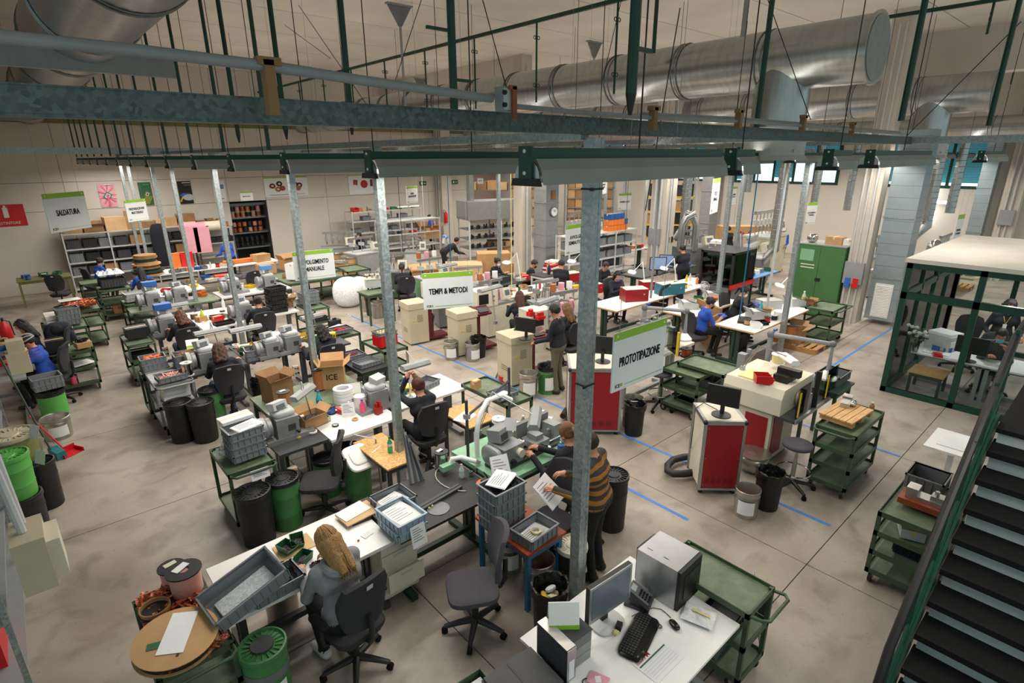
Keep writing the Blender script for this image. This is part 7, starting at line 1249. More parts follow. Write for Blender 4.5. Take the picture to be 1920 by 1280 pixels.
sign_px('white PREPARAZIONE MATERIALI sign with lime strip', [('PREPARAZIONE', .74), ('MATERIALI', .55)], (232, 376), (271, 372), .6, .43, .07, hang=.4, sx=.85); sign_px('white AVVOLGIMENTO SEMIAUTOMATICO sign half hidden by the nearest post', [('AVVOLGIM.', .62), ('SEMIAUTOM.', .72)], (1061, 423), (1100, 417), .6, .5, .085, hang=.5, sx=.8); sign_px('white ASSEMBLAGGIO sign before the far racks', [('ASSEMBLAGGIO', .78)], (1160, 363), (1184, 362), .6, .6, .08, hang=.4, sx=.8)
sign_px('white AVVOLGIMENTO TOROIDALE sign in front of the many-headed winder', [('AVVOLGIMENTO', .8), ('TOROIDALE', .55)], (1515, 380), (1534, 379), .5, .75, .07, hang=.4, sx=.85); sign_px('white LINEA DI PRODUZIONE sign on the back wall side', [('LINEA', .3), ('DI PRODUZIONE', .7)], (761, 350), (782, 348), .6, .45, .07, hang=.6, sx=.8); sign_px('small white MAGAZZINO sign above the spool store', [('MAGAZZINO', .6)], (449, 360), (473, 359), .46, .33, .06, sx=.8)
sign_px('small white sign left of the two far spiral pipes', [('TEST', .4), ('FINALE', .6)], (1338, 335), (1351, 333), .5, .55, .08, sx=.8); sign_px('small white sign beside the big spiral pipe', [('LAMIERA', .6), ('PICCOLA', .6)], (1373, 350), (1383, 349), .45, .6, .07, sx=.8); sign_px('white sign above the coffee dispensers', [('RESINA', .6), ('E FORNO', .7)], (1797, 403), (1810, 401), .4, .75, .07, sx=.9); sign_px('tiny white sign in front of the stored pallets', [('ESTRAZIONE', .7), ('METALLI', .55)], (895, 333), (906, 333), .3, .3, .045, sx=.8); sign_px('tiny white sign between the far racks', [('REPARTO', .6), ('BLUE', .4)], (1127, 333), (1138, 332), .36, .36, .05, sx=.8)
# ================================================================ back wall: posters, shelves, spool store
def poster(label, a, b, face, art=()):
    A = atY(*a, WY-.03); B = atY(*b, WY-.03); w, h = abs(B.x-A.x), abs(A.z-B.z); t = T('poster', label, 'poster', ((A.x+B.x)/2, WY-.02, (A.z+B.z)/2)); M().c(0, 0, 0, w, .01, h).obj('sheet', face, t)
    for i, (x, z, sx, sz, ry, m, kd) in enumerate(art):
        k = M(); y = -.008-.002*i
        if kd: k.sup(x*w, y, z*h, sx*w, .003, sz*h, 1, 1, 18, 8)
        else: k.c(x*w, y, z*h, sx*w, .003, sz*h, ry=ry)
        k.obj('printed_shape', m, t)
    return t
rays = [(.0+.3*math.cos(a), .02+.3*math.sin(a), .5, .03, -a, 'cream' if i % 2 else 'pinkliq', 0) for i, a in enumerate([j*PI/9 for j in range(18)])]
poster('pink poster with a chip and rays on the back wall', (181, 345), (222, 387), 'pink', rays+[(0, -.02, .4, .3, .6, 'teal', 0), (0, -.02, .26, .2, .6, 'cream', 0), (0, -.02, .14, .11, .6, 'ink', 0), (.1, .46, .5, .03, 0, 'paper', 0), (0, -.2, .1, .5, 0, 'pinkliq', 0)][:22])
poster('green circuit board poster on the back wall', (257, 342), (290, 384), 'hazegreen', [(-.2+.12*i, -.28, .03, .4, .5, 'yellow', 0) for i in range(5)]+[(.1, -.02, .38, .24, .5, 'olive', 0), (.1, -.02, .22, .14, .5, 'cream', 0), (.1, -.02, .12, .08, .5, 'ink', 0), (.1, .4, .5, .03, 0, 'lime', 0)]); poster('black poster with a blue planet dome on the back wall', (331, 340), (364, 381), 'ink', [(0, -.12, .42, .1, 0, 'blue', 1), (.2, -.22, .45, .14, 0, 'lightgrey', 1), (-.35, -.3, .1, .25, .5, 'yellow', 0), (.15, .43, .6, .03, 0, 'paper', 0), (.2, .33, .5, .015, 0, 'lightgrey', 0)])
poster('white and blue notice half hidden by a post on the back wall', (397, 338), (426, 378), 'signwhite', [(.1, .2, .6, .2, 0, 'tableblue', 0), (.1, -.35, .4, .04, 0, 'midgrey', 0)]); poster('white panel with toroidal coils and lime edge on the back wall', (493, 332), (579, 366), 'signwhite', [(0, .46, 1, .06, 0, 'signgreen', 0)]+[(x, z, .07, .13, 0, m, 1) for x, z, m in ((-.32, .05, 'darkred'), (-.16, .15, 'ink'), (-.2, -.12, 'carddark'), (-.1, -.08, 'woodred'), (.2, .08, 'darkred'), (.3, .05, 'ink'), (.26, -.1, 'carddark'))]+[(x, z, .03, .05, 0, 'cream', 1) for x, z in ((-.32, .05), (-.16, .15), (-.2, -.12), (.2, .08), (.3, .05))]+[(0, -.4, .8, .02, 0, 'midgrey', 0)]); poster('white panel with transformers and lime edge on the back wall', (652, 327), (712, 362), 'signwhite', [(0, .46, 1, .06, 0, 'signgreen', 0), (-.28, .1, .14, .25, .1, 'woodred', 0), (0, 0, .12, .2, 0, 'red', 1), (.3, .05, .2, .35, 0, 'darkred', 0), (.33, .05, .1, .3, 0, 'cream', 0)])
A = atY(0, 405, 15.5); t = T('fire_sign', 'red fire extinguisher sign at the left edge', 'sign', (A.x, 15.5, A.z)); M().c(.1, 0, 0, .6, .01, .44).obj('plate', 'brightred', t); M().c(.1, -.007, .06, .08, .004, .2).c(.1, -.007, .18, .04, .004, .04).obj('pictogram', 'paper', t); text('ESTINTORE', .075, t, (.12, -.008, -.15), (PI/2, 0, 0), 'paper', sx=.9)
shelf('grey metal shelving with cartons on top against the back wall', 1.08, 4.75, 22.95, 23.6, (.12, .55, .98, 1.42, 1.92), 'lightgrey', 'lightgrey', 3)
sz = [(.5, .4, .22), (.55, .4, .2), (.6, .45, .45), (.38, .4, .62), (.4, .35, .22), (.3, .35, .25), (.35, .35, .3), (.55, .4, .4)]; x = 1.15
for i, (w, q, h) in enumerate(sz):
    put_box('%s cardboard carton from the left on top of the back wall shelving' % OW[i], (x+w/2, 23.2, 1.92), w, q, h, (i % 3-1)*5, i in (0, 1), ['card', 'carddark', 'cardlight'][i % 3]); x += w+.03
for j, z in enumerate((.55, .98, 1.42)):
    for i in range(8):
        m_ = ['greyplast', 'darkgrey', 'card', 'greyplast', 'crateblack', 'crateblack', 'darkgrey', 'crateblack'][(i+j*3) % 8]; x = 1.32+i*.44
        lab = '%s box, %s from the left on the %s shelf of the back wall' % ({'greyplast': 'grey', 'darkgrey': 'dark grey', 'card': 'brown', 'crateblack': 'black'}[m_], OW[i], ['lower', 'middle', 'upper'][j])
        if m_ == 'card': put_box(lab, (x, 23.25, z), .36, .4, .3, 0, False, 'card', None, None, 'boxes on the back wall shelving')
        else: rep(('crate', .38, .4, .28, m_), crate(.38, .4, .28, m_), 'storage_crate', lab, 'crate', (x, 23.25, z), 0, 'boxes on the back wall shelving')
shelf('lower grey shelving right of the long back wall shelving', 4.95, 6.2, 23.0, 23.6, (.12, .7, 1.2, 1.75), 'lightgrey', 'darkgrey', 1)
for i in range(3): put_box('%s carton from the left on the lower grey shelving' % OW[i], (5.2+i*.38, 23.3, 1.75), .3, .3, .28-.05*i, 5, i == 1, 'carddark')
for i in range(6): rep(('crate', .2, .3, .2, 'crateblack'), crate(.2, .3, .2, 'crateblack'), 'storage_crate', '%s small black bin from the left on the lower grey shelving' % OW[i], 'crate', (5.1+i*.2, 23.25, 1.2), 0, 'small black bins')
t = T('spool_store', 'steel rack of copper spools inside the doorway', 'rack', (6.44, 24.2, 0)); M().b(-.3, 2.0, 1.4, 1.45, 0, 2.7).obj('back_panel', 'darkgrey', t)
for z in (.1, .75, 1.35, 1.95, 2.45): M().b(-.2, 1.7, 0, .8, z-.05, z).obj('shelf_board', 'midgrey', t)
for x in (-.2, 1.62): M().b(x, x+.08, 0, .08, 0, 2.6).b(x, x+.08, .7, .78, 0, 2.6).obj('post', 'midgrey', t)
cnt = 0
for j, z in enumerate((.75, 1.35, 1.95)):
    for k_ in range(2):
        for i in range(7):
            spool('%s %s spool from the left on the %s shelf of the doorway rack' % (OW[i], 'upper' if k_ else 'lower', ('low', 'middle', 'high')[j]), (6.45+i*.2, 24.4, z+k_*.22), ['copper', 'pinkwire', 'black', 'copperwire'][(i*3+j+k_) % 4] if j else 'black', .09, .2, 'spool' if j < 2 else 'cream', group='spools in the doorway store')
for i, q in enumerate(((352, 425), (374, 425), (398, 423))):
    P = atY(q[0], q[1], 22.3); t = T('film_roll', ['left pink film roll on the far left rack', 'pink film roll on the far left rack, middle', 'cream paper roll on the far left rack'][i], 'film roll', (P.x, 22.3, P.z)); M().cyl((-.25, 0, 0), (.25, 0, 0), .17, n=20).obj('film', 'pink' if i < 2 else 'cream', t, True)
    if i < 2: M().b(-.25, .25, -.175, -.17, -.9, 0).obj('hanging_film', 'pink', t)
# far left work line
bench('long white work table near the back wall shelving', 2.6, 6.6, 19.6, 20.5, .85, 'white', 'greypaint'); bench('dark work table in front of the long white table', 3.3, 6.4, 17.6, 18.4, .8, 'darkgrey', 'darkgrey'); bench('white machine bench before the far left workers', 1.9, 3.6, 16.9, 17.7, .8, 'white', 'midgrey'); bench('cluttered green bench of the fifth row', 1.6, 3.5, 15.2, 16.1, .8, 'greentop', 'green'); bench('olive table at the far left against the wall', -.3, 1.0, 21.6, 22.4, .8, 'olive', 'olive', legs='L'); bench('white bench of the fifth row right', 3.6, 5.4, 15.3, 16.2, .8, 'lightgrey', 'midgrey')
person('person in royal blue shirt with green mask at the far left', (1.6, 21.0), -70, lean=.2, top='royal', hair=('bun', 'hdark'), mask='maskgreen', hands=((.1, .42, .9), (-.1, .42, .9)), head=(0, .3), seat=.5, res=.026); person('person with long dark hair in royal blue seen from behind at the far left', (2.38, 18.2), 5, lean=.15, top='royal', hair=('long', 'hblack'), hands=((.2, .4, .9), (-.2, .4, .9)), head=(0, .3), seat=.5, res=.026); person('person in blue shirt beside the orange rolls at the far left', (5.4, 20.9), 20, 'stand', .2, 'royal', hair=('short', 'hdark'), hands=((.2, .4, 1.0), (-.2, .4, 1.0)), head=(0, .4), res=.026); put_chair('chair of the far left long-haired person', 2.38, 18.05, 0); put_chair('chair of the green-masked person', 1.5, 21.1, -70); put_chair('empty chair at the dark far left table', 4.9, 17.2, 10); put_chair('dark chair at the far left olive table', .6, 20.6, -20)
for i in range(6): tag(M().lathe([(0, 0), (.42-.03*i+.05*(i % 2), 0), (.42-.03*i+.05*(i % 2), .04), (0, .05)], 28).lathe([(.2, .04), (.3, .05), (.3, .1), (.2, .1)], 20).obj('card_disc', ['card', 'greendark', 'carddark'][i % 3], None, True, (2.75+.02*(i % 2), 19.9, .86+i*.1)), 'round cardboard reel disc, %s of the far left stack' % ORD[5-i], 'reel disc', 'stack of reel discs')
put_trolley('green trolley with white foam crate at the far left', 1.7, 18.6, 0, .75, .9, .85, 3, -1); crates((1.7, 18.6, .88), 3, 1, 'the far left trolley under the white foam', .6, .5, .22, 'darkgrey', 'dark'); tag(lump(.6, .55, .3, 12, 6, .7).obj('foam_heap', 'fluff', None, False, (1.7, 18.6, 1.05)), 'heap of white foam sheets at the far left', 'foam', None, 'stuff'); t = put_box('ICE carton on the lower shelf of the far left trolley', (1.75, 18.4, .17), .4, .3, .3, 0, False, 'carddark', None, 'ic'); text('ICE', .12, t, (0, -.155, .15), (PI/2, 0, 0), bold=.02)
put_trolley('empty green trolley left of the white foam trolley', 1.35, 19.9, 0, .6, .8, .85, 3, 0); put_trolley('green trolley with white trays before the fifth row', 1.9, 16.3, 0, .6, .9, .85, 3, -1); crates((1.9, 16.3, .87), 2, 2, 'the trolley before the fifth row', .5, .4, .1, 'lightgrey', 'pale grey')
for i, (x, y) in enumerate(((2.1, 15.5), (2.7, 15.6), (4.0, 15.7), (4.9, 15.7))): put_winder('winding machine %s of the fifth row' % ('far left', 'left centre', 'right centre', 'far right')[i], x, y, .8, 0, 1.2)
for i, (q, c) in enumerate((((295, 430+130), 'blue'), ((235, 553), 'blue'), ((403, 527), 'tableblue'))): tag(M().b(-.15, .15, -.1, .1, 0, .12).b(-.12, .12, -.105, -.1, .02, .1).obj('counter_box', c, None, False, ((1.9, 12.88, 1.3), (2.12, 15.55, 1.3), (4.92, 15.75, 1.3))[i]), 'blue counter display box %s' % ('over the fourth row', 'on the left winder of the fifth row', 'on the far right bench of the fifth row')[i], 'instrument')
put_box('red crate on the dark far left table', (4.4, 18.0, .8), .5, .4, .1, 0, False, 'brightred'); put_box('orange board stack leaning at the far left', (3.6, 20.3, .86), .3, .1, .5, 10, False, 'orange'); put_box('red board leaning at the far left', (3.95, 20.3, .86), .35, .1, .5, 0, False, 'brightred')
for i in range(4): t = T('film_roll', '%s orange tube from the left lying on the far left table' % OW[i], 'tube', (5.2+.1*i, 19.9, .9+.06*(i % 2))); M().cyl((-.4, 0, 0), (.5, .1, 0), .05, n=12).obj('tube', 'orange', t, True)
for i, (x, y, w, h, lab) in enumerate(((5.6, 17.9, .5, .3, 'brown carton on the dark far left table end'), (6.4, 18.0, .6, .35, 'carton beside the dark far left table'), (6.1, 19.9, .5, .3, 'carton at the end of the long white far table'), (6.9, 17.2, .55, .25, 'low carton near the handwinding sign'), (5.9, 16.2, .45, .45, 'white carton left of the handwinding sign'))): put_box(lab, (x, y, .8 if i != 4 else .85), w, .4, h, 8*i, i == 1, 'card' if i != 4 else 'whitegloss')
bench('green steel bench near the handwinding sign', 5.5, 7.2, 15.9, 17.6, .8, 'greentop', 'green', legs='L')
t = T('hanging_apron', 'black apron hanging on the back wall shelving', 'apron', (3.7, 22.6, .75)); M().sup(0, 0, .6, .28, .1, .75, .8, .5, 16, 10).obj('cloth', 'navy', t, True)
# ================================================================ middle back
t = T('foam_bags', 'white plastic bag of foam on the floor by the tape', 'bag', tuple(at(655, 573, 0))); M().sup(0, 0, .42, .45, .42, .45, 1, .85, 24, 12).obj('bag', 'fluff', t, True); t = T('foam_bags', 'smaller white plastic bag of foam behind the first', 'bag', tuple(at(680, 565, 0))); M().sup(0, .1, .38, .35, .35, .38, 1, .85, 24, 12).obj('bag', 'fluff', t, True)
put_trolley('green trolley left of the white foam bags', *at(612, 530, .4)[:2], 0, .8, 1.0, .85, 2, -1); put_trolley('green table trolley behind the foam bags', *at(660, 505, .8)[:2], 0, .8, 1.0, .85, 3, 0); bench('green stand with grey tester right of the foam bags', *(lambda p: (p.x-.4, p.x+.4, p.y-.3, p.y+.3))(at(705, 545, .85)), .85, 'greentop', 'green', legs='L'); machine('grey tester with red cap on the green stand', *at(700, 540, .85)[:2], .4, .35, .45, -20, 'lightgrey', 'cream', 0, z=.85)
for i, q in enumerate(((638, 505), (655, 495), (632, 487))): put_drum('brown fibre drum with silver lid, %s of the group behind the foam bags' % ('left', 'right', 'rear')[i], *at(*q, .5)[:2], 'card', 'tin', .6, .28, .15)
def rack(label, P, w, d_, zs, rz, boxes, m='galv', items='card', key=''):
    t = T('storage_rack', label, 'rack', (P[0], P[1], 0), rz); H_ = zs[-1]+.9
    for x in (-w/2, w/2):
        for y in (-d_/2, d_/2): M().b(x-.04, x+.04, y-.04, y+.04, 0, H_).obj('post', 'lightgrey' if m == 'yellow' else m, t)
    for z in zs: M().b(-w/2, w/2, -d_/2, d_/2, z-.06, z).obj('shelf_board', 'midgrey' if m != 'yellow' else 'yellow', t)
    c, s = math.cos(math.radians(rz)), math.sin(math.radians(rz)); rn = random.Random(int(P[0]*10))
    for j, z in enumerate(zs):
        for i in range(boxes):
            x = -w/2+.1+(i+.5)*(w-.2)/boxes; mm = items if isinstance(items, str) else items[(i+j) % len(items)]; bw = round((w-.2)/boxes*.92, 2)
            put_box('%s box, %s place on %s level of the %s' % ({'card': 'brown', 'carddark': 'dark brown', 'cardlight': 'light brown', 'orange': 'orange', 'crateblue': 'blue', 'crateblack': 'black', 'greyplast': 'grey', 'darkgrey': 'dark grey', 'midgrey': 'grey'}.get(mm, mm), OW[i], OW[j], key), (P[0]+c*x, P[1]+s*x, z), bw, round(d_*.8, 2), [.5, .4, .45][(i+j) % 3] if bw > .3 else .3, rz, False, mm, None, None, 'boxes on the '+key)
rack('tall storage rack with pallets of cartons behind the stainless hood', (21.4, 25.8), 3.2, 1.0, (1.2, 2.4, 3.6), -48, 5, 'steelblue', ('card', 'cardlight', 'carddark'), 'rack behind the stainless hood')
rack('far box rack left of the nearest post', (21.5, 22.8), 2.2, .6, (.6, 1.1, 1.6, 2.1, 2.6, 3.1), -42, 6, 'galv', ('card', 'cardlight'), 'far rack left of the post'); rack('far box rack right of the nearest post', (23.6, 20.3), 2.6, .6, (.6, 1.1, 1.6, 2.1, 2.6, 3.1), -42, 6, 'galv', ('carddark', 'card'), 'far rack right of the post')
rack('yellow-edged rack of black bins below the far windows', (21.0, 13.6), 2.0, .7, (.9, 1.45, 2.0, 2.6), -50, 4, 'yellow', ('crateblack', 'card', 'darkgrey'), 'yellow-edged rack')
shelf('long grey shelving in front of the orange bins', 13.4, 17.0, 12.3, 12.9, (.3, .8, 1.25, 1.7), 'lightgrey', 'lightgrey', 3)
for i in range(14): put_box(('orange' if i < 9 else 'blue')+' picking bin, %s place in the %s row on the long grey shelving' % (OW[i % 5], ('lower', 'middle', 'upper')[i//5]), (15.6+(i % 5)*.2, 12.5, 1.7+(i//5)*.2), .19, .3, .19, 0, False, 'orange' if i < 9 else 'crateblue', None, None, 'orange and blue picking bins')
for i in range(14): rep(('crate', .4, .4, .25, 'greyplast'), crate(.4, .4, .25), 'storage_crate', 'grey crate, %s place on the %s shelf of the long grey shelving' % (OW[i % 7], ('middle', 'upper')[i//7]), 'crate', (13.7+(i % 7)*.5, 12.6, (.8, 1.25)[i//7]), 0, 'crates on the long grey shelving')
t = T('extraction_hood', 'stainless extraction hood over the parts rack', 'hood', (15.7, 18.9, 0), -12); M().xz([(-1.5, 1.75), (1.6, 1.75), (1.6, 2.45), (-1.5, 2.45)], -.6, .6).obj('hood', 'alum', t); M().b(-1.5, 1.6, -.62, .62, 1.7, 1.76).obj('frame', 'alum', t); M().cyl((-1.1, 0, 2.45), (-1.1, 0, 4.5), .16, n=16).obj('flue', 'duct', t, True)
for x in (-1.45, .05, 1.55):
    for y in (-.55, .55): M().b(x-.03, x+.03, y-.03, y+.03, 0, 1.75).obj('post', 'lightgrey', t)
for z in (.5, .9, 1.3): M().b(-1.45, 1.55, -.55, .55, z-.03, z).obj('shelf_board', 'midgrey', t); k = M(); rn = random.Random(5)
for z in (.5, .9, 1.3):
    for i in range(26): k.cyl((-1.35+i*.11, -.4+.1*(i % 3), z), (-1.35+i*.11, -.4+.1*(i % 3), z+.12+.08*rn.random()), .035, n=6)
k.obj('small_parts', 'speck', t)['kind'] = 'stuff'
for i, (q, w, d_, h, rz, lab) in enumerate((((925, 500), 1.2, .8, .6, -35, 'long brown carton in front of the stainless hood'), ((870, 515), 1.3, .9, .35, -35, 'flat pile of brown cartons right of the metodi sign'), ((935, 470), 1.0, .7, .45, -35, 'white and brown carton pile below the stainless hood'), ((805, 460), .9, .7, .5, -20, 'open carton on the green stand in the middle back'), ((800, 530), 1.0, .5, .8, -20, 'tall open carton behind the metodi sign'), ((845, 545), .8, .6, .3, -30, 'low carton just above the metodi sign'), ((962, 503), .6, .5, .45, -35, 'carton left of the clock duct'))):
    P = at(*q, h*.5); put_box(lab, (P.x, P.y, .0 if i not in (3,) else .6), w, d_, h+(.25 if i < 3 else 0), rz, i in (3, 4), ['card', 'cardlight', 'card'][i % 3])
person('person in black bending over the cartons in the middle back', (11.6, 16.9), -110, 'stand', 1.05, 'navy', hair=('short', 'hblack'), hands=((.1, .75, .8), (-.1, .75, .8)), head=(0, -.3), res=.026); person('person in navy with mask at the grey machine in the middle back', (10.4, 20.9), 100, lean=.1, hair=('short', 'hblack'), mask='maskwhite', hands=((.1, .42, 1.0), (-.1, .42, 1.0)), head=(0, .2), seat=.5, res=.026); person('person in royal blue standing under the small lamps at the back', (14.7, 22.3), 30, 'stand', .05, 'royal', hair=('short', 'hdark'), hands=((.2, .3, 1.1), (-.2, .3, 1.1)), head=(0, .4), res=.026); person('person in blue partly hidden behind the second post', (7.9, 13.6), -30, lean=.15, top='navy2', hair=('pony', 'hdark'), hands=((.1, .42, .9), (-.1, .42, .9)), head=(0, .35), seat=.5, res=.024); put_chair('chair behind the second post with dark coat', 7.95, 13.45, -30)
for i, (x, y, w, d_, h, kd, lab, bs) in enumerate(((9.3, 20.6, 1.3, .8, 1.5, 2, 'grey multi-head machine left of the masked man at the back', 'greypaint'), (9.6, 19.2, 1.2, .8, 1.4, 0, 'grey slanted machine in front of the masked man at the back', 'greypaint'), (8.6, 15.3, 1.0, .7, 1.4, 0, 'green stand machine behind the metodi sign', 'green'), (8.9, 13.6, .9, .7, 1.4, 1, 'winder with red plates right of the second post', 'mint'), (9.2, 12.2, .9, .6, 1.3, 0, 'winder with black trays above the metodi sign', 'midgrey'), (15.4, 13.8, .9, .8, 2.3, 0, 'tall beige test cabinet right of the clock', 'beige'), (10.9, 17.6, .8, .7, 1.5, 0, 'machine beside the robot arm', 'lightgrey'), (20.6, 9.2, 1.6, .9, 2.3, 2, 'many-headed winder with red shelf by the far windows', 'beige'), (18.8, 11.0, 1.4, .8, 1.6, 2, 'machine with red sockets below the far spiral pipe', 'midgrey'), (18.6, 8.6, 1.2, .8, 1.6, 2, 'grey machine row behind the caged machine', 'midgrey'), (21.0, 5.6, 1.4, .8, 1.7, 2, 'beige winder behind the big louvred duct', 'beige'), (22.0, 4.0, 1.4, .8, 1.8, 2, 'beige winder with red reels behind the booth', 'beige'), (17.6, 14.5, 1.3, .9, 1.8, 0, 'dark machine right of the nearest post top', 'darkgrey'), (19.4, 16.4, 1.4, .9, 1.7, 2, 'dark assembly machine before the far racks', 'midgrey'), (15.3, 8.0, .8, .5, 1.2, 0, 'small grey machine at the end of the red case bench', 'midgrey'), (19.6, 4.9, .8, .7, 1.4, 0, 'grey machine right of the louvred duct', 'greypaint'))): machine(lab, x, y, w, d_, h, [-20, 10, -35, 0][i % 4], bs, ['machgrey', 'lightgrey'][i % 2], kd)
shelf('grey assembly shelving with lamps at the back wall', 10.8, 14.2, 22.4, 23.1, (.5, 1.1, 1.6, 2.0), 'lightgrey', 'lightgrey', 3); shelf('grey shelving frame in the middle of the back area', 11.2, 14.0, 20.6, 21.2, (.6, 1.15, 1.7), 'lightgrey', 'lightgrey', 2)
for i in range(7): rep(('crate', .4, .35, .18, 'midgrey'), crate(.4, .35, .18, 'midgrey'), 'storage_crate', '%s grey bin from the left on the assembly shelving at the back wall' % OW[i], 'crate', (11.1+i*.46, 22.7, (1.1, 1.6)[i % 2]), 0, 'bins on the assembly shelving')
for i in range(2): t = T('bench_light', ['left', 'right'][i]+' small bright bench light at the back wall', 'lamp', (13.2+.6*i, 22.3, 2.1)); M().b(-.25, .25, -.06, .06, 0, .04).obj('housing', 'whitegloss', t); M().b(-.24, .24, -.05, .05, -.01, 0).obj('lamp_tube', 'smalltube', t); M().cyl((0, .05, .02), (0, .3, .02), .01, n=6).obj('arm', 'black', t)
t = T('robot_arm', 'grey robot arm with pale blue joints in the middle back', 'robot', tuple(at(845, 480, .7))); M().tube([(0, 0, 0), (0, 0, .25), (-.1, .1, .7), (-.25, .0, .75), (-.3, 0, .5)], .06, 10).obj('arm', 'lightgrey', t, True); M().sup(0, 0, .25, .08, .08, .08, 1, 1).sup(-.1, .1, .7, .08, .08, .08, 1, 1).sup(-.27, 0, .75, .06, .06, .06, 1, 1).obj('joint', 'tableblue', t, True); M().b(-.2, .2, -.2, .2, -.7, 0).obj('pedestal', 'greypaint', t)
t = T('fire_extinguisher', 'red fire extinguisher on the back wall pillar', 'extinguisher', (16.1, 23.1, 1.1)); M().lathe([(0, 0), (.08, 0), (.09, .02), (.09, .45), (.04, .55), (0, .55)], 16).obj('cylinder', 'brightred', t, True); M().tube([(0, 0, .56), (-.15, -.05, .65), (-.2, -.05, .5)], .012, 6).obj('hose', 'black', t)
for i, x in enumerate((15.3, 17.2)): t = T('exit_sign', ['left', 'right'][i]+' green exit sign at the back wall pillar', 'sign', (x, 23.77, 3.0)); M().c(0, 0, 0, .38, .03, .2).obj('plate', 'hazegreen', t); M().c(-.08, -.017, 0, .08, .004, .1).c(.08, -.017, 0, .1, .004, .03).obj('pictogram', 'paper', t)
t = T('wall_clock', 'round wall clock on the grey duct', 'clock', (13.98, 13.63, 2.4), -25); M().cyl((0, 0, 0), (0, -.05, 0), .17, n=28).obj('case', 'midgrey', t, True); M().cyl((0, -.052, 0), (0, -.056, 0), .145, n=28).obj('face', 'whitegloss', t); M().c(.03, -.06, .03, .012, .004, .1, ry=.8).c(-.02, -.06, .04, .008, .004, .12, ry=-.4).obj('hand', 'black', t); t.rotation_euler = (0, 0, 0)
tag(M().c(0, 0, 0, .2, .01, .3).c(0, -.008, 0, .15, .006, .24).obj('picture', 'carddark', None, False, (13.98, 13.62, 2.95)), 'small framed picture above the wall clock', 'picture')
person('person in dark jacket standing at the far right machine', (20.3, 10.4), -10, 'stand', .1, 'navy', hair=('short', 'hblack'), hands=((.2, .4, 1.1), (-.2, .4, 1.1)), head=(0, .4), res=.028); person('person in royal blue with mask below the far window', (21.6, 9.0), 120, 'stand', .15, 'royal', hair=('short', 'hblack'), mask='maskwhite', hands=((.1, .4, 1.0), (-.1, .4, 1.0)), head=(0, .4), res=.028); person('person in blue at the far storage behind the clock duct', (23.5, 23.5), 60, 'stand', .1, 'royal', hair=('short', 'hdark'), hands=((.2, .4, 1.0), (-.2, .4, 1.0)), res=.03)
t = T('packing_crate', 'large cardboard-coloured panel with red letters behind the dark-jacket person', 'crate', (21.9, 10.55, 0), -42); M().b(-1.0, 1.0, 0, .6, 0, 1.5).obj('carton', 'card', t); text('DAK', .55, t, (.1, -.01, 1.1), (PI/2, 0, 0), 'brightred', bold=.03, sx=.9)
for i, (x, y, w, h, lab, m_) in enumerate(((15.05, 9.9, 3.0, .78, 'dark far bench in front of the standing navy person', 'darkgrey'), (16.6, 7.6, 1.6, .8, 'far table with a pale blue top', 'tableblue'), (18.9, 9.8, 1.8, .85, 'green far bench under the dark-jacket person', 'greentop'), (17.4, 12.9, 1.6, .85, 'far white bench below the goose-neck hoses', 'white'), (20.4, 6.6, 1.4, .9, 'far bench with silver dome and cartons', 'wood'))): bench(lab, x-w/2, x+w/2, y-.4, y+.4, h, m_, 'greendark')
for i in range(5): put_box('grey file box, %s of the far pile with green tray' % ORD[4-i], (18.3, 9.8, .85+i*.11), .5, .4, .1, i*4, False, 'midgrey' if i % 2 else 'paper')
tag(M().b(-.35, .35, -.02, .02, 0, .5).obj('green_tray', 'hazegreen', None, False, tuple(at(1426, 470, .8)), (0, 0, -.6)), 'bright green panel in front of the far file boxes', 'panel'); monitor('left screen with chart on the far white bench', at(1232, 515, .78), -40, .5, .4, 'plastblack', 'screenblue'); monitor('right screen on the far white bench', at(1248, 510, .78), -60, .45, .4, 'plastblack', 'screenblue'); put_chair('far grey chair right of the standing navy person', 16.5, 9.2, 20)
for i in range(2): t = T('silver_hose', ['left', 'right'][i]+' silver goose-neck hose at the far bench', 'hose', tuple(at(1275+26*i, 470, .9))); s = 1-2*i; M().tube([(0, 0, 0), (0, 0, .9), (s*.08, -s*.1, 1.2), (s*.3, -s*.3, 1.35)], .13, 12).obj('hose', 'duct', t, True)
for i in range(2): t = T('coffee_dispenser', ['left', 'right'][i]+' dark dispenser with silver dome behind the booth roof', 'dispenser', (19.0+.1*i, 3.75-.5*i, 1.1)); M().lathe([(0, 0), (.2, 0), (.2, .5), (.17, .52), (.16, .7), (.08, .8), (0, .82)], 20).obj('body', 'black', t, True); M().sup(0, 0, .62, .19, .19, .24, 1, 1).obj('dome', 'chrome', t, True)
bench('beige cabinet bench behind the booth roof', 18.6, 20.0, 2.6, 4.3, 1.1, 'beige', 'beige'); t = T('wall_light', 'bright wall strip light behind the spiral pipes', 'lamp', (25.9, 5.7, 2.45)); M().b(-.05, .05, -.9, .9, 0, .12).obj('housing', 'whitegloss', t); M().b(-.07, -.05, -.85, .85, .0, .1).obj('lamp_tube', 'smalltube', t)
l = bpy.data.lights.new('strip', 'AREA'); l.shape = 'RECTANGLE'; l.size = 1.6; l.size_y = .1; l.energy = LAMPW*.6; o = bpy.data.objects.new('strip', l); COL.objects.link(o); o.parent = t; o.location = (-.1, 0, 0); o.rotation_euler = (0, PI/2, PI/2)
t = T('booth_lamp', 'flat white ceiling lamp inside the glass booth', 'lamp', (13.0, 1.2, BH-.12)); M().b(-.5, .5, -.15, .15, 0, .12).obj('housing', 'whitegloss', t); M().b(-.48, .48, -.13, .13, -.01, 0).obj('diffuser', 'smalltube', t)
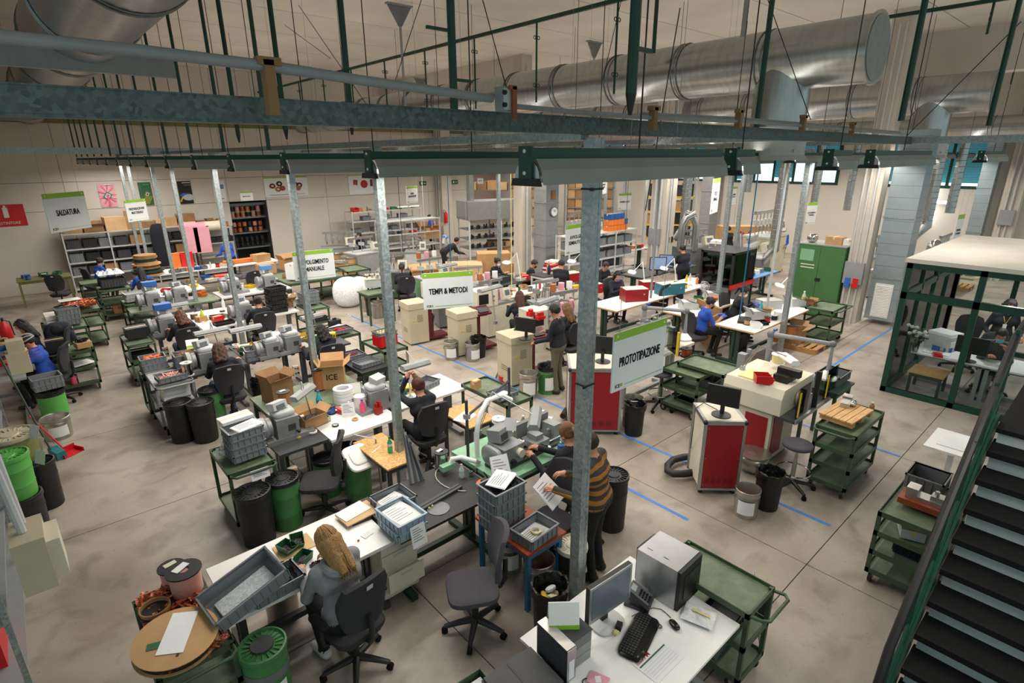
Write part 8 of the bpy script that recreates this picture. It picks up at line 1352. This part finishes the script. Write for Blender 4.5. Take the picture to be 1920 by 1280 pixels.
l = bpy.data.lights.new('booth_light', 'AREA'); l.shape = 'RECTANGLE'; l.size = .9; l.size_y = .25; l.energy = LAMPW*1.0; o = bpy.data.objects.new('booth_light', l); COL.objects.link(o); o.parent = t; o.location = (0, 0, -.02)
# ================================================================ small things on the far benches
def clutter(place, x0, x1, y0, y1, z, n, seed):
    rn = random.Random(seed); cols = [('white', 'whitegloss'), ('brown', 'card'), ('red', 'brightred'), ('blue', 'blue'), ('black', 'black'), ('yellow', 'yellow'), ('grey', 'greyplast'), ('green', 'hazegreen'), ('orange', 'orange'), ('cream', 'cream')]
    cmb = [(c, k) for c in range(10) for k in range(7)]; rn.shuffle(cmb); nx = max(1, round((n*(x1-x0)/(y1-y0))**.5)); ny = -(-n//nx)
    for i in range(n):
        (cn, cm), k = cols[cmb[i][0]], cmb[i][1]; gx, gy = i % nx, i//nx
        P = (x0+(gx+.5+rn.uniform(-.15, .15))*(x1-x0)/nx, y0+(gy+.5+rn.uniform(-.15, .15))*(y1-y0)/ny, z); lab = lambda s: 'small %s %s on the %s' % (cn, s, place); rz = rn.uniform(-30, 30)
        if k == 0: put_box(lab('carton'), P, .2, .16, .12, rz, False, cm, None, None, 'small things on the benches')
        elif k == 1: bottle(lab('bottle'), P, cm, .2, .035, 'white')
        elif k == 2: ring(lab('tape ring'), P, cm, .06, .04)
        elif k == 3: spool(lab('wire reel'), P, cm, .07, .12, 'lightgrey' if cn == 'black' else 'spool', group='small reels on the benches')
        elif k == 4: rep(('pb', cm), parts_bin(cm), 'parts_bin', lab('open bin'), 'parts bin', P, rz, 'small bins on the benches', 1.5)
        elif k == 5: rep(('crate', .3, .2, .08, cm), crate(.3, .2, .08, cm), 'storage_crate', lab('tray'), 'crate', P, rz, 'small trays on the benches')
        else:
            def f(t): M().b(-.09, .09, -.07, .07, 0, .1).obj('case', cm, t); M().b(-.06, .03, -.075, -.07, .03, .08).obj('display', 'darkgrey', t); M().cyl((.06, -.07, .05), (.06, -.085, .05), .015, n=8).obj('dial', 'black', t)
            rep(('meter', cm), f, 'meter_box', lab('meter box'), 'instrument', P, rz, 'small meters on the benches')
for i, (pl, *q, n) in enumerate((('dark third row bench', 3.7, 4.35, 10.1, 10.65, .8, 6), ('third row middle bench', 2.6, 3.3, 10.35, 10.75, .8, 6), ('fourth row left bench', 1.75, 2.45, 13.1, 13.45, .8, 5), ('fourth row white bench', 2.55, 3.35, 13.0, 13.45, .8, 6), ('green fifth row bench', 1.7, 3.4, 15.8, 16.05, .8, 6), ('fifth row right bench', 3.7, 5.3, 15.95, 16.15, .8, 6), ('white machine bench at the far left', 2.0, 3.5, 17.0, 17.6, .8, 10), ('dark far left table', 3.4, 5.3, 17.65, 18.3, .8, 7), ('long white far table', 3.3, 5.9, 19.65, 19.8, .85, 9), ('green steel bench', 5.6, 7.1, 16.0, 16.9, .8, 9), ('white bench behind the post', 9.1, 11.1, 10.4, 10.9, .8, 9), ('red case bench', 12.4, 14.4, 7.75, 8.5, .8, 12), ('table with the fan', 11.6, 12.9, 6.5, 7.0, .8, 9), ('blue-shirt worker table', 11.0, 12.0, 4.8, 5.2, .8, 5), ('dark table of the bun person', 10.6, 11.25, 11.65, 12.3, .78, 7), ('dark far bench', 14.8, 16.4, 9.6, 10.2, .78, 10), ('green far bench', 18.6, 19.7, 9.5, 10.1, .85, 8), ('far white bench below the hoses', 16.7, 18.1, 12.6, 13.2, .85, 9), ('far bench with the dome', 19.8, 21.0, 6.3, 6.9, .9, 8), ('pale blue far table', 15.9, 17.3, 7.3, 7.9, .8, 7), ('beige bench behind the booth', 18.7, 19.9, 2.7, 3.1, 1.1, 5), ('redhead bench', 3.6, 4.1, 6.8, 7.15, .8, 4), ('winding bench end of the second row', 2.5, 3.3, 6.85, 7.05, .8, 4), ('beige machine table', 7.3, 7.7, 5.1, 5.7, .95, 4), ('grey assembly shelving top', 10.9, 14.1, 22.5, 23.0, 2.0, 12), ('middle shelving frame', 11.3, 13.9, 20.7, 21.1, 1.15, 10), ('mint lathe table', 4.3, 4.7, 4.5, 4.85, .84, 4), ('yellow-edged rack top', 20.6, 21.4, 13.3, 13.9, 3.2, 3), ('olive far left table', -.2, .9, 21.7, 22.3, .8, 6), ('left edge bench', -.9, -.45, 12.4, 14.2, .82, 6))): clutter(pl, *q, n, i+3)
